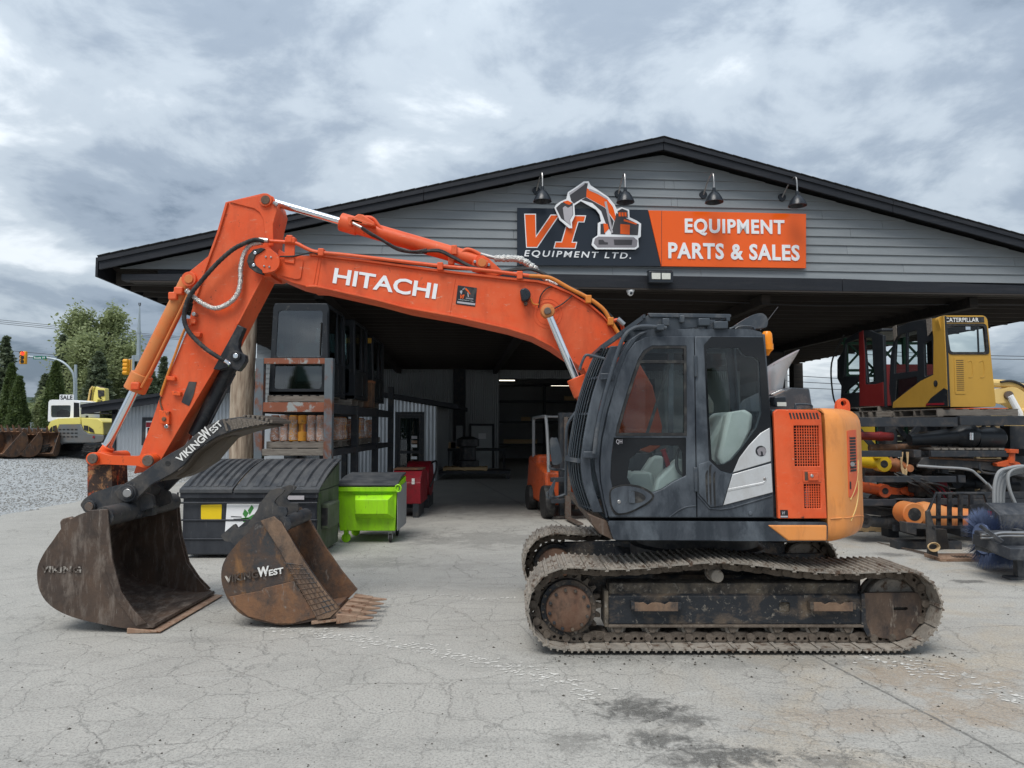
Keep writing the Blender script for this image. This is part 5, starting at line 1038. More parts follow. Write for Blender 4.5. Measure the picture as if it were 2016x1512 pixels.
def foil(pts, Y, r, par, n=9):
    c_ = cr([P(p_[0], p_[1], Y) for p_ in pts], n); rr = [r * rng.uniform(.86, 1.16) for _ in c_]; return MB().tube(c_, rr, 10).build('foil_sleeve', M['foil'], par, smooth=50)
foil(foilp, YA - .06, .036, boom); foil(zC([(1035, 690), (1090, 755), (1150, 790), (1200, 815)]), YA - .02, .022, boom)
# ---------------------------------------------------------------- stick
YS, YS1 = 7.24, 7.60
stick_pts = [(447, 397), (519, 380), (532, 384), (541, 396), (545, 412), (538, 440), (534, 470), (533, 545), (518, 545), (468, 640), (421, 730), (355, 840), (325, 892), (312, 915), (292, 927), (268, 932), (263, 932), (283, 872), (297, 835), (320, 766), (367, 654), (380, 600), (400, 540), (430, 460)]
stick = pr('stick', stick_pts, YS, YS1, M['orange'], bevel=.010)
pr('stick_ear', [(430, 470), (415, 500), (372, 535), (362, 545), (362, 560), (372, 568), (385, 562), (380, 600), (400, 560)], YS + .03, YS + .07, M['orange'], stick); pr('stick_ear', [(430, 470), (415, 500), (372, 535), (362, 545), (362, 560), (372, 568), (385, 562), (380, 600), (400, 560)], YS1 - .07, YS1 - .03, M['orange'], stick)
strip2 = lambda pts, dy, th: MB().loft([[(q[0] - th, YS - dy, q[1]), (q[0] + th, YS - dy, q[1]), (q[0] + th, YS + .02, q[1]), (q[0] - th, YS + .02, q[1])] for q in pl(pts, YS)]).build('stick_flange', M['orange'], stick, bevel=.003)
strip2([(448, 399), (431, 458), (402, 538), (383, 598)], .022, .012); strip2([(517, 546), (468, 640)], .02, .010)
pr('head_plate', zB([(445, 150), (640, 200), (690, 235), (715, 280), (730, 400), (760, 500), (800, 500), (795, 330), (830, 200), (800, 110), (740, 85)]), YS - .016, YS - .001, M['orange'], stick, bevel=.005)
disc('pin_boss', 522, 393, YS - .045, YS - .012, .068, M['orange'], stick); disc('pin', 522, 393, YS - .055, YS - .044, .046, M['rustplate'], stick)
disc('pin_boss', 371, 549, YS - .005, YS1 + .005, .075, M['orange'], stick); disc('pin_cap', 371, 549, YS - .018, YS - .005, .045, M['orange_old'], stick)
p_ = zB([(800, 155)])[0]; MB().tube([P(*p_, YS - .04), P(546, 404, YS - .03)], .02, 8).build('grease_fitting', M['steel'], stick)
for a, b2, w, h in ((145, 1095, 9, 5), (125, 1115, 6, 3), (188, 1200, 8, 5)): p_ = zB([(a, b2)])[0]; pr('stick_lug', [(p_[0] - w, p_[1] - h), (p_[0] + w, p_[1] - h + 2), (p_[0] + w - 2, p_[1] + h + 1), (p_[0] - w, p_[1] + h - 1)], YS - .05, YS, M['orange'], stick, bevel=.004)
for a, b2 in ((1350, 745), (1395, 865), (1300, 1055)): p_ = zA([(a, b2)])[0]; w, h = (9, 5) if b2 < 1000 else (10, 14); pr('stick_lug', [(p_[0] - w, p_[1] - h), (p_[0] + w, p_[1] - h + 2), (p_[0] + w, p_[1] + h), (p_[0] - w + 2, p_[1] + h - 2)], YS - .045, YS, M['orange_chip'], stick, bevel=.004)
for a, b2 in ((165, 1040),): p_ = zB([(a, b2)])[0]; disc('bolt', p_[0], p_[1], YS - .07, YS, .022, M['steel'], stick, n=8)
p_ = zA([(1318, 1128)])[0]; disc('bolt', p_[0], p_[1], YS - .06, YS, .022, M['chrome'], stick, n=8); p_ = zA([(1298, 1068)])[0]; disc('bolt', p_[0], p_[1], YS - .06, YS - .04, .022, M['rust'], stick, n=10)
pr('rub_mark', zA([(1500, 770), (1560, 775), (1535, 880), (1500, 965), (1440, 935), (1465, 860)]), YS - .006, YS - .001, M['black_scr'], stick, bevel=0)
MB().tube(cr([P(*p_, YS - .01) for p_ in zA([(1280, 890), (1270, 930), (1290, 1000)])], 3), .008, 6).build('stick_pipe', M['rust'], stick)
MB().tube(cr([P(*p_, YS - .02) for p_ in zA([(1480, 330), (1440, 420), (1390, 560), (1330, 720), (1285, 850), (1278, 880)])], 4), .013, 8).build('stick_pipe', M['orange_pipe'], stick)
# bucket cylinder
bb = cylinder((196, 908), (372, 552), YA - .02, .085, .045, .40, M['orange_old'], M['chrome'], ex, gl=1.3)
q1, q2 = P(214, 880, YA - .02), P(190, 900, YA - .02); MB().cyl(q1, P(196, 905, YA - .02), .062, 14).build('rod_eye', M['orange_chip'], ex, bevel=.006)
MB().tube([P(*p_, YA - .11) for p_ in zA([(1500, 60), (1460, 150), (1200, 680), (1120, 820)])], .014, 8).build('cylinder_pipe', M['orange_old'], bb)
for a, b2 in ((1440, 60), (1395, 100), (1100, 810)): p_ = zA([(a, b2)])[0]; q = P(*p_, YA - .06); MB().box(q.x - .045, q.x + .045, YA - .14, YA + .02, q.z - .04, q.z + .04).build('pipe_clamp', M['orange'], bb, bevel=.012)
# bucket links
link_pts = [(175, 893), (190, 890), (215, 897), (270, 898), (282, 894), (300, 897), (305, 912), (292, 924), (270, 917), (205, 914), (185, 916), (174, 909)]
for y in (YS - .10, YS1 + .04): pr('side_link', rp(link_pts, 4), y, y + .055, M['orange_chip'], ex, bevel=.008)
for (a, b2, r_) in ((181, 903, .062), (290, 907, .068)):
    disc('link_boss', a, b2, YS - .13, YS1 + .12, r_, M['orange_chip'], ex); disc('pin', a, b2, YS - .155, YS - .128, r_ * .8, M['pin'], ex)
bl_pts = [(172, 900), (190, 910), (219, 912), (222, 985), (172, 1000)]
for y, n_ in ((YS - .05, 0), (YS1 - .04, 1)): pr('bucket_link', rp(bl_pts, 3), y, y + .09, M['orange_worn'], ex, bevel=.010)
pr('bucket_link', rp([(200, 915), (221, 915), (224, 985), (204, 990)], 2), YS + .04, YS1 - .04, M['orange_worn'], ex, bevel=.01)
# black hose and foil hose on the stick
hose([(520, 475), (505, 472), (489, 476), (459, 491), (427, 519), (394, 556), (375, 580), (365, 606), (363, 632), (374, 656), (402, 684), (428, 702), (442, 710)], YS - .10, .021, M['rubber'], stick, 10, ribs=.14)
hose([(510, 472), (528, 474)], YS - .09, .026, M['steel'], stick, 2, 'hose_fitting'); hose([(438, 708), (448, 713), (453, 718)], YS - .09, .022, M['chrome'], stick, 3, 'hose_fitting')
foil([(516, 478), (494, 482), (480, 501), (474, 529), (473, 558), (466, 581), (449, 598), (424, 607), (400, 598), (380, 583), (367, 571)], YS - .06, .024, stick, 12)
# thumb bracket and thumb cylinder
pr('thumb_bracket', zA([(1885, 318), (1937, 342), (1897, 440), (1890, 500), (1905, 540), (1945, 560), (1950, 605), (1925, 650), (1890, 690), (1820, 655), (1735, 680), (1690, 672)]), YS - .06, YS + .03, M['black'], ex, bevel=.008)
pr('thumb_bracket', zA([(1885, 318), (1937, 342), (1897, 440), (1890, 500), (1905, 540), (1945, 560), (1950, 605), (1925, 650), (1890, 690), (1820, 655), (1735, 680), (1690, 672)]), YS1 - .03, YS1 + .06, M['black'], ex, bevel=.008)
p_ = zA([(1868, 566)])[0]; disc('pin_boss', p_[0], p_[1], YS - .085, YS - .055, .05, M['black'], ex); disc('pin', p_[0], p_[1], YS - .10, YS - .08, .026, M['chrome'], ex)
MB().cyl(P(463, 702, YA), P(385, 858, YA), .078, 20).build('thumb_cylinder', M['black'], ex, bevel=.006); MB().cyl(P(385, 858, YA), P(350, 930, YA), .045, 16).build('thumb_rod', M['chrome'], ex)
MB().tube([P(463, 735, YA - .09), P(400, 860, YA - .09)], .012, 6).build('thumb_pipe', M['black'], ex)
# ---------------------------------------------------------------- thumb
up = zD([(1548, 452), (1400, 415), (1300, 405), (1150, 425), (1050, 470), (940, 550), (850, 640), (740, 700), (640, 765), (520, 850), (420, 915), (360, 950), (300, 1000)])
lo_n = zD([(340, 1060), (400, 1090), (470, 1070), (530, 1010), (600, 940), (680, 900), (770, 850), (850, 790), (930, 690), (1010, 630), (1110, 565), (1250, 515), (1400, 480)])
up_f = zD([(1200, 1000)])
YT0, YT1 = 7.08, 7.68
th = pr('thumb', up + lo_n, YT0, YT0 + .045, M['black_scr'], ex, bevel=.006)
lo_f = zD([(340, 1060), (400, 1090), (470, 1070), (560, 1010), (660, 960), (760, 905), (860, 860), (960, 760), (1050, 680), (1150, 605), (1290, 530), (1400, 485)])
pr('thumb_plate', up + lo_n, YT1 - .045, YT1, M['black_scr'], th, bevel=.006, Yp=YT0)
tf = cr(pl(zD([(640, 905), (770, 850), (850, 790), (930, 690), (1010, 630), (1110, 565), (1250, 515), (1400, 480), (1500, 465)]), YT0), 4)
MB().loft([[(q.x, YT0 + .046, q.y), (q.x + .004, YT1 - .046, q.y), (q.x + .012, YT1 - .046, q.y - .02), (q.x + .008, YT0 + .046, q.y - .02)] for q in tf]).build('thumb_web', pbr('bare_brown_web', (.11, .09, .07), .6, .2, var=.3, vs=5), th)
pr('thumb_belly', zD([(700, 885), (850, 800), (930, 700), (1010, 640), (1110, 575), (1180, 560), (1100, 650), (1000, 770), (880, 850), (760, 900)]), YT0 + .18, YT1 - .18, pbr('bare_brown_web2', (.12, .098, .075), .6, .2, var=.3, vs=5), th, Yp=YT0)
# serrated grip bars near the tip
M['serr'] = pbr('clogged_grip_steel', (.17, .145, .12), .8, var=.4, vs=40, bump=.8, bs=60)
for k in range(9):
    t_ = k / 8; a = zD([(1170 + 350 * t_, 420 - 12 * t_ + 40 * t_ * t_)])[0]; b2 = zD([(1200 + 330 * t_, 525 - 60 * t_)])[0]; MB().tube([P(a[0], a[1] + 1, YT0 - .006), P(b2[0], b2[1] - 2, YT0 - .006)], .012, 6).build('grip_bar', M['serr'], th)
pr('grip_pad', zD([(1180, 440), (1300, 415), (1420, 425), (1530, 452), (1400, 476), (1250, 505)]), YT0 - .006, YT0 - .001, M['serr'], th, bevel=.002)
for k in range(7):
    q = P(*zD([(1330 + k * 36, 402 + k * k * 1.1)])[0], YT0); MB().box(q.x - .014, q.x + .014, YT0 + .0, YT1, q.z - .02, q.z + .016).build('thumb_tooth', M['serr'], th, bevel=.006)
def lerp2(a, b2, t_): return (a[0] + (b2[0] - a[0]) * t_, a[1] + (b2[1] - a[1]) * t_)
t0, t1 = zD([(828, 772)])[0], zD([(1168, 468)])[0]; tu = zD([(772, 726)])[0]
text_px('VIKING', t0, lerp2(t0, t1, .60), (tu[0] + 3.5, tu[1] + 1), YT0 - .005, M['whiteworn'], th, depth=.004, bold=.02)
e0 = lerp2(t0, t1, .555); text_px('W', lerp2(t0, t1, .585), lerp2(t0, t1, .755), (lerp2(t0, t1, .585)[0] - 15, lerp2(t0, t1, .585)[1] - 15), YT0 - .005, M['whiteworn'], th, depth=.004, bold=.03)
text_px('EST', lerp2(t0, t1, .765), t1, (lerp2(t0, t1, .765)[0] - 9, lerp2(t0, t1, .765)[1] - 9), YT0 - .005, M['whiteworn'], th, depth=.004, bold=.02)
p_ = zD([(727, 775)])[0]; disc('thumb_hole', p_[0], p_[1], YT0 - .003, YT0 + .01, .028, M['rubber'], th)
p_ = zD([(402, 1012)])[0]; disc('pin_boss', p_[0], p_[1], YT0 - .045, YT1 + .04, .085, M['black_scr'], ex); disc('pin_boss', p_[0], p_[1], YT0 - .07, YT0 - .04, .06, M['black_scr'], ex); disc('pin', p_[0], p_[1], YT0 - .09, YT0 - .065, .042, M['steel'], ex)
# coupler cheek plates
chk = zD([(30, 1105), (60, 1060), (130, 1010), (250, 970), (330, 945), (420, 950), (470, 1000), (480, 1060), (490, 1200), (440, 1225), (270, 1150), (110, 1160), (60, 1150)])
for y in (YT0 + .05, YT1 - .12): pr('coupler_plate', rp(chk, 4), y, y + .06, M['black_scr'], ex, bevel=.008)
p_ = zD([(98, 1120)])[0]; disc('pin_boss', p_[0], p_[1], YT0 + .01, YT1 - .01, .062, M['black_scr'], ex); disc('pin', p_[0], p_[1], YT0 - .005, YT0 + .015, .043, M['pin'], ex)
pr('coupler_lug', zD([(500, 1050), (600, 1040), (610, 1190), (480, 1210)]), YT0 + .2, YT0 + .28, M['black_scr'], ex); pr('coupler_lug', zD([(500, 1050), (600, 1040), (610, 1190), (480, 1210)]), YT1 - .1, YT1 - .02, M['black_scr'], ex)
# ================================================================== buckets
def zI(p): return zm(p, 40, 900, 2.688)
def shell(mb, pts, th, y0, y1):               # pts in x,z: outer skin path; thickness to the left of the path
    n = len(pts); rg = []
    for i in range(n):
        a, b2 = Vector(pts[max(i - 1, 0)]), Vector(pts[min(i + 1, n - 1)]); d = (b2 - a).normalized(); nn = Vector((-d.y, d.x)) * th; q = Vector(pts[i])
        rg.append([(q.x, y0, q.y), (q.x, y1, q.y), (q.x + nn.x, y1, q.y + nn.y), (q.x + nn.x, y0, q.y + nn.y)])
    return mb.loft(rg)
bk = bpy.data.objects.new('bucket', None); COL.objects.link(bk); bk.parent = ex; OFF[bk.name] = OC; bk['label'] = 'wide dark rusty bucket on the stick'
YK, YK1 = 6.68, 8.06
front = [(176, 1006), (212, 1004), (214, 1050), (219, 1100), (235, 1163), (260, 1200), (285, 1226), (302, 1236)]
back = [(302, 1236), (256, 1238), (200, 1229), (140, 1214), (100, 1193), (78, 1163), (73, 1123), (84, 1093), (104, 1064), (126, 1034), (150, 1016), (176, 1006)]
backs = [tuple(q) for q in cr(pl(back, YK), 5)]
side = pl(front, YK) + backs[1:-1]
MB().prism(side, YK, YK + .03).build('side_plate', M['bucket_dark'], bk, bevel=.006); MB().prism(side, YK1 - .03, YK1).build('side_plate', M['bucket_dark'], bk, bevel=.006)
shell(MB(), backs[::-1], .028, YK + .03, YK1 - .03).build('bucket_shell', M['bucket_dark'], bk)
cut = pl([(176, 1004), (214, 1002), (218, 1050), (223, 1100), (240, 1163), (264, 1199), (290, 1226), (270, 1232), (232, 1180), (205, 1110), (190, 1050)], YK)
MB().prism(cut, YK - .022, YK - .001).build('side_cutter', M['bucket_dark'], bk, bevel=.005); MB().prism(cut, YK1 + .001, YK1 + .02).build('side_cutter', M['bucket_dark'], bk, bevel=.005)
q = P(208, 1018, YK); MB().cyl((q.x - .03, YK + .01, q.z + .0), (q.x - .03, YK1 - .01, q.z + .0), .095, 20).build('top_tube', M['black_scr'], bk)
a, b2 = P(252, 1236, YK), P(318, 1238, YK); MB().hexa([(a.x, YK - .02, .0), (b2.x, YK - .02, .012), (b2.x, YK1 + .02, .012), (a.x, YK1 + .02, .0)], [(a.x, YK - .02, .05), (b2.x, YK - .02, .022), (b2.x, YK1 + .02, .022), (a.x, YK1 + .02, .05)]).build('cutting_edge', M['tooth'], bk, bevel=.004)
for i in range(5): q = P(285, 1230, YK); y = YK + .2 + i * .25; MB().cyl((q.x - .02, y, .045), (q.x - .02, y, .062), .026, 8).build('edge_bolt', M['rust'], bk)
for y in (YK + .45, YK + .95): shell(MB(), [(x + .03, z + .004) for x, z in backs[::-1]][12:44], .012, y, y + .06).build('wear_strip', M['bucket_dark'], bk)
lp_ = zm([(720, 668), (640, 690), (610, 720), (620, 800), (660, 880), (720, 870), (800, 800), (790, 700)], 0, 900, 5.6)
MB().prism(pl(lp_, YK), YK + .06, YK + .12, [pl(zm([(690, 760), (735, 735), (745, 775), (700, 805)], 0, 900, 5.6), YK)]).build('lift_loop', M['bucket_dark'], bk, bevel=.012)
sp = pl(zm([(700, 690), (870, 545), (990, 600), (1060, 800), (900, 1000), (700, 870)], 0, 900, 5.6), YK); pass
text_px('VIKING', (80, 1127), (160, 1128), (80, 1114), YK - .006, M['letter_rust'], bk, depth=.006, bold=.03)
for y in (YK + .5, YK + .86): MB().prism(pl(rp([(150, 1018), (172, 985), (215, 975), (245, 985), (250, 1010), (215, 1022)], 5), YK), y, y + .05).build('ear', M['black_scr'], bk, bevel=.008)
# --- loose toothed bucket
YV, YV1 = 6.84, 7.62
c0 = P(560, 1228, YV); vb = thing('digger_bucket', 'rusty toothed digging bucket with raised lettering, standing on the concrete before the dumpster', 'bucket', (c0.x, YV + .4, 0))
vfront = zI([(1245, 345), (1360, 312), (1400, 380), (1500, 545), (1600, 690), (1690, 800)])
vback = zI([(1640, 850), (1575, 862), (1450, 885), (1350, 885), (1200, 848), (1120, 785), (1072, 690), (1064, 600), (1090, 530), (1145, 460), (1200, 400), (1245, 345)])
vb_s = [tuple(q) for q in cr(pl(vback, YV), 5)]; mnz = min(z for x, z in vb_s)
side = pl(vfront[1:], YV) + vb_s
for y in (YV, YV1 - .025): MB().prism(side, y, y + .025).build('side_plate', M['bucket_side'] if y == YV else M['rust'], vb, bevel=.005)
shell(MB(), vb_s[::-1], .024, YV + .025, YV1 - .025).build('bucket_shell', M['rust'], vb)
cutp = pl(zI([(1275, 335), (1345, 312), (1385, 345), (1500, 545), (1600, 690), (1690, 800), (1640, 848), (1575, 860), (1480, 690), (1380, 500)]), YV)
for y in (YV - .022, YV1 + .001): MB().prism(cutp, y, y + .021).build('side_cutter', M['cutter'], vb, bevel=.005)
# hatched grip pattern on the lower cutter
for k in range(11):
    t_ = k / 10; a = lerp2(zI([(1395, 560)])[0], zI([(1560, 840)])[0], t_); b2 = lerp2(zI([(1495, 570)])[0], zI([(1680, 800)])[0], t_)
    MB().tube([P(*a, YV - .024), P(*b2, YV - .024)], .0045, 5).build('grip_bar', M['bucket_side'], vb)
for k in range(5):
    t_ = (k + .5) / 5; a = lerp2(zI([(1395, 560)])[0], zI([(1495, 570)])[0], t_); b2 = lerp2(zI([(1560, 840)])[0], zI([(1680, 800)])[0], t_)
    MB().tube([P(*a, YV - .024), P(*b2, YV - .024)], .0045, 5).build('grip_bar', M['bucket_side'], vb)
MB().prism(pl(zI([(1105, 738), (1280, 705), (1290, 692), (1450, 655), (1570, 845), (1450, 878), (1350, 878), (1205, 840), (1130, 780)]), YV), YV - .014, YV - .001).build('wear_plate', M['rust'], vb, bevel=.005)
text_px('VIKING', zI([(1085, 668)])[0], zI([(1262, 636)])[0], zI([(1083, 628)])[0], YV - .010, M['letter_rust'], vb, depth=.010, bold=.03)
text_px('W', zI([(1258, 636)])[0], zI([(1318, 626)])[0], zI([(1256, 584)])[0], YV - .010, M['whiteworn'], vb, depth=.010, bold=.03)
text_px('EST', zI([(1318, 628)])[0], zI([(1394, 614)])[0], zI([(1316, 596)])[0], YV - .010, M['whiteworn'], vb, depth=.010, bold=.025)
near_ear = zD([(1145, 1350), (1255, 1255), (1280, 1295), (1350, 1270), (1440, 1140), (1450, 1100), (1540, 990), (1600, 970), (1655, 985), (1640, 1010), (1590, 1050), (1570, 1085), (1600, 1122), (1665, 1125), (1676, 1170), (1650, 1215), (1560, 1400), (1350, 1480), (1260, 1430), (1230, 1400), (1175, 1392)])
for y in (YV + .06, YV + .42): MB().prism(pl(rp(near_ear, 3), YV + .06), y, y + .045).build('ear', M['black_scr'], vb, bevel=.008)
q = P(563, 1030, YV + .1); MB().cyl((q.x, YV + .03, q.z), (q.x, YV1 - .03, q.z), .07, 18).build('top_tube', M['black_scr'], vb)
lx0, lx1 = P(626, 1215, YV).x, P(676, 1200, YV).x
MB().hexa([(lx0 - .06, YV - .01, .035), (lx1 + .02, YV - .01, .075), (lx1 + .02, YV1 + .01, .075), (lx0 - .06, YV1 + .01, .035)], [(lx0 - .06, YV - .01, .07), (lx1 + .02, YV - .01, .095), (lx1 + .02, YV1 + .01, .095), (lx0 - .06, YV1 + .01, .07)]).build('lip', M['tooth'], vb, bevel=.005)
for i in range(5):
    y = YV + .03 + i * (YV1 - YV - .06) / 4; w = .055; xx = lx1 - .06
    MB().hexa([(xx, y - w, .045), (xx, y + w, .045), (xx, y + w, .14), (xx, y - w, .14)], [(xx + .19, y - w * .7, .065), (xx + .19, y + w * .7, .065), (xx + .19, y + w * .7, .115), (xx + .19, y - w * .7, .115)]).hexa([(xx + .185, y - w * .62, .07), (xx + .185, y + w * .62, .07), (xx + .185, y + w * .62, .11), (xx + .185, y - w * .62, .11)], [(xx + .34, y - w * .34, .085), (xx + .34, y + w * .34, .085), (xx + .34, y + w * .34, .094), (xx + .34, y - w * .34, .094)]).build('tooth', M['tooth'], vb, bevel=.006)
# ================================================================== dumpsters
YD = 10.4
xl, xr = P(357, 1090, YD).x, P(622, 1090, YD).x; zf = P(490, 962, YD).z; YD1 = YD + 1.25; zbk = P(500, 903, YD1).z
dp = thing('dumpster', 'large scuffed black dumpster with ribbed twin lids, a yellow and a white sticker', 'dumpster', ((xl + xr) / 2, YD + .7, 0))
MB().box(xl, xr, YD, YD1, .05, zf - .03).build('body', M['dumpster'], dp, bevel=.02)
for x in (xl, xr): MB().prism([(YD, zf - .035), (YD1, zf - .035), (YD1, zbk - .06), (YD, zf - .02)], x - .02, x + .02, f=lambda a, y, z: (y, a, z)).build('body_side', M['dumpgreen'], dp)
MB().box(xl - .03, xr + .03, YD - .035, YD + .06, zf - .14, zf - .03).build('rim', M['dumpster'], dp, bevel=.012)
MB().tube([(xl - .06, YD - .04, zf - .20), (xr + .02, YD - .04, zf - .20)], .014, 8).build('lid_bar', M['dumpster'], dp)
MB().tube([(xl - .06, YD - .04, zf - .20), (xl - .06, YD - .03, zf - .05)], .014, 8).build('lid_bar', M['dumpster'], dp)
for z in (.28, .55): MB().box(xl - .012, xr + .012, YD - .018, YD + .02, z - .012, z + .012).build('body_rib', M['dumpster'], dp, bevel=.008)
MB().box(xr + .001, xr + .13, YD + .2, YD + .85, zf - .62, zf - .24).build('fork_pocket', M['dumpgreen'], dp, bevel=.03); MB().box(xl - .09, xl - .001, YD + .2, YD + .85, zf - .62, zf - .30).build('fork_pocket', M['dumpster'], dp, bevel=.03)
MB().box(xr + .02, xr + .11, YD + .197, YD + .2, zf - .56, zf - .30).build('pocket_mouth', M['rubber'], dp)
MB().box(xr + .001, xr + .012, YD + .03, YD1, .05, zf - .05).build('side_sheet', M['dumpgreen'], dp)
xm = P(497, 930, YD + .7).x
for (a, b2) in ((xl - .03, xm - .012), (xm + .012, xr + .05)):
    rg = []
    for k in range(9):
        t_ = k / 8; y = YD - .05 + (YD1 - YD + .07) * t_; z = zf + (zbk - zf) * t_ + .055 * math.sin(math.pi * t_); rg.append([(a, y, z), (b2, y, z), (b2, y, z - .025), (a, y, z - .025)])
    ld = MB().loft(rg).build('lid', M['lid'], dp, bevel=.006)
    MB().box(a, b2, YD - .058, YD - .02, zf - .06, zf).build('lid_lip', M['lid'], ld, bevel=.008)
    nr = 7
    for i in range(nr):
        x = a + (b2 - a) * (i + .7) / (nr + .3); rr = []
        for k in range(9):
            t_ = .05 + .9 * k / 8; y = YD - .05 + (YD1 - YD + .07) * t_; z = zf + (zbk - zf) * t_ + .055 * math.sin(math.pi * t_) + .001; w = .045; h = .032 * min(1, 6 * t_, 6 * (1 - t_)); rr.append([(x - w, y, z), (x - w * .6, y, z + h), (x + w * .6, y, z + h), (x + w, y, z)])
        MB().loft(rr).build('lid_rib', M['lid'], ld)
YDs = YD - .004
def st(name, pts, mat, par, d=0): return MB().prism(pl(pts, YD), YDs - d, YDs - d + .003).build(name, mat, par)
st('sticker', rp([(396, 994), (437, 993), (436, 1023), (396, 1022)], 2), M['yellow_sticker'], dp, .002)
ws_ = st('sticker', rp([(447, 991), (523, 991), (520, 1050), (443, 1050)], 2), M['white'], dp, .002)
for pts in ([(488, 1005), (496, 994), (500, 1000), (492, 1014)], [(478, 1012), (482, 1002), (490, 1010), (484, 1020)], [(474, 1020), (490, 1018), (500, 1012), (498, 1024), (480, 1028)]): st('leaf_print', pts, M['leafgreen'], ws_, .004)
for pts in ([(455, 1016), (476, 1017), (476, 1018.5), (455, 1018)], [(460, 1021), (490, 1020), (490, 1021.5), (460, 1022.5)]): st('scuff', pts, M['dumpster'], ws_, .004)
MB().box(P(560, 980, YD).x, P(601, 980, YD).x, YD - .056, YD - .0545, P(580, 983, YD).z, P(580, 975, YD).z).build('label_strip', M['sign_lt'], dp)
# green bin
Yg = 11.7; xl, xr = P(664, 1000, Yg).x, P(781, 1000, Yg).x; z0, z1 = P(720, 1046, Yg).z, P(720, 957, Yg).z; Yg1 = Yg + 1.0
gb = thing('wheeled_bin', 'lime green wheeled steel bin with a dark lid, right of the black dumpster', 'bin', ((xl + xr) / 2, Yg + .5, 0))
MB().hexa([(xl + .03, Yg + .04, z0), (xr - .03, Yg + .04, z0), (xr - .03, Yg1, z0), (xl + .03, Yg1, z0)], [(xl, Yg, z1), (xr, Yg, z1), (xr, Yg1, z1 + .1), (xl, Yg1, z1 + .1)]).build('body', M['lime'], gb, bevel=.012)
MB().box(xl - .04, xr + .04, Yg - .05, Yg + .03, z1 - .09, z1 - .01).build('rim', M['lime'], gb, bevel=.012)
MB().hexa([(xr + .001, Yg + .05, z0), (xr + .01, Yg + .05, z0), (xr + .01, Yg1, z0), (xr + .001, Yg1, z0)], [(xr + .003, Yg + .02, z1 - .05), (xr + .012, Yg + .02, z1 - .05), (xr + .012, Yg1, z1), (xr + .003, Yg1, z1)]).build('side_sheet', M['corr_dark'], gb)
a = [P(p_[0], p_[1], Yg).to_tuple() for p_ in ((699, 973), (777, 971), (777, 1022), (699, 1022))]; b2 = [P(p_[0], p_[1], Yg - .2).to_tuple() for p_ in ((697, 985), (762, 985), (762, 1013), (697, 1013))]
MB().hexa([(q[0], Yg + .03, q[2]) for q in a], [(q[0], Yg - .13, q[2]) for q in b2]).build('chute_box', M['lime'], gb, bevel=.006)
MB().loft([[(xl - .02, Yg - .06, z1), (xr + .02, Yg - .06, z1), (xr + .02, Yg - .06, z1 + .04), (xl - .02, Yg - .06, z1 + .04)], [(xl + .0, Yg + .5, z1 + .1), (xr - .0, Yg + .5, z1 + .1), (xr, Yg + .5, z1 + .135), (xl, Yg + .5, z1 + .135)], [(xl, Yg1, z1 + .13), (xr, Yg1, z1 + .13), (xr, Yg1, z1 + .165), (xl, Yg1, z1 + .165)]]).build('lid', M['lid'], gb, bevel=.01)
for x in (xl - .03, xr + .03): MB().tube([(x + .05 * math.cos(a_), Yg - .06, z1 - .03 + .06 * math.sin(a_)) for a_ in [k * math.pi / 4 for k in range(9)]], .012, 6).build('lift_ring', M['lime'], gb)
for x in (xl + .12, xr - .12):
    for y in (Yg + .14, Yg1 - .15):
        cs_ = MB().box(x - .03, x + .03, y - .05, y + .05, z0 - .05, z0 + .0).box(x - .034, x - .026, y - .03, y + .03, .06, z0 - .03).box(x + .026, x + .034, y - .03, y + .03, .06, z0 - .03).build('castor', M['lime'] if x < (xl + xr) / 2 else M['corr_dark'], gb)
        MB().lathe([(.001, -.022), (.055, -.022), (.075, -.015), (.075, .015), (.055, .022), (.001, .022)], (x, y, .075), 'y' if x < (xl + xr) / 2 else 'x', 20).build('wheel', M['lime'] if x < (xl + xr) / 2 else M['rubber'], cs_)
# ================================================================== pallets and plastic-wrapped rollers
def pallet(label, cx, cy, z, w=1.1, d=1.2, mat=None, group='pallets'):
    mat = mat or M['wood_grey']; o = thing('pallet', label, 'pallet', (cx, cy, z), 0, group); b0 = s0 = None
    for i, y in enumerate((-d / 2 + .02, 0, d / 2 - .02)):
        mm = Matrix.Translation((0, y, .065))
        if s0 is None: s0 = MB().box(-w / 2, w / 2, -.02, .02, -.048, .048).build('stringer', mat, None, bevel=.003); s0.parent = o; s0.matrix_basis = mm
        else: share(s0, o, mm)
    for k in range(7):
        mm = Matrix.Translation((-w / 2 + .05 + (w - .1) * k / 6, 0, .122))
        if b0 is None: b0 = MB().box(-.048, .048, -d / 2 - .002, d / 2 + .002, -.008, .008).build('deck_board', mat, None, bevel=.002); b0.parent = o; b0.matrix_basis = mm
        else: share(b0, o, mm @ Matrix.Rotation(rng.uniform(-.02, .02), 4, 'Z'))
    for k in (0, 3, 6): share(b0, o, Matrix.Translation((-w / 2 + .05 + (w - .1) * k / 6, 0, .008)))
    return o
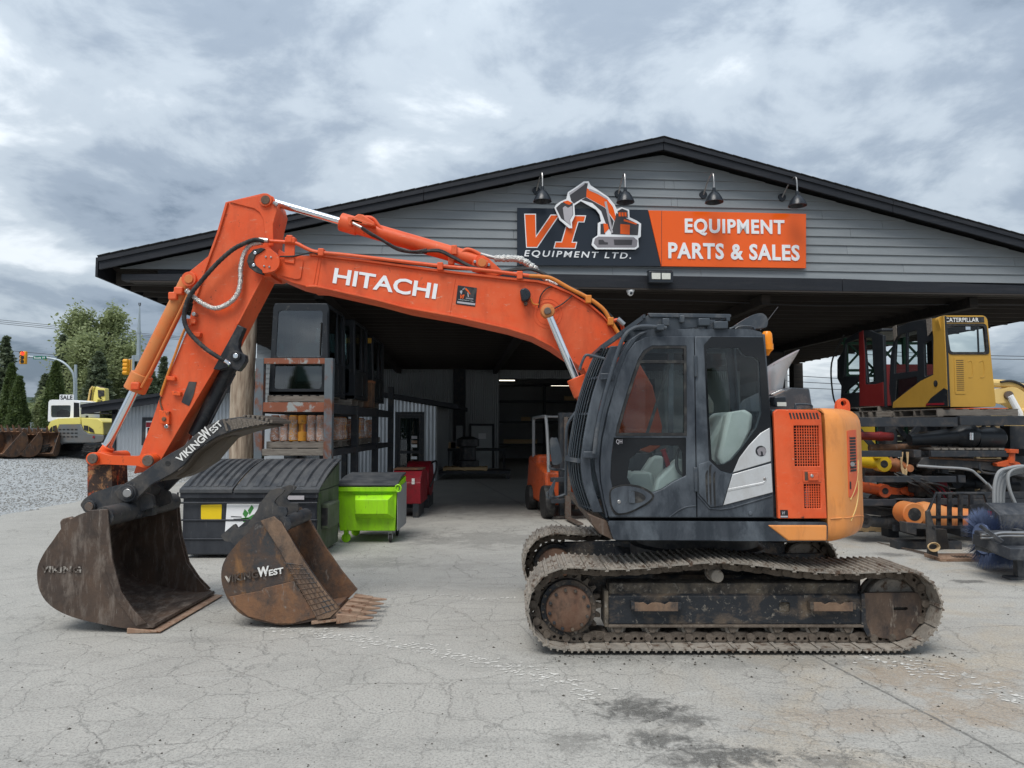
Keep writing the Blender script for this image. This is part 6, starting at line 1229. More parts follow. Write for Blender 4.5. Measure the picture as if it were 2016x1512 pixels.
def roller(label, cx, cy, z, mat, r=.105, h=.42, gap=False, group='machine rollers on pallets', seed=0):
    o = thing('track_roller', label, 'roller', (cx, cy, z), 0, group)
    if gap:
        MB().lathe([(.001, 0), (r, 0), (r * 1.04, .01), (r * 1.04, h * .36), (r * .5, h * .37), (r * .5, h * .66), (r * 1.02, h * .67), (r * 1.02, h * .98), (r * .6, h)], (cx, cy, z), 'z', 20).build('shell', mat, o, bevel=.004)
        MB().cyl((cx - r * .7, cy, z + h * .36), (cx - r * .7, cy, z + h * .68), .012, 6).build('shaft', M['roller'], o); MB().cyl((cx + r * .55, cy - .02, z + h * .36), (cx + r * .55, cy - .02, z + h * .68), .02, 6).build('shaft', M['roller_rust'], o)
    else:
        pr_ = [(.001, 0), (r * .9, 0), (r, .02), (r, h * .3), (r * .90, h * .36), (r * .86, h * .6), (r * .95, h * .68), (r * .98, h * .95), (r * .8, h), (.001, h)]
        me_ = MB().lathe(pr_, (cx, cy, z), 'z', 22).build('shell', mat, o)
        w_ = MB(); n = 22; rg = []
        for i, (rr, hh) in enumerate(pr_[2:8]): rg.append([(cx + (rr + .006 + .012 * rng.random()) * math.cos(2 * math.pi * k / n), cy + (rr + .006 + .012 * rng.random()) * math.sin(2 * math.pi * k / n), z + hh) for k in range(n)])
        w_.loft(rg, cap=False).build('plastic_wrap', M['cling'], o, smooth=60)
    return o
mt, t, b = mk('clear_cling_film'); tr = nd(t, 'ShaderNodeBsdfTransparent', {'Color': (.93, .92, .92, 1)}); gl = nd(t, 'ShaderNodeBsdfPrincipled', {'Base Color': (.75, .72, .70, 1), 'Roughness': .18})
v = vcoord(t); k = rmp(t, nz(t, v, 16, 6, .7, 1.0), [(.42, .08), (.66, .62)]); bp = nd(t, 'ShaderNodeBump', {'Height': nz(t, v, 26, 5, .7, 1.0), 'Strength': 1.0, 'Distance': .03}); t.links.new(bp.outputs[0], gl.inputs['Normal'])
ms = nd(t, 'ShaderNodeMixShader', {0: k, 1: tr.outputs[0], 2: gl.outputs[0]}); t.links.new(ms.outputs[0], t.nodes['Material Output'].inputs[0]); t.nodes.remove(b); M['cling'] = mt
# ================================================================== log post and left storage rack
YL = 13.2; q = P(478, 900, YL)
lg = thing('log_post', 'thick weathered round log post holding the left of the shop roof', 'post', (q.x, YL, 0)); n = 26; rg = []
for i in range(30):
    z = BB * i / 29; dx = .012 * math.sin(z * 2.1) - .045 * (1 - z / 4.5); rg.append([(q.x + dx + (.195 + .025 * (1 - z / 4.5) + .010 * math.sin(5 * a_ + z) + rng.uniform(-.003, .003)) * math.cos(a_), YL + (.20 + .008 * math.sin(3 * a_ - z)) * math.sin(a_), z) for a_ in [2 * math.pi * k / n for k in range(n)]])
MB().loft(rg).build('log', M['log'], lg, smooth=60)
YR = 12.7
rk = thing('storage_rack', 'rust-flaked grey steel storage rack under the left of the shop, three levels', 'rack', (P(575, 900, YR).x, YR + 3, 0))
fxl, fxr = (P(500, 850, YR).x, P(516, 850, YR).x), (P(637, 850, YR).x, P(653, 850, YR).x); ztop = P(575, 705, YR).z
RD = 6.6
for (a, b2) in (fxl, fxr): MB().box(a, b2, YR, YR + .14, 0, ztop).build('upright', M['rack'], rk, bevel=.005)
MB().box(fxl[1] + .001, fxr[0] - .001, YR + .01, YR + .13, P(575, 716, YR).z, P(575, 705, YR).z).build('guard_bar', M['rack_rust'], rk, bevel=.004)
lv1, lv1b = P(575, 792, YR).z, P(575, 811, YR).z; lv2, lv2b = P(575, 884, YR).z, P(575, 897, YR).z
for i, (zt, zb) in enumerate(((lv1, lv1b), (lv2, lv2b), (.22, .10))):
    MB().box(fxl[1] + .001, fxr[0] - .001, YR + .01, YR + .11, zb, zt).build('front_beam', M['rack_rust'] if i == 0 else M['wood_grey'], rk, bevel=.004)
    for x in (fxl[0] + .07, fxr[1] - .07): MB().box(x - .05, x + .05, YR + .15, YR + RD, zb - .02, zt - .02).build('side_beam', M['rack_dark'], rk, bevel=.004)
    for k in range(9): y = YR + .5 + k * .72; MB().box(fxl[0] + .13, fxr[1] - .13, y - .04, y + .04, zb, zt - .025).build('cross_beam', M['rack_dark'], rk)
for y in (YR + 2.2, YR + 4.4, YR + RD):
    for (a, b2) in (fxl, fxr): MB().box(a + .003, b2 - .003, y - .07, y + .07, 0, ztop - .15 if y > YR + 6 else lv1).build('upright', M['rack_dark'], rk, bevel=.005)
# pallets of rollers
pcx = (fxl[1] + fxr[0]) / 2; pw = fxr[0] - fxl[1] - .06
pallet('weathered grey pallet under the glazed black cab, on the top level of the left rack', pcx, YR + .72, lv1, pw, 1.15)
pallet('grey pallet carrying the front row of wrapped rollers on the left rack', pcx, YR + .72, lv2, pw, 1.15)
pallet('grey pallet of rollers at the foot of the left rack', pcx, YR + .72, .22, pw, 1.15)
desc = [('rust-orange roller at the left end of the rack\'s middle pallet', 'roller_rust', 0), ('plastic-wrapped roller with a clear waist, second from the left on the rack\'s middle pallet', 'wrapped', 0), ('tan roller in cling film, third from the left on the rack\'s middle pallet', 'roller', 0), ('bare ochre roller with an open middle, on the rack\'s middle pallet', 'roller', 1), ('crumpled-film roller beside the bare ochre one on the rack', 'wrapped', 0), ('salmon wrapped roller against the right upright of the rack', 'wrapped', 0)]
r_ = pw / 12.4
for i, (lb, mm, gp) in enumerate(desc): roller(lb, pcx - pw / 2 + r_ * (2 * i + 1.2), YR + .30, lv2 + .135, M[mm], r_ * .96, .47, bool(gp))
ORD = ('first', 'second', 'third', 'fourth', 'fifth', 'sixth', 'seventh', 'eighth', 'ninth', 'tenth', 'eleventh', 'twelfth')
for j_, y0 in enumerate((YR + 1.6, YR + 2.5, YR + 3.4, YR + 4.9)):
    pallet('grey pallet %s along the middle level of the left rack' % ('second from the front', 'third from the front', 'fourth from the front', 'farthest in')[j_], pcx, y0 + .3, lv2, pw, .8)
    for i in range(3): roller('dusty wrapped roller, %s from the front along the right side of the rack\'s middle level' % ORD[j_ * 3 + i], fxr[0] - .16 - .02 * i, y0 + i * .27, lv2 + .135, M[('wrapped', 'roller_rust', 'roller')[(i + j_) % 3]], .115, .46 - .03 * (j_ % 2))
for j_, y0 in enumerate((YR + .35, YR + 1.2, YR + 2.0, YR + 2.9)):
    for i in range(3): roller('film-wrapped roller low on the right side of the left rack, %s from the front' % ORD[j_ * 3 + i], fxr[0] - .02, y0 + i * .26, .24 + (.13 if j_ == 0 else 0), M[('wrapped', 'roller_rust')[(i + j_) % 2]], .12, .50)
for i in range(5): roller('dark rusty roller peeping over the dumpster lid, %s from the left' % ORD[i], pcx - .38 + .24 * i, YR + .45, .36, M['roller_rust'], .105, .6)
# ================================================================== spare cabs
def rect_fr(mb, x0, x1, z0, z1, w, y0, y1, r=.06): return mb.prism(rp(rect(x0, x1, z0, z1), r + w, 5), y0, y1, [rp(rect(x0 + w, x1 - w, z0 + w, z1 - w), r, 5)])
cz = lv1 + .135; cx0, cx1 = P(530, 700, YR + .25).x, P(648, 700, YR + .25).x; czt = P(590, 598, YR + .25).z
def black_cab(label, x0, x1, y0, y1, z0, z1, split=.40):
    o = thing('spare_cab', label, 'cab', ((x0 + x1) / 2, (y0 + y1) / 2, z0), 0, 'black spare cabs on the left rack'); H = z1 - z0
    tp = .06
    MB().hexa([(x0, y0, z0), (x1, y0, z0), (x1, y1, z0), (x0, y1, z0)], [(x0, y0, z0 + .08), (x1, y0, z0 + .08), (x1, y1, z0 + .08), (x0, y1, z0 + .08)]).build('cab_base', M['cab_black'], o, bevel=.01)
    sh_ = lambda x, z: x + (tp * (z - z0) / H if x < (x0 + x1) / 2 else -tp * .4 * (z - z0) / H)
    f_ = MB(); outer_ = rp([(sh_(x0, z0), z0), (sh_(x1, z0), z0), (sh_(x1, z1), z1), (sh_(x0, z1), z1)], .09, 5)
    zs = z0 + H * split
    w1 = rp([(sh_(x0, z0 + .12) + .09, z0 + .12), (x1 - .13, z0 + .12), (x1 - .13, zs - .03), (sh_(x0, zs) + .09, zs - .03)], .07, 4); w2 = rp([(sh_(x0, zs) + .09, zs + .03), (x1 - .13, zs + .03), (sh_(x1, z1) - .11, z1 - .12), (sh_(x0, z1) + .09, z1 - .12)], .07, 4)
    f_.prism(outer_, y0, y0 + .07, [w1, w2]); fr_ = f_.build('front_frame', M['cab_black'], o, bevel=.012)
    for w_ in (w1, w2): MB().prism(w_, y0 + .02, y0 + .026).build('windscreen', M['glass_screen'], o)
    MB().prism(outer_, y1 - .06, y1, [rp([(x0 + .16, z0 + H * .5), (x1 - .16, z0 + H * .5), (x1 - .18, z1 - .15), (x0 + .2, z1 - .15)], .06, 4)]).build('rear_frame', M['cab_black'], o, bevel=.012)
    MB().box(x0 + .06, x1 - .05, y0 + .02, y1 - .02, z1 - .06, z1 + .02).build('roof', M['cab_black'], o, bevel=.03)
    for x, s in ((x0, 1), (x1, -1)):
        xx = x + s * .03
        for ya, yb in ((y0 + .07, y0 + .14), (y0 + (y1 - y0) * .58, y0 + (y1 - y0) * .66), (y1 - .13, y1 - .06)): MB().hexa([(xx - .03, ya, z0 + .08), (xx + .03, ya, z0 + .08), (xx + .03, yb, z0 + .08), (xx - .03, yb, z0 + .08)], [(sh_(x, z1) + s * .06 - .03, ya, z1 - .05), (sh_(x, z1) + s * .06 + .03, ya, z1 - .05), (sh_(x, z1) + s * .06 + .03, yb, z1 - .05), (sh_(x, z1) + s * .06 - .03, yb, z1 - .05)]).build('pillar', M['cab_black'], o, bevel=.008)
        MB().box(xx - .012, xx + .012, y0 + .14, y1 - .12, z0 + .08, z0 + H * .36).build('side_panel', M['cab_black'], o, bevel=.005); MB().box(xx - .004 + s * .03, xx + .002 + s * .03, y0 + .14, y1 - .13, z0 + H * .37, z1 - .06).build('side_window', M['glass_dk'], o)
        MB().box(xx - .02, xx + .02, y0 + .14, y1 - .12, z0 + H * .35, z0 + H * .38).build('waist_rail', M['cab_black'], o)
    MB().tube([(x1 - .02, y0 - .03, z0 + .5), (x1 - .05, y0 - .03, z1 - .15)], .014, 6).build('grab_rail', M['cab_black'], o)
    MB().bar((x1 - .17, y0 - .012, zs + .06), (x1 - .15, y0 - .012, z1 - .35), .014, .02).build('wiper', M['rubber'], fr_)
    MB().box(x0 + .25, x1 - .3, y0 + .7, y0 + .85, z0 + .25, z0 + 1.05).build('seat', M['plastic'], o, bevel=.06)
    return o
black_cab('glazed black spare cab at the front of the left rack, its windscreen facing the yard', cx0, cx1, YR + .25, YR + 1.55, cz, czt)
pallet('pallet under the second black cab on the left rack', pcx + .1, YR + 2.45, lv1, pw, 1.15); black_cab('second black spare cab, in shadow behind the glazed one', cx0 + .1, cx1 + .12, YR + 1.9, YR + 3.2, cz, czt - .05)
pallet('pallet under the third black cab on the left rack', pcx + .1, YR + 4.3, lv1, pw, 1.15); c3 = black_cab('third black spare cab with a yellow strip over its window, deepest on the left rack', cx0 + .12, cx1 + .14, YR + 3.75, YR + 5.1, cz, czt - .15)
MB().box(cx0 + .35, cx1 + .08, YR + 3.72, YR + 3.748, czt - .32, czt - .2).build('yellow_strip', M['yellow'], c3)
bx = thing('cardboard_carton', 'tall brown carton beside the second black cab on the left rack', 'box', (fxr[1] - .1, YR + 3.3, lv1)); MB().box(fxr[1] - .28, fxr[1] + .06, YR + 3.3, YR + 3.65, lv1, lv1 + .62).build('carton', M['rust'], bx, bevel=.02); MB().box(fxr[1] - .29, fxr[1] + .07, YR + 3.295, YR + 3.655, lv1 + .56, lv1 + .60).build('flap', M['roller_rust'], bx)
# ================================================================== red attachments on pallets behind the green bin
def red_box(px, Y, zt, label, kind):
    q = P(px, 950, Y); o = thing('red_attachment', label, 'machine attachment', (q.x, Y + .5, 0), 0, 'red attachments on the shop floor')
    if kind == 0:
        MB().prism(rp([(Y, .28), (Y + 1.2, .28), (Y + 1.2, zt - .1), (Y + .75, zt), (Y + .25, zt), (Y - .05, zt - .25)], .03, 3), q.x - .30, q.x + .30, f=lambda a, x, z: (x, a, z)).build('shell', M['red'], o, bevel=.012)
        MB().prism([(Y + .2, zt + .004), (Y + .8, zt + .004), (Y + .8, zt + .03), (Y + .2, zt + .03)], q.x - .31, q.x + .31, f=lambda a, x, z: (x, a, z)).build('top_plate', M['rust'], o)
    else:
        MB().prism([(Y + .35 + .55 * math.cos(a_), .62 + (zt - .62) * math.sin(a_) if math.sin(a_) > 0 else .62 + .36 * math.sin(a_)) for a_ in [2 * math.pi * k / 28 for k in range(28)]], q.x - .27, q.x + .27, f=lambda a, x, z: (x, a, z)).build('drum', M['red'], o, bevel=.02)
        MB().tube(cr([(q.x + .3, Y - .1, .5), (q.x + .42, Y + .1, .9), (q.x + .38, Y + .3, zt), (q.x + .2, Y + .4, zt - .1)], 5), .025, 6).build('hose', M['rubber'], o)
    for x in (q.x - .2, q.x + .2): MB().box(x - .06, x + .06, Y, Y + .9, 0, .29).build('skid', M['rack_dark'], o)
    for x in (q.x - .1, q.x + .15): MB().box(x - .03, x + .03, Y - .056, Y - .05, .7, .82).build('mark', M['whiteworn'], o)
    return o
red_box(800, 15.0, .98, 'boxy dark red attachment on a pallet just behind the lime bin', 0); red_box(823, 16.8, 1.08, 'rounded red drum attachment behind the boxy red one', 1)
# workshop clutter at the back
def bench(px, Y, label):
    q = P(px, 900, Y); o = thing('work_bench', label, 'bench', (q.x, Y, 0)); MB().box(q.x - 1.3, q.x + 1.3, Y, Y + .8, .9, 1.0).build('bench_top', M['rack_dark'], o)
    for x in (-1.2, 1.2):
        for y in (.05, .75): MB().box(q.x + x - .05, q.x + x + .05, Y + y - .05, Y + y + .05, 0, .899).build('leg', M['rack_dark'], o)
    return o
bench(935, 29.5, 'dark steel work bench in front of the pale office door')
pallet('pale new pallet lying before the work bench deep in the shop', P(917, 920, 26.5).x, 26.5, .3, 1.6, 1.0, M['wood_new'], None)
o = thing('steel_platform', 'low dark steel platform carrying a pale pallet deep in the shop', 'platform', (P(915, 920, 26.5).x, 26.5, 0)); q = P(915, 920, 26.5); MB().box(q.x - 1.7, q.x + 1.7, 25.9, 27.1, .2, .295).build('deck', M['rack_dark'], o)
for x in (-1.6, 1.6): MB().box(q.x + x - .06, q.x + x + .06, 25.9, 27.1, 0, .199).build('leg', M['rack_dark'], o)
o = thing('engine_block', 'black machine part sitting on the pale pallet deep in the shop', 'machine part', (P(921, 900, 26.5).x, 26.5, .435)); q = P(921, 900, 26.5); MB().lathe([(.001, 0), (.42, 0), (.42, .2), (.3, .25), (.3, .7), (.42, .75), (.42, 1.0), (.2, 1.1)], (q.x, 26.5, .435), 'z', 18).build('block', M['black'], o)
for i, (px, w, h, mm) in enumerate(((886, .5, 1.25, 'sign_lt'), (902, .6, 1.3, 'sign_grey'))):
    q = P(px, 890, 29.9); o = thing('carton', ('small pale' if i == 0 else 'wider grey') + ' carton standing on the work bench', 'box', (q.x, 29.9, 1.002)); MB().box(q.x - w / 2, q.x + w / 2, 29.75, 30.1, 1.002, h).build('carton', M[mm], o, bevel=.01); MB().box(q.x - .05, q.x + .05, 29.745, 29.749, 1.002, h).build('tape', M['wood_new'], o)
o = thing('shop_racking', 'dark racking with pale timber along the workshop beyond the doorway', 'rack', (P(1080, 900, 38).x, 38, 0)); q = P(1080, 900, 38)
for x in (-2.9, -.2, 2.6): MB().box(q.x + x - .06, q.x + x + .06, 38, 38.9, 0, 4.2).build('upright', M['rack_dark'], o)
for z in (.9, 2.1, 3.2, 4.1): MB().box(q.x - 3, q.x + 2.8, 38, 38.9, z, z + .1).build('shelf', M['rack_dark'], o)
for x, z, w in ((-1.5, 1.0, 1.8), (1.1, 1.0, 1.4), (-1.2, 2.2, .5), (1.6, 3.3, 1.4)): MB().box(q.x + x - w / 2, q.x + x + w / 2, 38.1, 38.7, z + .002, z + .22).build('timber', M['wood_new'], o)
# ================================================================== forklift
YF = 14.3
fk = thing('forklift', 'orange forklift with open mast and overhead guard, half hidden behind the excavator cab', 'forklift', (P(1134, 1000, YF).x, YF + 1.0, 0), R(10), local=True)
MB().hexa([(-.62, -.2, .25), (.55, -.2, .25), (.55, 1.5, .25), (-.62, 1.5, .25)], [(-.6, -.1, .95), (.53, -.1, .95), (.53, 1.6, 1.2), (-.6, 1.6, 1.2)]).build('body', M['forklift'], fk, bevel=.06, seg=3)
MB().hexa([(-.62, .75, .35), (.55, .75, .35), (.55, 1.9, .35), (-.62, 1.9, .35)], [(-.58, .8, 1.28), (.5, .8, 1.28), (.5, 1.8, 1.22), (-.58, 1.8, 1.22)]).build('counterweight', M['forklift'], fk, bevel=.08, seg=3)
MB().box(-.40, .3, .1, .45, .95, 1.15).build('seat', M['rubber'], fk, bevel=.05)
for x in (-.56, .5):
    MB().tube(cr([(x, -.25, .95), (x, -.18, 1.5), (x, -.02, 2.05), (x, .2, 2.12), (x, 1.3, 2.1)], 5), .035, 8).build('guard_post', M['corr_dark'], fk); MB().tube([(x, 1.3, 1.2), (x, 1.3, 2.1)], .035, 8).build('guard_post', M['corr_dark'], fk)
for k in range(5): MB().tube([(-.56, .15 + k * .27, 2.12), (.5, .15 + k * .27, 2.12)], .018, 6).build('guard_bar', M['corr_dark'], fk)
for x in (-.34, .28):
    MB().box(x - .05, x + .05, -.55, -.40, .08, 2.15).build('mast_rail', M['rack_dark'], fk, bevel=.006); MB().box(x * .8 - .04, x * .8 + .04, -.62, -.56, .12, 2.1).build('mast_rail', M['pin'], fk, bevel=.006)
for z in (.3, 1.2, 2.1): MB().box(-.40, .34, -.54, -.42, z, z + .09).build('mast_tie', M['rack_dark'], fk)
MB().tube([(-.03, -.48, .2), (-.03, -.48, 1.9)], .045, 10).build('lift_cylinder', M['pin'], fk)
for z in (.35, .78): MB().box(-.62, .56, -.72, -.64, z, z + .09).build('carriage_bar', M['rack_dark'], fk, bevel=.006)
for x in (-.28, .18): fkp = MB().box(x - .06, x + .06, -.78, -.73, .05, .9).build('fork', M['pin'], fk, bevel=.004); MB().box(x - .06, x + .06, -1.7, -.781, .04, .075).build('fork_blade', M['pin'], fkp, bevel=.004)
for x in (-.60, .53):
    for y, r_ in ((-.28, .34), (1.35, .28)): w_ = MB().lathe([(r_ * .55, -.10), (r_ * .95, -.10), (r_, -.07), (r_, .07), (r_ * .95, .10), (r_ * .55, .10)], (x, y, r_), 'x', 28).build('wheel', M['rubber'], fk); MB().lathe([(.001, -.06), (r_ * .55, -.08), (r_ * .55, .08), (.001, .06)], (x, y, r_), 'x', 20).build('rim', M['boom_cream'], w_)
# second dark cab shape deep behind the excavator
o = thing('dark_machine', 'tall dark machine standing in the shadow behind the excavator', 'machine', (P(1530, 850, 20).x, 20, 0)); q = P(1528, 850, 20); MB().box(q.x - .5, q.x + .32, 20, 21.6, .2, P(1528, 688, 20).z).build('body', M['cab_black'], o, bevel=.08)
MB().prism(rect(q.x - .42, q.x + .25, 2.0, P(1528, 695, 20).z), 19.97, 19.999, [rect(q.x - .38, q.x - .1, 2.05, 4.0 - .2), rect(q.x - .05, q.x + .21, 2.05, 3.8)]).build('door_frame', M['joist_lt'], o)
# ================================================================== right-hand storage rack and what lies on it
YQ = 11.5
def Sx(px, py, X0):                              # pixel -> (y, z) on the plane x = X0
    d = P(px, py, 10) - Vector((0, 0, CAMZ)); k = X0 / d.x; return (d.y * k, CAMZ + d.z * k)
def xprism(mb, pts, x0, x1, holes=(), X0=None): # px outline on plane x = X0, extruded along x
    X0 = x0 if X0 is None else X0
    return mb.prism([Sx(a, b2, X0) for a, b2 in pts], x0, x1, [[Sx(a, b2, X0) for a, b2 in h] for h in holes], f=lambda a, x, z: (x, a, z))
rr = thing('storage_rack', 'long dark steel parts rack at the right of the shop, loaded with cylinders and arms', 'rack', (P(1850, 900, YQ).x, YQ + 1, 0))
X0_, X1_ = P(1640, 900, YQ).x, P(2140, 900, YQ).x
zt, zm_, z3, z4, z5 = P(1800, 820, YQ).z, P(1800, 886, YQ).z, P(1800, 936, YQ).z, P(1800, 982, YQ).z, .26
XS = P(1886, 800, YQ).x
for (a, b2, dz, dy) in ((X0_, XS - .01, -.015, .0), (XS + .01, X1_, .01, -.03)): MB().box(a, b2, YQ + dy, YQ + .1 + dy, zt - .15 + dz, zt + dz).build('top_beam', M['rack_dark'], rr, bevel=.006)
MB().box(X0_, X1_, YQ + 1.9, YQ + 2.0, zt - .15, zt).build('top_beam', M['rack_dark'], rr)
for k in range(9): x = X0_ + .2 + k * (X1_ - X0_ - .4) / 8; MB().box(x - .05, x + .05, YQ + .101, YQ + 1.899, zt - .12, zt - .02).build('cross_beam', M['rack_dark'], rr)
for px in (1752, 1832, 1903, 2002):
    x = P(px, 900, YQ + .9).x; w = .09 if px < 1990 else .14
    MB().box(x - w, x + w, YQ + .85, YQ + 1.1, 0, zt - .151).build('upright', M['rack_dark'], rr, bevel=.006)
    MB().bar((x - .55, YQ + .95, zt - .17), (x - .05, YQ + .95, zt - .75), .08).build('brace', M['rack_dark'], rr)
    if px < 1990: MB().bar((x + .55, YQ + .97, zt - .17), (x + .05, YQ + .97, zt - .75), .08).build('brace', M['rack_dark'], rr)
    for z in (zm_, z3, z4, z5):
        MB().box(x - .06, x + .06, YQ + .05, YQ + .849, z - .12, z).build('arm', M['rack_dark'], rr, bevel=.006)
for (pa, pb, z) in ((1690, 1775, zm_), (1832, 1985, zm_), (1700, 1880, z3), (1882, 2016, z4 + .12), (1690, 1775, z4), (1755, 1845, z5 + .08), (1760, 2016, z5 + .50)):
    MB().box(P(pa, 900, YQ).x, P(pb, 900, YQ).x, YQ - .02, YQ + .048, z - .11, z - .01).build('shelf_beam', M['rack_dark'], rr, bevel=.006)
for k in range(9): x = P(1840, 900, YQ).x + k * .13; MB().box(x, x + .09, YQ + .0, YQ + .8, zm_ + .002, zm_ + .03).build('shelf_board', M['wood_grey'], rr)
rk_lab = 'lying on the right-hand parts rack'
def cyl_part(name, label, pa, pb, Y, r, mat, eye=True, Yb=None, gland=True):
    a, b2 = P(*pa, Y), P(*pb, Yb or Y); o = thing(name, label, 'machine part', (a.x, a.y, a.z), 0, 'parts on the right-hand rack'); d = (b2 - a).normalized()
    MB().cyl(a + d * r * 1.6, b2, r, 20).build('barrel', mat, o, bevel=.006)
    if eye: MB().tube([a - Vector((0, r * .9, 0)), a + Vector((0, r * .9, 0))], r * 1.25, 20).build('eye', mat, o, bevel=.008); MB().tube([a - Vector((0, r * .92, 0)), a + Vector((0, r * .92, 0))], r * .6, 16).build('bore', M['rubber'], o); MB().cyl(a, a + d * r * 1.7, r * .8, 16, r).build('neck', mat, o)
    if gland: MB().cyl(a + d * r * 4, a + d * r * 5.2, r * 1.12, 20).build('collar', mat, o, bevel=.006)
    return o
o = cyl_part('hydraulic_cylinder', 'bright yellow hydraulic cylinder with a round eye end, on the right-hand rack', (1735, 913), (1640, 900), YQ + .3, .105, M['yellow_cyl']); q = P(1726, 898, YQ + .2); MB().box(q.x - .05, q.x + .05, YQ + .15, YQ + .35, q.z - .04, q.z + .05).build('port_block', M['yellow_cyl'], o, bevel=.01)
cyl_part('hydraulic_cylinder', 'short orange cylinder with its eye facing right, above the black hose arms', (1738, 966), (1640, 948), YQ + .2, .088, M['forklift'])
a = P(1800, 970, YQ + .35); o = thing('digger_link', 'rust-red link arm with a hooked end, on the fourth level of the right-hand rack', 'machine part', tuple(a), 0, 'parts on the right-hand rack')
MB().prism(rp(pl([(1640, 940), (1690, 945), (1770, 962), (1785, 958), (1803, 964), (1806, 972), (1796, 978), (1782, 974), (1765, 974), (1640, 962)], YQ + .35), .02), YQ + .35, YQ + .6).build('arm_plate', M['forklift'], o, bevel=.02)
for a_ in ((1778, 967), (1797, 971)): q = P(*a_, YQ + .33); MB().cyl((q.x, YQ + .31, q.z), (q.x, YQ + .64, q.z), .045, 14).build('boss', M['forklift'], o)
# lumpy rusty castings
a = P(1764, 925, YQ + .35); o = thing('rusty_casting', 'rusty orange casting beside the yellow cylinder on the right-hand rack', 'machine part', tuple(a), 0, 'parts on the right-hand rack')
bm = bmesh.new(); bmesh.ops.create_icosphere(bm, subdivisions=3, radius=1)
mb = MB(); vs = [(a.x + v.co.x * .19 * (1 + .25 * math.sin(7 * v.co.x + 3 * v.co.z)) , a.y + v.co.y * .2, a.z + .07 + v.co.z * .11 * (1 + .3 * math.sin(9 * v.co.x) * math.cos(6 * v.co.y)) - .06 * v.co.x) for v in bm.verts]; mb.add(vs, [[v.index for v in f.verts] for f in bm.faces]); bm.free(); mb.build('casting', M['roller_rust'], o); MB().cyl((a.x + .1, a.y - .25, a.z + .04), (a.x + .1, a.y, a.z + .04), .06, 12).build('stub', M['roller_rust'], o)
# coil of rope and its hook
q = P(1781, 890, YQ + .1); o = thing('rope_coil', 'pale rope coil hanging from the right-hand rack', 'rope', tuple(q))
for k in range(4): MB().tube(cr([(q.x - .06 + .01 * k, q.y, q.z), (q.x - .05, q.y + .02, q.z - .2 - .02 * k), (q.x, q.y, q.z - .30 - .03 * k), (q.x + .05, q.y + .02, q.z - .2), (q.x + .06 - .01 * k, q.y, q.z)], 5), .010, 6).build('strand', M['wood_new'], o)
# crimson stack of hose reels
q = P(1855, 1010, YQ + .45); o = thing('red_canister', 'crimson canister with ring ribs and a narrow neck, at the middle of the right-hand rack', 'canister', (q.x, q.y, z5 + .1)); zb = z5 + .1; zt2 = P(1855, 942, YQ + .45).z; H = zt2 - zb
MB().lathe([(.001, 0), (.13, 0), (.13, H * .3), (.17, H * .34), (.17, H * .42), (.155, H * .44), (.17, H * .46), (.17, H * .66), (.16, H * .70), (.09, H * .72), (.09, H * .95), (.075, H), (.001, H)], (q.x, q.y, zb), 'z', 28).build('canister', M['red_barrel'], o); MB().lathe([(.173, H * .455), (.177, H * .46), (.173, H * .465)], (q.x, q.y, zb), 'z', 28).build('band', M['roller_rust'], o)
# long black digger stick and hoses
o = thing('digger_stick', 'long dark grey digger stick lying across the right-hand rack', 'machine part', tuple(P(1890, 915, YQ + .1)), 0, 'parts on the right-hand rack')
MB().prism(pl([(1806, 915), (1815, 902), (1850, 899), (1925, 908), (1990, 912), (2016, 915), (2060, 925), (2060, 950), (1990, 935), (1920, 922), (1830, 925)], YQ + .1), YQ + .1, YQ + .5).build('stick_body', M['black_scr'], o, bevel=.012)
MB().tube(cr([P(*p_, YQ + .02) for p_ in ((1806, 917), (1850, 920), (1905, 924), (1925, 936), (1955, 965))], 5), .022, 8).build('pipe', M['corr_dark'], o); MB().tube(cr([P(*p_, YQ + .03) for p_ in ((1928, 912), (1930, 925), (1945, 932), (2000, 935))], 5), .018, 8).build('pipe', M['rack_dark'], o); MB().tube([P(1830, 901, YQ + .08), P(1985, 908, YQ + .08)], .02, 8).build('pipe', M['rust'], o); MB().cyl(P(1943, 952, YQ), P(1955, 968, YQ), .03, 8).build('nozzle', M['steel'], o)
o = thing('orange_bracket', 'orange upright bracket with flanged head, on the dark stick at far right', 'machine part', tuple(P(1990, 912, YQ)), 0, 'parts on the right-hand rack')
MB().cyl(P(1990, 912, YQ), P(1991, 886, YQ), .055, 12).build('stem', M['forklift'], o, bevel=.004); MB().cyl(P(1991, 892, YQ), P(1991, 884, YQ), .10, 8).build('head', M['forklift'], o, bevel=.006); MB().prism(pl([(1960, 912), (1985, 905), (2005, 910), (2014, 920), (1962, 918)], YQ), YQ - .02, YQ + .09).build('foot', M['forklift'], o, bevel=.006)
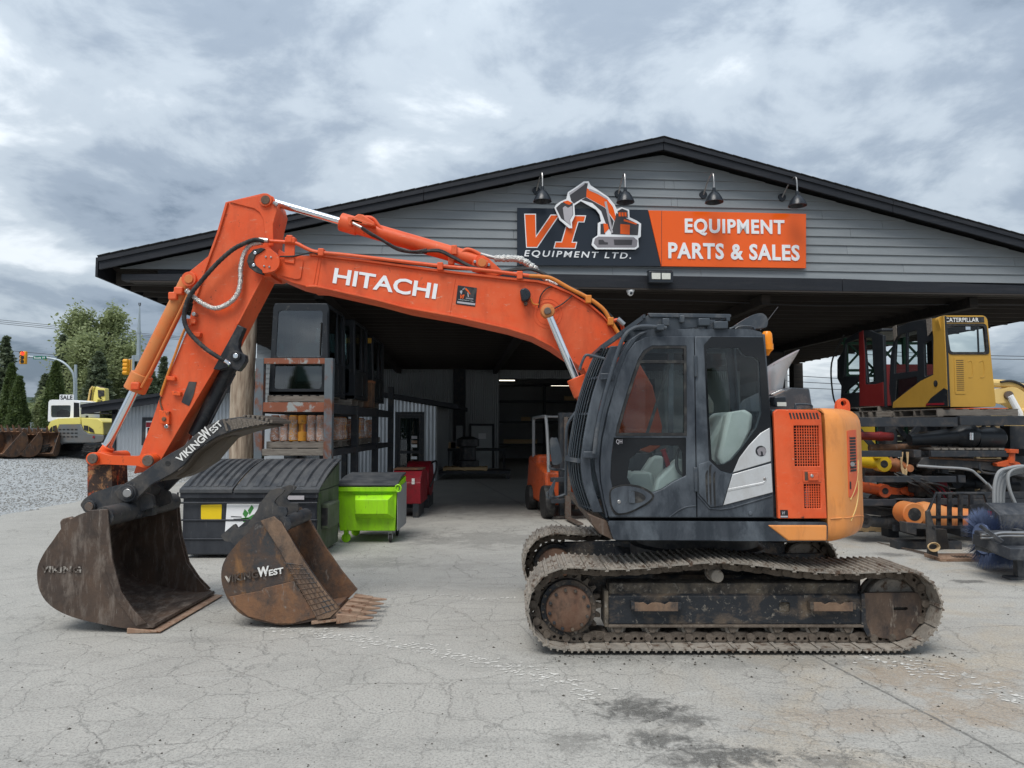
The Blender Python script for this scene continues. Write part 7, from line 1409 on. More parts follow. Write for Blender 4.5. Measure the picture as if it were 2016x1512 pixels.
# black axle
o = thing('axle', 'greasy black axle with a round casing on the second level of the right-hand rack', 'axle', tuple(P(1900, 878, YQ + .3)), 0, 'parts on the right-hand rack')
q = P(1902, 858, YQ + .3); MB().lathe([(.001, -.24), (.12, -.22), (.19, -.1), (.20, 0), (.19, .1), (.12, .22), (.001, .24)], tuple(q), 'x', 24).build('casing', M['cab_black'], o); MB().cyl(P(1790, 866, YQ + .3), P(1890, 858, YQ + .3), .10, 18, .14).build('axle_tube', M['cab_black'], o); MB().lathe([(.001, -.18), (.17, -.18), (.18, 0), (.16, .25), (.10, .3), (.001, .3)], tuple(P(1940, 862, YQ + .3)), 'x', 24).build('drum', M['cab_black'], o); MB().cyl(P(1912, 866, YQ + .05), P(1912, 852, YQ + .05), .032, 12).build('shaft', M['chrome'], o)
for pa, pb, Y, r, mm, lb in (((1690, 858), (1770, 860), YQ + .4, .07, 'redcab', 'dark red tube lying left on the second level of the right-hand rack'),):
    cyl_part('hydraulic_cylinder', lb, pb, pa, Y, r, M[mm], eye=False)
o = thing('hose_casting', 'bundle of black hoses and castings low on the left of the right-hand rack', 'machine part', tuple(P(1720, 1010, YQ + .2)), 0, 'parts on the right-hand rack')
MB().prism(rp(pl([(1690, 990), (1720, 985), (1760, 1000), (1764, 1012), (1740, 1016), (1690, 1010)], YQ + .2), .03), YQ + .2, YQ + .5).build('casting', M['black_scr'], o, bevel=.03)
for k in range(3): MB().tube(cr([P(a_, b_ + 6 * k, YQ + .15) for a_, b_ in ((1690, 978), (1712, 984), (1750, 990), (1775, 992))], 5), .022, 8).build('hose', M['rubber'], o)
for k in range(3): MB().tube(cr([P(a_, b_ + 5 * k, YQ + .4) for a_, b_ in ((1740, 950), (1770, 955), (1810, 958), (1836, 972))], 5), .03, 8).build('hose', M['rubber'], o)
# big orange cylinder on the ground rack
o = cyl_part('hydraulic_cylinder', 'huge dull orange cylinder lying low on the right-hand rack behind the black frame', (1790, 1009), (1920, 1022), YQ - .25, .15, M['orange_old'], eye=False, gland=False)
a = P(1789, 1010, YQ - .25); MB().tube([a + Vector((0, -.16, 0)), a + Vector((0, .16, 0))], .175, 24).build('eye', M['orange_old'], o, bevel=.012); MB().lathe([(.001, -.005), (.10, -.005), (.10, 0)], (a.x, a.y - .161, a.z), 'y', 20).build('bore', M['rubber'], o)
MB().tube([P(1800, 1012, YQ - .25), P(1808, 1013, YQ - .25), P(1818, 1013, YQ - .25), P(1850, 1018, YQ - .25), P(1870, 1019, YQ - .25)], [.10, .19, .205, .19, .15], 24).build('collar', M['orange_old'], o)
o = thing('steel_channel', 'short black steel channel on the floor below the orange cylinder', 'steel channel', tuple(P(1800, 1045, 10.9).to_2d().to_3d())); MB().prism(pl([(1781, 1028), (1846, 1034), (1846, 1042), (1801, 1040), (1801, 1052), (1782, 1048)], 11.0), 10.95, 11.15).build('channel', M['black_scr'], o, bevel=.006)
q = P(1790, 1050, 11.0); MB().box(q.x - .09, q.x + .9, 11.16, 11.4, 0.0, .12).build('skid', M['rack_dark'], o)
# ------------------------------------------------------------------ cabs on top of the rack
XC = 7.24; YY = 11.9; zc0 = P(1900, 801, YY).z
pl_y = pallet('weathered pallet under the ochre cab on top of the right-hand rack', XC + .55, YY + .7, zt + .005, 1.35, 1.4); pallet('pallet under the front of the ochre cab', XC + .2, YY + 2.0, zt + .005, 1.2, 1.1)
yc = thing('yellow_cab', 'ochre excavator cab with a lettered black band over its window, atop the right rack', 'cab', (XC + .45, YY + .8, zc0))
XR = P(1961, 800, YY).x
rear = pl([(1862, 801), (1858, 731), (1853, 650), (1846, 627), (1856, 621), (1937, 621), (1944, 628), (1961, 801)], YY)
MB().prism(rp(rear, .05, 4), YY, YY + .10, [rp(pl([(1859, 638), (1941, 638), (1947, 697), (1868, 697)], YY), .06, 4)]).build('rear_panel', M['yellow'], yc, bevel=.03, seg=3)
MB().prism(rp(pl([(1859, 637), (1941.5, 637), (1948, 698), (1867, 698)], YY), .07, 4), YY - .012, YY + .03, [rp(pl([(1863, 642), (1937, 642), (1942, 693), (1871, 693)], YY), .05, 4)]).build('window_seal', M['rubber'], yc)
MB().prism(pl([(1860, 639), (1940, 639), (1946, 696), (1868, 696)], YY), YY + .03, YY + .036).build('rear_window', M['glass'], yc)
bd = MB().prism(pl([(1854.5, 624), (1937, 624), (1937.5, 635), (1856, 635)], YY), YY - .006, YY - .001).build('name_band', M['black'], yc)
text_px('CATERPILLAR', (1861.5, 634), (1927, 634), (1861, 625.5), YY - .008, M['whiteworn'], bd, depth=.003, bold=.018, spacing=1.05)
vt = MB().prism(rp(pl([(1878, 704), (1899, 704), (1901, 776), (1880, 776)], YY), .02, 3), YY - .008, YY - .001).build('vent_plate', M['yellow'], yc, bevel=.004)
for k in range(16): a, b2 = P(1881.5 + k * .12, 709.5 + k * 3.9, YY), P(1896 + k * .12, 709.5 + k * 3.9, YY); MB().box(a.x, b2.x, YY - .0105, YY - .0085, a.z - .005, a.z + .005).build('vent_slot', M['rubber'], vt)
for px in (1909, 1932): MB().tube(cr([P(a_, b_, YY - .002) for a_, b_ in ((px - 4, 712), (px + 4, 712), (px + 6, 740), (px - 2, 743))], 4), .006, 6).build('pressed_groove', M['yellow'], yc)
side_o = [(1756, 804), (1750, 765), (1753, 700), (1764, 645), (1790, 634), (1834, 626), (1858, 622), (1862, 700), (1866, 801)]
up_w = [(1760, 735), (1763, 668), (1773, 658), (1805, 650), (1806, 730)]; q_w = [(1818, 676), (1834, 668), (1836.5, 736), (1820, 741)]; lo_w = [(1762, 790), (1765, 748), (1804, 742), (1805, 755), (1785, 768)]
xprism(MB(), side_o, XC, XC + .05, [up_w, q_w, lo_w]).build('side_frame', M['cab_black'], yc, bevel=.01)
xprism(MB(), [(1757, 803), (1758, 792), (1786, 770), (1812, 750), (1837, 738), (1837.5, 664), (1834, 640), (1832, 628), (1858, 622.5), (1862, 700), (1866, 800.5)], XC - .014, XC - .001).build('lower_panel', M['yellow'], yc, bevel=.006)
xprism(MB(), [(1822, 800), (1832, 784), (1858, 764), (1865, 768), (1866, 800)], XC - .02, XC - .0145).build('dark_corner', M['cab_black'], yc); xprism(MB(), [(1824, 794), (1858, 793), (1858, 797), (1822, 798)], XC - .026, XC - .021).build('red_strip', M['red'], yc)
q = Sx(1844, 755, XC); MB().lathe([(.001, -.022), (.055, -.022), (.055, 0)], (XC, q[0], q[1]), 'x', 18).build('round_badge', M['black'], yc)
xprism(MB(), up_w, XC + .02, XC + .026).build('side_window', M['glass'], yc); xprism(MB(), q_w, XC + .02, XC + .026).build('side_window', M['glass'], yc); xprism(MB(), lo_w, XC + .02, XC + .026).build('side_window', M['glass_dk'], yc); xprism(MB(), [(1783, 654), (1786, 653), (1786, 732), (1783, 733)], XC - .004, XC + .03).build('window_bar', M['cab_black'], yc)
y_f, y_b = Sx(1752, 700, XC)[0], YY; zr = Sx(1858, 622, XC)[1]
MB().hexa([(XC, YY + .02, zr - .05), (XR - .05, YY + .02, zr - .05), (XR - .05, y_f - .2, zr - .03), (XC, y_f - .2, zr - .03)], [(XC + .03, YY + .05, zr + .02), (XR - .08, YY + .05, zr + .02), (XR - .08, y_f - .25, zr + .04), (XC + .03, y_f - .25, zr + .04)]).build('roof', M['cab_black'], yc, bevel=.02)
MB().box(XC + .02, XR - .02, YY + .1, y_f - .05, zc0, zc0 + .08).build('floor', M['cab_black'], yc)
for X_, w in ((XC - .03, .02),):
    for a, b2 in ((1823, 1833), (1757, 1764)): xprism(MB(), [(a, 628 + (a < 1800) * 16), (b2, 626 + (a < 1800) * 14), (b2 + 1, 652 + (a < 1800) * 10), (a + 3, 662 + (a < 1800) * 10)], XC - .03, XC - .016).build('cardboard_flap', M['wood_grey'], yc)
MB().tube([(XC + .8, YY + .3, zc0 + .9), (XC + .8, YY + .3, zr - .1)], .015, 6).build('inner_post', M['rubber'], yc); MB().box(XC + .42, XC + .5, YY + .028, YY + .03, zr - .22, zr - .08).build('work_lamp', M['chrome'], yc)
# dark red cab
rc = thing('red_cab', 'dark red and black excavator cab with see-through windows, left of the ochre cab', 'cab', (7.6, 15, zt)); XD = 7.2
ro = [(1742, 802), (1741, 760), (1738, 660), (1712, 650), (1690, 652), (1664, 668), (1660, 690), (1648, 708), (1648, 745), (1656, 760), (1654, 802)]
w1 = [(1700, 665), (1716, 665), (1722, 750), (1707, 753)]; w2 = [(1664, 676), (1690, 667), (1692, 740), (1661, 741)]; w3 = [(1664, 770), (1690, 748), (1692, 772), (1662, 775)]
xprism(MB(), ro, XD, XD + .06, [w1, w2, w3]).build('side_frame', M['cab_black'], rc, bevel=.01)
xprism(MB(), [(1692, 800), (1691, 655), (1699, 650), (1702, 700), (1703, 757), (1722, 757), (1738, 752), (1740, 800)], XD - .014, XD - .001).build('red_panel', M['redcab'], rc, bevel=.006)
for w_ in (w1, w2, w3): xprism(MB(), w_, XD + .02, XD + .025).build('side_window', M['glass'], rc)
y0_, y1_ = Sx(1738, 700, XD)[0], Sx(1656, 760, XD)[0]; zr = Sx(1712, 652, XD)[1]; zb = Sx(1700, 801, XD)[1]
MB().box(XD + .02, XD + .98, y0_ + .05, y1_ - .25, zr - .06, zr).build('roof', M['cab_black'], rc, bevel=.02); MB().box(XD + .02, XD + .98, y0_, y1_, zb, zb + .06).build('floor', M['cab_black'], rc); MB().box(XD + .05, XD + .95, y0_ - .03, y0_ + .03, zb, zb + .8).build('rear_wall', M['redcab'], rc)
MB().tube(cr([(XD - .05, y1_ - .3, zr + .05), (XD - .08, y1_ + .25, zr - .5), (XD - .05, y1_ + .3, zr - 1.2), (XD - .02, y1_ + .15, zb)], 6), .02, 6).build('hose', M['rubber'], rc)
pallet('pallet carrying the dark red cab on the right-hand rack', XD + .5, (y0_ + y1_) / 2, zb - .135, 1.1, 1.5)
o = thing('rack_extension', 'dark stand carrying the red cab behind the right-hand rack', 'rack', (XD + .5, 15, 0)); MB().box(XD - .1, XD + 1.2, y0_ - .3, y1_ + .2, zb - .26, zb - .137).build('deck', M['rack_dark'], o)
for x in (XD, XD + 1.1):
    for y in (y0_, y1_): MB().box(x - .06, x + .06, y - .06, y + .06, 0, zb - .261).build('leg', M['rack_dark'], o)
# green lattice seen through the cabs
o = thing('lattice_mast', 'green steel lattice mast seen through the windows of the cabs', 'lattice', (10.2, 19.5, 0))
for x in (9.2, 10.0, 10.8, 11.6): MB().bar((x, 19.5, 0), (x, 19.5, 5.0), .09).build('lattice_post', M['lattice'], o)
for z in (2.6, 3.3, 3.45, 4.2): MB().bar((9.1, 19.55, z), (11.7, 19.55, z), .07).build('lattice_rail', M['lattice'], o)
for k in range(3):
    for z in (2.6, 3.5): x = 9.2 + .8 * k; MB().bar((x, 19.6, z), (x + .8, 19.6, z + .85), .05).build('lattice_brace', M['lattice'], o); MB().bar((x + .8, 19.62, z), (x, 19.62, z + .85), .05).build('lattice_brace', M['lattice'], o)
# ------------------------------------------------------------------ black fork carriage on the floor
YK_ = 10.2; fc = thing('fork_carriage', 'black fork carriage with an upright grid and one long fork, left of the sweeper', 'fork carriage', (P(1880, 1090, YK_).x, YK_, 0))
def zJ(p): return zm(p, 1640, 880, 5.36)
pr2 = lambda n, pts, Y0, Y1, mat, par, bv=.006: MB().prism(pl(pts, Y0), Y0, Y1).build(n, mat, par, bevel=bv)
pr2('side_plate', zJ([(990, 680), (1025, 660), (1080, 870), (1112, 1160), (1010, 1130)]), YK_, YK_ + .05, M['black_scr'], fc)
pr2('back_plate', zJ([(1080, 860), (1200, 870), (1230, 1075), (1110, 1090)]), YK_ + .25, YK_ + .29, M['black_scr'], fc)
MB().tube([P(*p_, YK_ + .05) for p_ in zJ([(1000, 690), (1085, 490), (1590, 495), (1640, 640)])], .022, 8).build('top_bar', M['black'], fc)
for x in (1112, 1228, 1342, 1455): MB().bar(P(*zJ([(x, 495)])[0], YK_ + .05), P(*zJ([(x, 850)])[0], YK_ + .05), .05, .04).build('upright_bar', M['black'], fc)
for y in (740, 845): MB().bar(P(*zJ([(1035, y)])[0], YK_ + .02), P(*zJ([(1560, y)])[0], YK_ + .02), .06, .035).build('cross_bar', M['black'], fc)
a, b2 = P(*zJ([(1110, 1165)])[0], YK_), P(*zJ([(1640, 1165)])[0], YK_); MB().box(a.x, b2.x, YK_ - .05, YK_ + .35, .0, .05).build('foot_plate', M['tooth'], fc, bevel=.006)
for k in range(5): MB().box(a.x + .25 + k * .05, a.x + .27 + k * .05, YK_ - .02, YK_ + .12, .051, .056).build('slot', M['rubber'], fc)
g0, g1 = G(*zJ([(485, 1020)])[0]), G(*zJ([(1100, 1175)])[0]); MB().hexa([g0 + Vector((-.0, -.03, .01)), g0 + Vector((.0, .06, .01)), g0 + Vector((0, .06, .02)), g0 + Vector((0, -.03, .02))], [g1 + Vector((0, -.05, .01)), g1 + Vector((0, .07, .01)), g1 + Vector((0, .07, .055)), g1 + Vector((0, -.05, .055))]).build('fork', M['pin'], fc, bevel=.003)
q = P(*zJ([(1047, 1050)])[0], YK_ - .01)
for k in range(4): MB().tube([(q.x + (.07 + .004 * k) * math.cos(a_), q.y - .01 - .012 * k, q.z + (.045 + .006 * k) * math.sin(a_)) for a_ in [2 * math.pi * j_ / 14 for j_ in range(15)]], .007, 5).build('wire_coil', M['wood_new'], fc)
# ------------------------------------------------------------------ broom sweeper
XW = 6.32; sw_ = thing('broom_sweeper', 'dusty black hydraulic broom sweeper with blue bristles at the right edge', 'sweeper', (7.2, 9.5, 0))
hood = zJ([(1440, 612), (1612, 588), (1752, 712), (1782, 905), (1790, 1000), (1640, 960), (1560, 880), (1480, 720)])
xprism(MB(), hood, XW, XW + .04).build('end_plate', M['sweeper'], sw_, bevel=.008)
hp3 = [Sx(a_, b_, XW) for a_, b_ in zJ([(1440, 612), (1612, 588), (1752, 712), (1782, 905)])]
MB().loft([[(XW + .02, y, z), (XW + 2.2, y, z), (XW + 2.2, y + .0, z - .02), (XW + .02, y, z - .02)] for y, z in hp3]).build('hood', M['sweeper'], sw_, bevel=.006)
yb_, zb2 = 9.52, .42
br = MB(); rb = random.Random(3)
for k in range(7500):
    a_ = rb.random() * 6.283; x = XW - .06 + 2.1 * rb.random() if k % 3 else XW - .06 + .4 * rb.random() ** 2; r0, r1 = .12, rb.uniform(.36, .43)
    if zb2 + r1 * math.sin(a_) < .012: r1 = (zb2 - .012) / max(.05, -math.sin(a_))
    r1 = min(r1, .45); da = rb.gauss(0, .09); dx = rb.gauss(0, .035) - (.05 if x < XW + .1 else 0); c_, s_n = math.cos(a_), math.sin(a_); c2_, s2_ = math.cos(a_ + da), math.sin(a_ + da); w = .006
    br.add([(x - w, yb_ + r0 * c_, zb2 + r0 * s_n), (x + w, yb_ + r0 * c_, zb2 + r0 * s_n), (x + dx, yb_ + r1 * c2_, zb2 + r1 * s2_)], [(0, 1, 2)])
bo = br.build('bristles', M['broom'], sw_, smooth=0, recalc=False); bo['kind'] = 'stuff'
MB().cyl((XW - .1, yb_, zb2), (XW + 2.1, yb_, zb2), .2, 20).build('brush_core', M['broom'], sw_)
fr = [Sx(a_, b_, XW + .05) for a_, b_ in zJ([(1480, 930), (1545, 925), (1560, 1000), (1660, 1070), (1880, 1160)])]
MB().box(XW - .02, XW + .06, 8.98, 9.06, .03, .62).build('stand_leg', M['sweeper'], sw_); MB().box(XW - .14, XW + .12, 8.95, 9.10, .0, .03).build('stand_foot', M['sweeper'], sw_)
pts = [P(*p_, Y) for p_, Y in zip(zJ([(1520, 985), (1620, 1010), (1740, 1075), (1880, 1135), (2100, 1140)]), (9.1, 8.9, 8.75, 8.65, 8.65))]
MB().loft([[(q.x, q.y, q.z - .07), (q.x + .02, q.y + .12, q.z - .07), (q.x + .02, q.y + .12, q.z + .07), (q.x, q.y, q.z + .07)] for q in pts]).build('front_bumper', M['sweeper'], sw_, bevel=.01)
q = pts[3]; MB().box(q.x, q.x + 1.0, q.y + .13, q.y + .5, q.z + .03, q.z + .06).build('deck', M['sweeper'], sw_)
MB().box(pts[2].x, pts[2].x + 1.4, 8.95, 9.2, .33, .58).build('frame_box', M['sweeper'], sw_, bevel=.02)
for dz in (0, 34): MB().tube(cr([P(a_, b_ + dz / 5.36, 8.85) for a_, b_ in zJ([(1560, 925), (1680, 925), (1800, 905), (2100, 905)])], 4), .016, 8).build('hydraulic_line', M['steel'], sw_)
MB().bar(P(*zJ([(1550, 830)])[0], 8.9), P(*zJ([(1790, 1000)])[0], 8.7), .03, .04).build('link_bar', M['sweeper'], sw_)
for k in range(4): MB().tube(cr([P(a_ + 6 * k, b_ + 3 * k, 9.6 + .05 * k) for a_, b_ in ((1957, 990), (1958, 955), (1966, 930), (1984, 922), (2016, 918), (2050, 930))], 5), .022, 8).build('hose', M['corr_dark'], sw_)
MB().tube(cr([P(a_, b_, 9.6) for a_, b_ in ((1998, 990), (1988, 965), (1984, 940), (1992, 925), (2016, 918))], 5), .022, 8).build('hose', M['corr_dark'], sw_)
for a_ in ((1655, 700), (1670, 745)): y, z = Sx(*zJ([a_])[0], XW); MB().box(XW - .004, XW - .001, y - .04, y + .04, z - .03, z + .03).build('warning_decal', M['whiteworn'] if a_[1] > 720 else M['red'], sw_)
# small fresh pallet behind the excavator's tail
pq = G(1708, 1048); pallet('fresh yellow pallet end on the floor just right of the excavator tail', pq.x, pq.y + .5, 0, .55, .9, M['wood_new'], None)
o = thing('timber_block', 'short pale timber block on the fresh yellow pallet', 'timber', (pq.x - .18, pq.y + .1, .135)); MB().box(pq.x - .36, pq.x - .0, pq.y + .05, pq.y + .2, .136, .26).build('block', M['wood_new'], o, bevel=.006)
# ------------------------------------------------------------------ beyond the rack on the right
YX = 27.0; o = thing('yellow_excavator', 'sun-bleached yellow excavator with its arched boom rising behind the right rack', 'excavator', (P(2060, 840, YX).x, YX, 0))
MB().prism([tuple(q) for q in cr(pl([(1955, 770), (1975, 765), (1998, 762), (2020, 775), (2045, 800), (2060, 840), (2045, 842), (2025, 815), (2004, 800), (1985, 793), (1960, 793)], YX), 4, True)], YX, YX + .7).build('boom', M['boom_cream'], o, bevel=.02)
MB().tube([P(1988, 779, YX - .1), P(2012, 822, YX - .1)], .12, 10).build('cylinder_rod', M['white'], o); MB().lathe([(.001, -.05), (.16, -.05), (.16, .05)], tuple(P(1986, 778, YX - .08)), 'y', 14).build('pin', M['pin'], o); MB().tube([P(1950, 754, YX + .2), P(1995, 757, YX + .2), P(2030, 770, YX + .2)], .16, 10).build('arm_cylinder', M['boom_cream'], o)
MB().tube(cr([P(a_, b_, YX) for a_, b_ in ((1970, 752), (1990, 750), (2010, 757), (2030, 772))], 4), .05, 6).build('hose', M['rubber'], o)
q = P(2060, 840, YX); MB().box(q.x - 1, q.x + 3, YX - .5, YX + 2, .9, 2.6).build('house', M['boom_cream'], o, bevel=.1); MB().box(q.x - 1.2, q.x + 3, YX - .6, YX + 2.2, 0, .85).build('track', M['rubber'], o, bevel=.2)
o = thing('shipping_container', 'orange-red shipping container far behind the right-hand rack', 'container', (P(2000, 840, 42).x, 42, 0)); q = P(2000, 830, 42); corr(MB(), q.x - 3.2, q.x + 3, 0, P(2000, 803, 42).z, 42, .3, .03).build('container_side', M['forklift'], o, smooth=20, recalc=False); MB().box(q.x - 3.2, q.x + 3, 42.05, 44.4, .0, P(2000, 803, 42).z - .02).build('container_body', M['forklift'], o)
def pal_stack(label, px, Y, n, mat):
    q = P(px, 840, Y); o = thing('pallet_stack', label, 'pallet stack', (q.x, Y, 0), 0, 'pallet stacks behind the right-hand rack')
    for k in range(n): MB().box(q.x - .6, q.x + .6, Y, Y + 1.2, k * .15 + .1, k * .15 + .13).box(q.x - .6, q.x + .6, Y, Y + 1.2, k * .15, k * .15 + .02).box(q.x - .6, q.x - .5, Y + .01, Y + 1.1, k * .15 + .02, k * .15 + .1).box(q.x + .5, q.x + .6, Y + .01, Y + 1.1, k * .15 + .02, k * .15 + .1).box(q.x - .05, q.x + .05, Y + .01, Y + 1.1, k * .15 + .02, k * .15 + .1).build('pallet', mat, o)
pal_stack('grey pallet stack glimpsed through the right rack, behind the greasy axle', 1850, 19, 14, M['wood_grey']); pal_stack('pale pallet stack glimpsed between the right rack and its far end post', 1965, 19, 13, M['wood_new'])
o = thing('yellow_machine', 'small yellow machine glimpsed through the left end of the right rack', 'machine', (P(1706, 840, 26).x, 26, 0)); q = P(1706, 840, 26); MB().box(q.x - .7, q.x + .7, 26, 28, .5, 2.1).build('body', M['yellow_cyl'], o, bevel=.1); MB().box(q.x - .8, q.x + .8, 26.1, 28, 0, .5).build('track', M['rubber'], o, bevel=.1)
# more dark parts crowding the shelves of the right-hand rack
for i, (pa, pb, Y, r, mm, lb) in enumerate((((1850, 990), (1770, 985), YQ + .6, .09, 'black_scr', 'dull black cylinder behind the crimson canister'), ((1880, 1000), (2010, 985), YQ + .3, .10, 'black_scr', 'dark cylinder lying right of the crimson canister'), ((1700, 1025), (1765, 1030), YQ + .25, .09, 'black_scr', 'stubby black cylinder on the floor left of the huge orange one'), ((1880, 950), (2005, 958), YQ + .55, .075, 'rack_dark', 'thin black cylinder below the long dark stick'), ((1700, 882), (1830, 880), YQ + .5, .06, 'rust', 'rusty bar on the second shelf at the left'), ((1830, 935), (1700, 928), YQ + .6, .07, 'black_scr', 'dark cylinder behind the yellow one'))):
    cyl_part('hydraulic_cylinder', lb + ', on the right-hand rack', pa, pb, Y, r, M[mm], eye=i != 4)
for i, (px, py, Y, s, lb) in enumerate(((1810, 960, YQ + .3, .16, 'black lumpy casting left of the crimson canister'), (1822, 920, YQ + .4, .13, 'greasy casting under the end of the dark stick'), (1950, 975, YQ + .2, .18, 'dark casting behind the sweeper hoses'), (1725, 990, YQ + .4, .15, 'oily casting low at the left of the rack'))):
    a = P(px, py, Y); o = thing('casting', lb + ', on the right-hand rack', 'machine part', tuple(a), 0, 'parts on the right-hand rack')
    MB().lathe([(.001, -s), (s * .5, -s), (s * .55, -s * .6), (s * .9, -s * .5), (s, 0), (s * .8, s * .5), (s * .45, s * .6), (s * .4, s), (.001, s)], tuple(a), 'x', 16).build('casting_body', M['black_scr'], o, bevel=.01)
    for k in range(5): an = 2 * math.pi * k / 5 + i; MB().cyl((a.x - s * .2, a.y + s * .7 * math.cos(an), a.z + s * .7 * math.sin(an)), (a.x + s * .7, a.y + s * .7 * math.cos(an), a.z + s * .7 * math.sin(an)), .02, 8).build('stud', M['pin'], o)
o = thing('hose_bundle', 'tangle of black hoses draped over the right-hand rack\'s third shelf', 'hoses', tuple(P(1790, 950, YQ)), 0)
for k in range(7): MB().tube(cr([P(1760 + 5 * k, 932 + rng.uniform(-3, 3), YQ + .1 + .04 * k), P(1790 + 6 * k, 945 + rng.uniform(-6, 6), YQ - .02), P(1815 + 8 * k, 960 + rng.uniform(-8, 8), YQ + .05), P(1850 + 5 * k, 985 + rng.uniform(-6, 6), YQ + .2)], 5), .016, 6).build('hose', M['rubber'], o)
# ================================================================== gravel yard on the left: small digger, loose buckets, shed
YM_ = 27.0; gz = tz(P(140, 890, YM_).x, YM_)
def zK(p): return zm(p, 0, 720, 6.3)
mn = thing('mini_excavator', 'pale yellow small excavator with white cab seen from behind on the gravel', 'excavator', (P(145, 890, YM_).x, YM_ + 1.2, gz))
mp = lambda n, pts, Y0, Y1, mat, par=None, bv=.03, Yp=None: MB().prism(pl(pts, Yp or Y0), Y0, Y1).build(n, mat, par or mn, bevel=bv, seg=3)
mp('counterweight', zK([(585, 855), (620, 845), (708, 800), (735, 728), (1005, 728), (1030, 800), (1100, 845), (1285, 860), (1292, 900), (1270, 945), (1180, 960), (1060, 958), (660, 958), (600, 915)]), YM_, YM_ + .8, M['mini_grey'])
mp('hood', zK([(592, 855), (590, 760), (625, 690), (720, 655), (1000, 645), (1000, 725), (735, 728), (708, 798), (620, 845)]), YM_ + .03, YM_ + 1.6, M['pale_yellow'])
mp('hood', zK([(1004, 645), (1225, 660), (1275, 700), (1288, 858), (1100, 845), (1035, 800), (1008, 725)]), YM_ + .03, YM_ + 1.6, M['pale_yellow'])
for pts in ([(605, 830), (612, 790), (640, 755), (640, 820)], [(652, 815), (655, 750), (692, 738), (695, 795)], [(1040, 800), (1036, 740), (1085, 745), (1090, 808)], [(1105, 815), (1100, 755), (1150, 790), (1165, 830)]): mp('vent', zK(pts), YM_ - .01, YM_ + .028, M['rubber'], bv=0)
for j_ in range(3):
    for k in range(5): q = P(*zK([(745 + 50 * k, 790 + 45 * j_)])[0], YM_); MB().box(q.x - .05, q.x + .05, YM_ - .012, YM_ - .001, q.z - .02, q.z + .02).build('vent_hole', M['rubber'], mn)
for a_ in ((600, 885), (1165, 885)): q = P(*zK([a_])[0], YM_); MB().lathe([(.001, -.02), (.045, -.02), (.045, 0)], (q.x, YM_, q.z), 'y', 12).build('tail_light', M['red'], mn)
MB().prism(rp(pl(zK([(592, 700), (602, 445), (625, 425), (905, 425), (990, 440), (993, 645), (905, 660), (700, 660)]), YM_ + .5), .08), YM_ + .5, YM_ + .56, [rp(pl(zK([(630, 492), (878, 490), (870, 640), (632, 640)]), YM_ + .5), .06)]).build('cab_rear', M['white'], mn, bevel=.02)
mp('cab_side', zK([(905, 425), (990, 440), (993, 645), (905, 655)]), YM_ + .57, YM_ + 1.9, M['white']); mp('cab_side', zK([(600, 450), (630, 430), (640, 690), (595, 690)]), YM_ + .57, YM_ + 1.9, M['white']); mp('cab_roof', zK([(610, 430), (640, 422), (905, 425), (985, 440), (985, 452), (610, 450)]), YM_ + .57, YM_ + 1.9, M['white'])
mp('side_window', zK([(915, 455), (980, 462), (985, 638), (912, 640)]), YM_ + .49, YM_ + .499, M['blackglass'], bv=0); mp('rear_window', zK([(626, 488), (880, 488), (872, 642), (628, 642)]), YM_ + .53, YM_ + .535, M['glass_dk'], bv=0); mp('seat', zK([(690, 650), (700, 570), (760, 540), (810, 570), (820, 650)]), YM_ + .9, YM_ + 1.2, M['plastic'])
for pts in ([(1050, 640), (1085, 440), (1100, 320), (1145, 258), (1175, 262), (1130, 330), (1120, 450), (1100, 640)], [(1190, 256), (1240, 275), (1300, 280), (1308, 440), (1265, 450), (1262, 420), (1210, 425), (1185, 640), (1130, 640), (1150, 450), (1165, 330)]): mp('boom', zK(pts), YM_ + 1.8, YM_ + 2.1, M['pale_yellow'])
mp('boom_gap_shade', zK([(1212, 300), (1290, 305), (1292, 372), (1218, 395)]), YM_ + 1.77, YM_ + 1.79, M['rubber'], bv=0); mp('boom_gap_shade', zK([(1108, 345), (1128, 300), (1140, 300), (1124, 440), (1116, 640), (1102, 640)]), YM_ + 1.77, YM_ + 1.79, M['rubber'], bv=0)  # black plates laid before the boom imitate the shade in its hollows
MB().tube([P(*p_, YM_ + 1.75) for p_ in zK([(1065, 640), (1120, 300), (1150, 258)])], .035, 6).build('hose', M['boom_cream'], mn); MB().bar(P(*zK([(1075, 440)])[0], YM_ + 1.7), P(*zK([(1160, 440)])[0], YM_ + 1.7), .05).build('hose_clamp', M['boom_cream'], mn); MB().cyl(P(*zK([(1200, 268)])[0], YM_ + 1.9), P(*zK([(1300, 290)])[0], YM_ + 1.9), .06, 10).build('pin', M['pin'], mn); MB().cyl(P(*zK([(1075, 620)])[0], YM_ + 1), P(*zK([(1075, 650)])[0], YM_ + 1), .06, 10).build('exhaust', M['rubber'], mn)
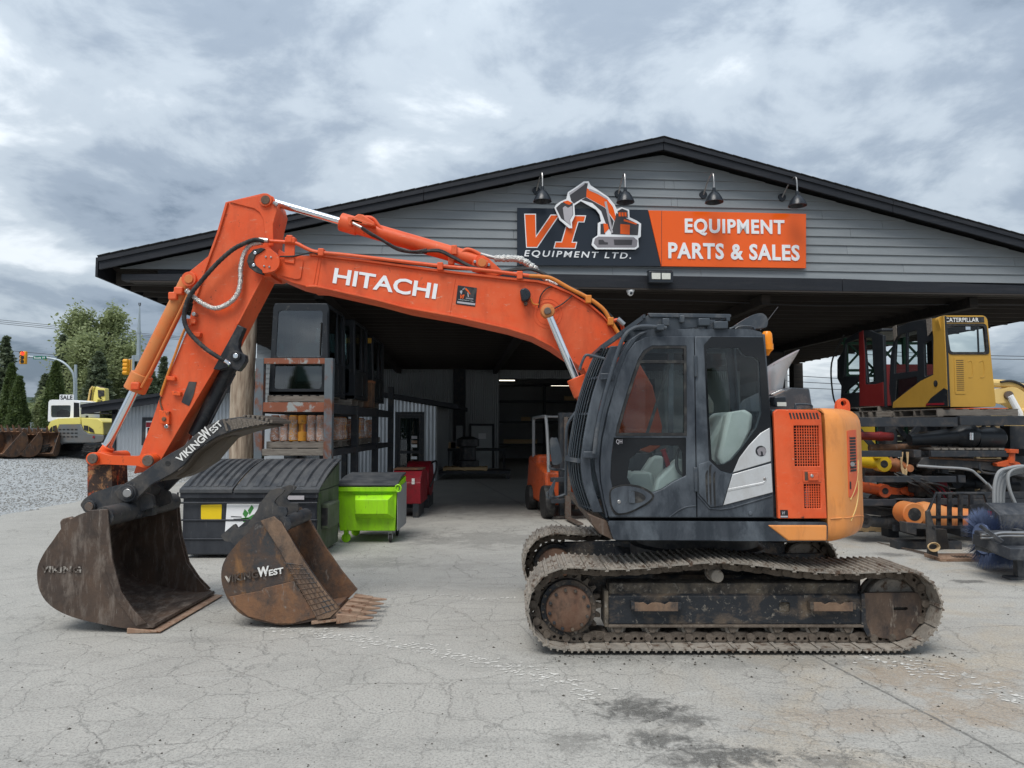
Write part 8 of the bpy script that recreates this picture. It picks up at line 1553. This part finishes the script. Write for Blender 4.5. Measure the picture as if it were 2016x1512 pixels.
for (a, b2) in ((500, 660), (1075, 1250)):
    pa, pb = P(*zK([(a, 1070)])[0], YM_), P(*zK([(b2, 1070)])[0], YM_); zt2 = P(*zK([(a, 985)])[0], YM_).z; h = zt2 - gz
    poly = rp([(YM_ - .1, gz), (YM_ + 2.7, gz), (YM_ + 2.9, gz + h * .5), (YM_ + 2.7, gz + h), (YM_ - .05, gz + h), (YM_ - .3, gz + h * .5)], .2, 4)
    tk = MB().prism(poly, pa.x, pb.x, f=lambda y, x, z: (x, y, z)).build('track', M['rubber'], mn, bevel=.03)
    for k in range(7): z = gz + .04 + k * h / 7; yy_ = YM_ - .30 + abs(k - 3) * .045; MB().bar((pa.x + .01, yy_ - .02, z + .05), ((pa.x + pb.x) / 2, yy_ - .03, z), .06, .05).bar((pb.x - .01, yy_ - .02, z + .05), ((pa.x + pb.x) / 2, yy_ - .03, z), .06, .05).build('track_lug', M['rubber'], tk)
mp('undercarriage', zK([(680, 960), (1060, 960), (1080, 1060), (800, 1060), (660, 1040)]), YM_ + .7, YM_ + 1.8, M['black']); mp('dozer_blade', zK([(660, 1080), (1070, 1070), (1070, 1125), (670, 1130)]), YM_ + 2.6, YM_ + 2.7, M['black'])
# sale sign and clutter behind the cab
o = thing('sale_sign', 'white sale sign standing behind the small excavator\'s cab', 'sign', tuple(P(128, 780, YM_ + 4))); q0_, q1_ = P(117, 787, YM_ + 4), P(145, 777, YM_ + 4)
MB().box(q0_.x, q1_.x, YM_ + 4, YM_ + 4.04, q0_.z - .05, q1_.z).build('board', M['white'], o); text_quad('SALE', (q0_.x + .04, YM_ + 3.997, q0_.z), (q1_.x - q0_.x - .08, 0, 0), (0, 0, q1_.z - q0_.z - .03), M['black'], o, depth=.004, bold=.03); MB().cyl((q0_.x + .3, YM_ + 4.05, gz), (q0_.x + .3, YM_ + 4.05, q0_.z), .04, 6).build('post', M['bluegrey_pole'], o)
# row of loose rusty buckets
def loose_bucket(label, px, Y, s, rz, w):
    q = P(px, 890, Y); z0 = tz(q.x, Y) - .02; o = thing('digger_bucket', label, 'bucket', (q.x, Y, z0), rz, 'rusty buckets lined up on the gravel', local=True)
    pr_ = [tuple(v_ * s) for v_ in cr([(.52, .14), (.25, .02), (-.15, .02), (-.48, .2), (-.62, .55), (-.56, .85), (-.36, 1.02)], 4)]
    shell(MB(), pr_[::-1], .03, -w / 2, w / 2).build('bucket_shell', M['rust'], o)
    for y in (-w / 2 - .02, w / 2): MB().prism(pr_, y, y + .02).build('side_plate', M['rust'], o)
    for k in range(4): y = -w / 2 + .08 + k * (w - .16) / 3; MB().hexa([(-.44 * s, y - .05, .96 * s), (-.34 * s, y - .05, .99 * s), (-.34 * s, y + .05, .99 * s), (-.44 * s, y + .05, .96 * s)], [(-.26 * s, y - .02, 1.26 * s), (-.23 * s, y - .02, 1.27 * s), (-.23 * s, y + .02, 1.27 * s), (-.26 * s, y + .02, 1.26 * s)]).build('tooth', M['rust'], o)
    for y in (-.16, .12): MB().prism(rp([(-.60 * s, .5 * s), (-.95 * s, .75 * s), (-.8 * s, 1.15 * s), (-.45 * s, .95 * s)], .06), y, y + .04).build('ear', M['rust'], o)
    return o
for i, (px, Y, s, rz, w, lb) in enumerate(((6, 25.0, 1.05, -1.75, 1.1, 'nearest rusty bucket at the left edge of the picture'), (24, 26.0, .85, -1.35, .9, 'narrow rusty bucket second in the row from the left edge'), (42, 25.6, .95, -1.75, .9, 'rusty bucket with upright teeth in the middle of the row'), (58, 26.6, .9, -1.4, .8, 'rusty bucket just left of the wide open one'), (78, 26.4, 1.05, -1.25, 1.3, 'wide open rusty bucket at the right end of the row, beside the small excavator'))): loose_bucket(lb, px, Y, s * .85, rz, w * .8)
o = thing('pipe_stack', 'stack of long black ribbed pipes lying behind the rusty buckets', 'pipe stack', (P(50, 850, 31).x, 31, .85))
for j_ in range(5):
    for k in range(2): MB().cyl((P(2, 850, 31).x, 31 + k * .22, tz(-20, 31) + .12 + j_ * .19), (P(95, 850, 31).x, 31 + k * .22, tz(-20, 31) + .12 + j_ * .19), .105, 12).build('pipe', M['rubber'], o)
# corrugated shed
YH_ = 26.0; xa, xb = P(227, 900, YH_).x, P(640, 900, YH_).x; sh_ = thing('corrugated_shed', 'low corrugated grey shed with a black mono-pitch roof beside the gravel yard', 'shed', ((xa + xb) / 2, YH_, tz(xa, YH_)))
zr0, zr1 = P(178, 798, YH_).z, P(460, 757, YH_).z; xr0, xr1 = P(178, 798, YH_).x, P(460, 757, YH_).x; ks = (zr1 - zr0) / (xr1 - xr0); rz_ = lambda x: zr0 + ks * (x - xr0)
wx0, wx1 = P(285, 850, YH_).x, P(312, 850, YH_).x; wz0, wz1 = P(290, 872, YH_).z, P(290, 826, YH_).z
for (a, b2, za, zb) in ((xa, wx0, -.1, None), (wx0, wx1, -.1, wz0), (wx0, wx1, wz1, None), (wx1, xb, -.1, None)): corr(MB(), a, b2, max(za, .05), (zb if zb else rz_(a) - .25), YH_, .13, .016, 0 if zb else ks).build('wall_sheet', M['corr'], sh_, smooth=20, recalc=False)
MB().box(xa - .02, xb, YH_ - .04, YH_ + .05, tz(xa, YH_) - .6, P(250, 921, YH_).z).build('foundation', M['corr_dark'], sh_)
MB().prism([(xr0, zr0 - .34), (xb, rz_(xb) - .34), (xb, rz_(xb)), (xr0, zr0)], YH_ - .55, YH_ - .50).build('fascia_board', M['fascia'], sh_); MB().prism([(xr0, zr0 - .10), (xb, rz_(xb) - .10), (xb, rz_(xb) + .015), (xr0, zr0 + .015)], YH_ - .62, YH_ + 5).build('roof', M['fascia'], sh_)
MB().box(xr0 + .05, xa, YH_ - .52, YH_ + 4.9, zr0 - .32, zr0 - .28).build('soffit', M['fascia'], sh_); MB().box(xa - .14, xa - .001, YH_ - .06, YH_ + .1, 0, rz_(xa) - .3).build('corner_post', M['rack_dark'], sh_); MB().box(xr0 + .2, xr0 + .32, YH_ - .4, YH_ - .28, 0, zr0 - .33).build('porch_post', M['rack_dark'], sh_) if False else None
MB().box(xr0 + .2, xa - .15, YH_ + 1.8, YH_ + 1.9, tz(xr0, YH_), tz(xr0, YH_) + .95).build('porch_wall', M['rack_dark'], sh_)
MB().prism(rect(wx0 - .08, wx1 + .08, wz0 - .08, wz1 + .08), YH_ - .06, YH_ - .02, [rect(wx0 + .05, wx1 - .05, wz0 + .05, wz1 - .05)]).build('window_frame', M['rack_dark'], sh_); MB().prism(rect(wx0 + .05, wx1 - .05, wz0 + .05, wz1 - .05), YH_ - .04, YH_ - .03, [rect(wx0 + .11, wx1 - .1, wz0 + .1, wz1 - .30)]).build('window_sash', M['white'], sh_); MB().box(wx0 + .06, wx1 - .06, YH_ - .044, YH_ - .041, wz1 - .28, wz1 - .1).build('red_strip', M['red'], sh_); MB().box(wx0, wx1, YH_ - .025, YH_ - .019, wz0, wz1).build('pane', M['blackglass'], sh_)
# grey house seen between the log and the rack
YG = 24.0; o = thing('grey_house', 'grey lap-sided house glimpsed between the log post and the storage rack', 'house', (P(520, 800, YG).x, YG, 0)); a, b2 = P(503, 800, YG).x, P(560, 800, YG).x
for k in range(14): z = P(515, 752, YG).z + k * .17 - .9; (MB().hexa([(a, YG, z), (b2, YG, z), (b2, YG + .02, z), (a, YG + .02, z)], [(a, YG + .015, z + .165), (b2, YG + .015, z + .165), (b2, YG + .03, z + .165), (a, YG + .03, z + .165)]).build('siding_board', M['siding'], o, smooth=0) if z < P(515, 676, YG).z else None)
MB().box(a, b2, YG + .04, YG + 3, 0, P(515, 676, YG).z).build('wall', M['corr'], o)
MB().prism([(a - .4, P(505, 655, YG).z), (b2 + .2, P(505, 690, YG).z - .4), (b2 + .2, P(505, 690, YG).z - .3), (a - .4, P(505, 655, YG).z + .15)], YG - .4, YG + 3.2).build('roof', M['shingle'], o)
# ------------------------------------------------------------------ street furniture beyond the yard
YT = 55.0; gT = tz(-40, YT)
o = thing('traffic_signal', 'traffic signal showing red on a curved mast arm, with a green street-name sign', 'traffic light', (P(147, 860, YT).x, YT, gT))
MB().tube([P(149, 860, YT), P(149, 718, YT)], [.14, .10], 10).build('pole', M['bluegrey_pole'], o); MB().tube(cr([P(a_, b_, YT - .1) for a_, b_ in ((146, 790), (146, 745), (138, 726), (122, 712), (102, 706), (80, 704), (56, 702))], 5), .085, 8).build('mast_arm', M['bluegrey_pole'], o)
def signal_head(o, px0, px1, py0, py1, Y, lit, back=False):
    a, b2 = P(px0, py1, Y), P(px1, py0, Y); w = b2.x - a.x; h = b2.z - a.z
    hd = MB().box(a.x, b2.x, Y - .25, Y, a.z, b2.z).build('signal_head', M['sig_yellow'], o, bevel=.04)
    for k in range(3):
        z = b2.z - h * (k + .55) / 3.1; MB().lathe([(.001, -.02), (w * .30, -.02), (w * .30, 0)], ((a.x + b2.x) / 2, Y - .255, z), 'y', 18).build('lamp_lens', M['sig_red'] if (lit and k == 0) else M['rubber'], hd); MB().tube([((a.x + b2.x) / 2 + w * .33 * math.cos(t_), Y - .40, z + w * .33 * math.sin(t_)) for t_ in [math.pi * j_ / 10 for j_ in range(11)]], .03, 5).build('visor', M['sig_yellow'] if back else M['rubber'], hd)
signal_head(o, 42, 55, 692, 717, YT, True)
sa, sb_ = P(66, 707.5, YT - .2), P(91, 701, YT - .2); sp_ = MB().box(sa.x, sb_.x, YT - .24, YT - .2, sa.z, sb_.z).build('street_sign', M['sign_green'], o); text_quad('Route 19', (sa.x + .08, YT - .245, sa.z + .05), (sb_.x - sa.x - .16, 0, 0), (0, 0, sb_.z - sa.z - .10), M['white'], sp_, depth=.01, bold=.01)
o = thing('traffic_signal', 'yellow traffic signal seen from the side, half behind the excavator\'s bucket cylinder', 'traffic light', (P(262, 860, 50).x, 50, gT))
MB().tube([P(262, 860, 50), P(262, 700, 50)], .09, 8).build('pole', M['bluegrey_pole'], o); MB().bar(P(250, 709, 50), P(262, 705, 50), .06).build('mast_arm', M['bluegrey_pole'], o)
a, b2 = P(245, 738, 50), P(257, 708, 50); hd = MB().box(a.x + .1, b2.x, 49.9, 50.1, a.z, b2.z).build('signal_head', M['sig_yellow'], o, bevel=.04)
for k in range(4): z = a.z + (b2.z - a.z) * (k + .5) / 4; MB().lathe([(.12, -.2), (.16, -.16), (.16, .12), (.001, .16)], (a.x + .2, 49.8, z), 'x', 14).build('visor', M['sig_yellow'], hd)
MB().box(P(259, 740, 50).x, P(260.5, 740, 50).x, 49.9, 50.1, a.z, b2.z).build('backplate', M['boom_cream'], o)
YP = 70.0; o = thing('mast_pole', 'tall thin grey mast with twin tips rising above the trees', 'mast', (P(273, 860, YP).x, YP, gT)); MB().tube([P(271, 860, YP), P(272, 740, YP), P(273.5, 655, YP), P(275, 600, YP)], [.32, .26, .16, .04], 10).build('pole', M['bluegrey_pole'], o)
MB().tube([P(272, 712, YP), P(272.3, 700, YP)], .5, 10).build('collar', M['bluegrey_pole'], o); MB().tube([P(274, 656, YP), P(274, 653, YP)], .2, 8).build('ring', M['bluegrey_pole'], o)
for dx in (-1.5, 1.5): MB().tube([P(275, 603, YP), P(275 + dx, 600, YP), P(275 + dx, 596, YP)], .05, 5).build('tip', M['wire'], o)
def wire(label, a, b2, Y0, Y1, sag, n=1, gap=4):
    o = thing('power_line', label, 'power line', (0, Y0, 8), 0, 'overhead wires')
    for k in range(n):
        p0, p1 = P(a[0], a[1] + gap * k, Y0), P(b2[0], b2[1] + gap * k * .5, Y1); MB().tube([p0.lerp(p1, t_) - Vector((0, 0, 4 * sag * t_ * (1 - t_))) for t_ in [j_ / 20 for j_ in range(21)]], .028, 4).build('wire', M['wire'], o)
wire('three power lines sloping down across the sky at the left', (-200, 608), (900, 690), 80, 130, 1.0, 3); wire('single low power line across the sky behind the red traffic signal', (-200, 668), (700, 735), 75, 110, .6); wire('power lines crossing the gap at the right of the cabs', (1500, 676), (2300, 700), 60, 70, .5, 2, 9); wire('lower power lines at the right edge of the picture', (1500, 735), (2300, 738), 60, 75, .8, 3, 12)
o = thing('picket_fence', 'low grey metal picket fence at the far side of the road', 'fence', (P(60, 835, 62).x, 62, .85))
for k in range(26): x = P(40, 830, 62).x + k * .16 * 1.4; MB().box(x, x + .06, 62, 62.03, tz(-60, 62), P(60, 826, 62).z).build('picket', M['bluegrey_pole'], o)
for z in (1.1, 2.2): MB().box(P(40, 830, 62).x, P(40, 830, 62).x + 5.8, 62.031, 62.06, z, z + .06).build('rail', M['bluegrey_pole'], o)
# ================================================================== trees
mt, t, b = mk('conifer_needles')
oi = nd(t, 'ShaderNodeObjectInfo').outputs['Random']; v = vcoord(t); k1_ = nz(t, v, 1.2, 4)
t.links.new(mixc(t, k1_, (.018, .042, .018), (.055, .092, .036)), b.inputs['Base Color']); b.inputs['Roughness'].default_value = .7; b.inputs['Subsurface Weight'].default_value = 0; M['needle'] = mt
def leafm(name, c0, c1):
    mt, t, b = mk(name); v = vcoord(t); wn_ = nd(t, 'ShaderNodeTexWhiteNoise', {'Vector': nd(t, 'ShaderNodeVectorMath', {0: v, 1: (.4, .4, .4)}, operation='SNAP').outputs[0]}).outputs[0]
    t.links.new(mixc(t, mth(t, 'ADD', mth(t, 'MULTIPLY', wn_, .6), mth(t, 'MULTIPLY', nz(t, v, .8, 4), .5)), c0, c1), b.inputs['Base Color']); b.inputs['Roughness'].default_value = .6
    tr = nd(t, 'ShaderNodeBsdfTranslucent', {'Color': (*c1, 1)}); ms = nd(t, 'ShaderNodeMixShader', {0: .38, 1: b.outputs[0], 2: tr.outputs[0]}); t.links.new(ms.outputs[0], t.nodes['Material Output'].inputs[0]); return mt
M['leaf'] = leafm('cottonwood_leaf', (.13, .165, .07), (.36, .41, .20)); M['cedar'] = leafm('cedar_foliage', (.035, .065, .018), (.105, .145, .042)); M['bark'] = pbr('grey_bark', (.11, .09, .075), .9, var=.3, vs=6); M['needle'] = leafm('dark_conifer_needles', (.045, .070, .042), (.145, .18, .10))
npr = np.random.RandomState(11)
def leaf_mesh(name, cen, size, mat, parent, droop=0.0):
    n = len(cen); d1 = npr.normal(size=(n, 3)); d1 /= np.linalg.norm(d1, axis=1)[:, None]; d2 = npr.normal(size=(n, 3)); d2 -= (d1 * d2).sum(1)[:, None] * d1; d2 /= np.linalg.norm(d2, axis=1)[:, None]
    d1[:, 2] = d1[:, 2] * .7 - droop; s = size * npr.uniform(.6, 1.3, (n, 1))
    vs = np.stack([cen - d1 * s, cen + d2 * s * .45, cen + d1 * s, cen - d2 * s * .45], 1).reshape(-1, 3)
    me = bpy.data.meshes.new(name); me.vertices.add(4 * n); me.vertices.foreach_set('co', vs.astype(np.float32).ravel()); me.loops.add(4 * n); me.loops.foreach_set('vertex_index', np.arange(4 * n, dtype=np.int32)); me.polygons.add(n); me.polygons.foreach_set('loop_start', np.arange(0, 4 * n, 4, dtype=np.int32)); me.update(calc_edges=True); me.materials.append(mat)
    o = bpy.data.objects.new(name, me); COL.objects.link(o); o.parent = parent; return o
def tree(label, px, ptop, pbase, Y, wpx, kind, n=5000, group='trees beyond the yard', name=None):
    base = P(px, pbase, Y); H = P(px, ptop, Y).z - base.z; Wd = wpx / FPX * Y
    gb = min(base.z, tz(base.x, Y)); H += base.z - gb
    o = thing(name or {'conifer': 'conifer_tree', 'leafy': 'cottonwood_tree', 'cedar': 'cedar_tree', 'bush': 'bush'}[kind], label, 'bush' if kind == 'bush' else 'tree', (base.x, Y, gb), npr.uniform(0, 6), group, local=True)
    MB().tube([(0, 0, 0), (.03 * H * .1, 0, H * .4), (0, .02 * H * .1, H * (.97 if kind != 'bush' else .6))], [.016 * H + .05, .011 * H, .01], 8).build('trunk', M['bark'], o)
    C = []
    if kind == 'conifer':
        nl = 34; lim = MB()
        for i in range(nl):
            f = (i + .5) / nl; z = H * (.10 + .88 * f); rad = Wd * .5 * (1 - f) ** .8 * npr.uniform(.7, 1.15) + .12
            for k in range(7):
                a = npr.uniform(0, 6.28); L = rad * npr.uniform(.55, 1.1); m_ = int(n / (nl * 7)) + 1
                tt = npr.uniform(.15, 1, m_) ** .7; dz = -.22 * L * tt ** 1.5 + npr.normal(0, .05 + .05 * L, m_)
                C.append(np.stack([L * tt * math.cos(a) + npr.normal(0, .08 * L + .05, m_), L * tt * math.sin(a) + npr.normal(0, .08 * L + .05, m_), z + dz], 1))
                if k < 3: lim.tube([(0, 0, z), (L * .8 * math.cos(a), L * .8 * math.sin(a), z - .12 * L)], [.03, .008], 4)
        lim.build('limb', M['bark'], o); leaf_mesh('crown', np.concatenate(C), .20 * (Y / 60), M['needle'], o, .15)
    elif kind == 'leafy':
        lim = MB()
        for i in range(60):
            f = npr.uniform(.12, .98); z0 = H * f * .85; a = npr.uniform(0, 6.28); sh_p = math.sin(math.pi * min(1, (f * .88 + .12)) ** .9) ** .55; L = Wd * .5 * sh_p * npr.uniform(.45, 1.05); tip = np.array([L * math.cos(a), L * math.sin(a), z0 + H * .10 + L * .5]); b0 = np.array([0, 0, z0])
            lim.tube([tuple(b0), tuple((b0 + tip) / 2 + [0, 0, .1]), tuple(tip)], [.05, .03, .01], 4); m_ = n // 60
            tt = npr.uniform(.25, 1.08, m_)[:, None]; C.append(b0 + (tip - b0) * tt + npr.normal(0, 1, (m_, 3)) * (.10 * Wd * .5 + .12) * np.array([1, 1, 1.2]))
        lim.build('limb', M['bark'], o); leaf_mesh('crown', np.concatenate(C), .17 * (Y / 60), M['leaf'], o)
    elif kind == 'cedar':
        f = npr.uniform(0, 1, n); a = npr.uniform(0, 6.28, n); lob = 1 + .14 * np.sin(5 * a + 9 * f) + .1 * np.sin(3 * a - 14 * f); r_ = Wd * .5 * np.minimum(1, (1 - f) * 1.5 + .03) ** .75 * lob * npr.uniform(.72, 1.03, n); leaf_mesh('crown', np.stack([r_ * np.cos(a), r_ * np.sin(a), H * f * .985 + .05], 1), .15, M['cedar'], o, -.4)
    else:
        d = npr.normal(size=(n, 3)); d /= np.linalg.norm(d, axis=1)[:, None]; r_ = npr.uniform(.6, 1.02, n)[:, None]; c_ = d * r_ * np.array([Wd * .5, Wd * .5, H * .5]) * (1 + .25 * np.sin(d[:, :1] * 5 + 2) * np.cos(d[:, 2:] * 6)) + np.array([0, 0, H * .5]); leaf_mesh('crown', c_, .16 * (Y / 60), M['leaf'], o)
    return o
tree('tall pale green cottonwood, the left of the two tallest crowns', 150, 600, 850, 78, 112, 'leafy', 12000); tree('tall cottonwood with the highest crown, right of its pale twin', 212, 597, 850, 80, 112, 'leafy', 12000); tree('shorter broad leafy tree filling the foot of the cottonwoods', 172, 660, 850, 70, 120, 'leafy', 9000); tree('leafy tree leaning out toward the mast, right of the cottonwoods', 240, 672, 850, 72, 70, 'leafy', 6000)
tree('dark conifer standing left of the cottonwoods', 118, 655, 850, 72, 58, 'conifer', 7000); tree('broad dark conifer between the cottonwoods and the bare mast', 238, 665, 850, 74, 80, 'conifer', 8000); tree('dense conifer low behind the small excavator\'s boom', 190, 690, 850, 68, 100, 'conifer', 9000); tree('small dark conifer behind the excavator\'s stick', 318, 700, 850, 70, 46, 'conifer', 5000); tree('low dark conifer between the bucket cylinder and the stick', 295, 730, 850, 66, 50, 'conifer', 5000); tree('sparse conifer cut by the left edge of the picture', 4, 658, 850, 58, 66, 'conifer', 7000)
tree('small grey-green conifer left of the curved signal arm', 84, 735, 850, 74, 46, 'conifer', 4500); tree('conifer half hidden behind the shed roof', 262, 700, 850, 70, 60, 'conifer', 6000)
tree('slender clipped cedar at the far left', 18, 717, 842, 44, 36, 'cedar', 9000, 'clipped cedars by the road'); tree('shorter clipped cedar touching the tall one at the far left', 34, 742, 842, 43, 36, 'cedar', 7500, 'clipped cedars by the road'); tree('single clipped cedar behind the small excavator\'s white cab', 106, 712, 842, 44, 42, 'cedar', 10000, 'clipped cedars by the road')
tree('light green bush left of the single clipped cedar', 84, 772, 845, 60, 34, 'bush', 3000); tree('low bush in the gap before the hills', 60, 800, 845, 90, 60, 'bush', 3000)
# far wood and hills
C = []; 
for i in range(46):
    x = npr.uniform(-190, -60); y = npr.uniform(150, 190); h = npr.uniform(7, 13); m_ = 260; f = npr.uniform(0, 1, m_); a = npr.uniform(0, 6.28, m_); r_ = h * .22 * (1 - f) ** .8 + .2; C.append(np.stack([x + r_ * np.cos(a) * 1.6, y + r_ * np.sin(a), .5 + h * f], 1))
fw = leaf_mesh('far_wood', np.concatenate(C), .6, M['needle'], None); tag(fw, 'hazy far wood below the hills at the left', None, None, 'stuff')
vs = []; fs = []; n = 60
for i in range(n + 1):
    x = -5200 + 5200 * i / n; y = 5600; h = 330 + 110 * math.sin(i * .21 + .6) + 30 * math.sin(i * .7) + 18 * npr.normal(); h *= sst(0, 10, n - i) if i > n - 10 else 1
    vs += [(x, y - 900, -5), (x, y - 500, h * .55 + 12 * npr.normal()), (x, y, h), (x, y + 900, -5)]
for i in range(n):
    for k in range(3): fs.append((i * 4 + k, i * 4 + 4 + k, i * 4 + 5 + k, i * 4 + 1 + k))
me = bpy.data.meshes.new('hills'); me.from_pydata(vs, [], fs); me.polygons.foreach_set('use_smooth', [True] * len(fs)); M['hill'] = pbr('forested_hill', (.035, .06, .04), .95, var=.4, vs=.004); me.materials.append(M['hill']); hl = bpy.data.objects.new('hills', me); COL.objects.link(hl); hl['kind'] = 'structure'
# row of trees across the road behind the photographer, seen only as reflections in the cab glass
for i in range(9):
    o = thing('conifer_tree', 'dark conifer mirrored in the excavator\'s cab glass, %s from the left of the row' % ORD[i], 'tree', (-34 + 9 * i + npr.uniform(-2, 2), -58 + npr.uniform(-4, 4), 0), 0, 'trees mirrored in the cab glass', local=True)
    h = npr.uniform(6.5, 10.5); m_ = 2600; f = npr.uniform(0, 1, m_) ** .8; a = npr.uniform(0, 6.28, m_); r_ = h * .34 * (1 - f) ** .8 * npr.uniform(.5, 1.1, m_) + .1
    MB().tube([(0, 0, 0), (0, 0, h * .95)], [.18, .03], 6).build('trunk', M['bark'], o); leaf_mesh('crown', np.stack([r_ * np.cos(a), r_ * np.sin(a), h * f], 1), .42, M['needle'], o, .1)
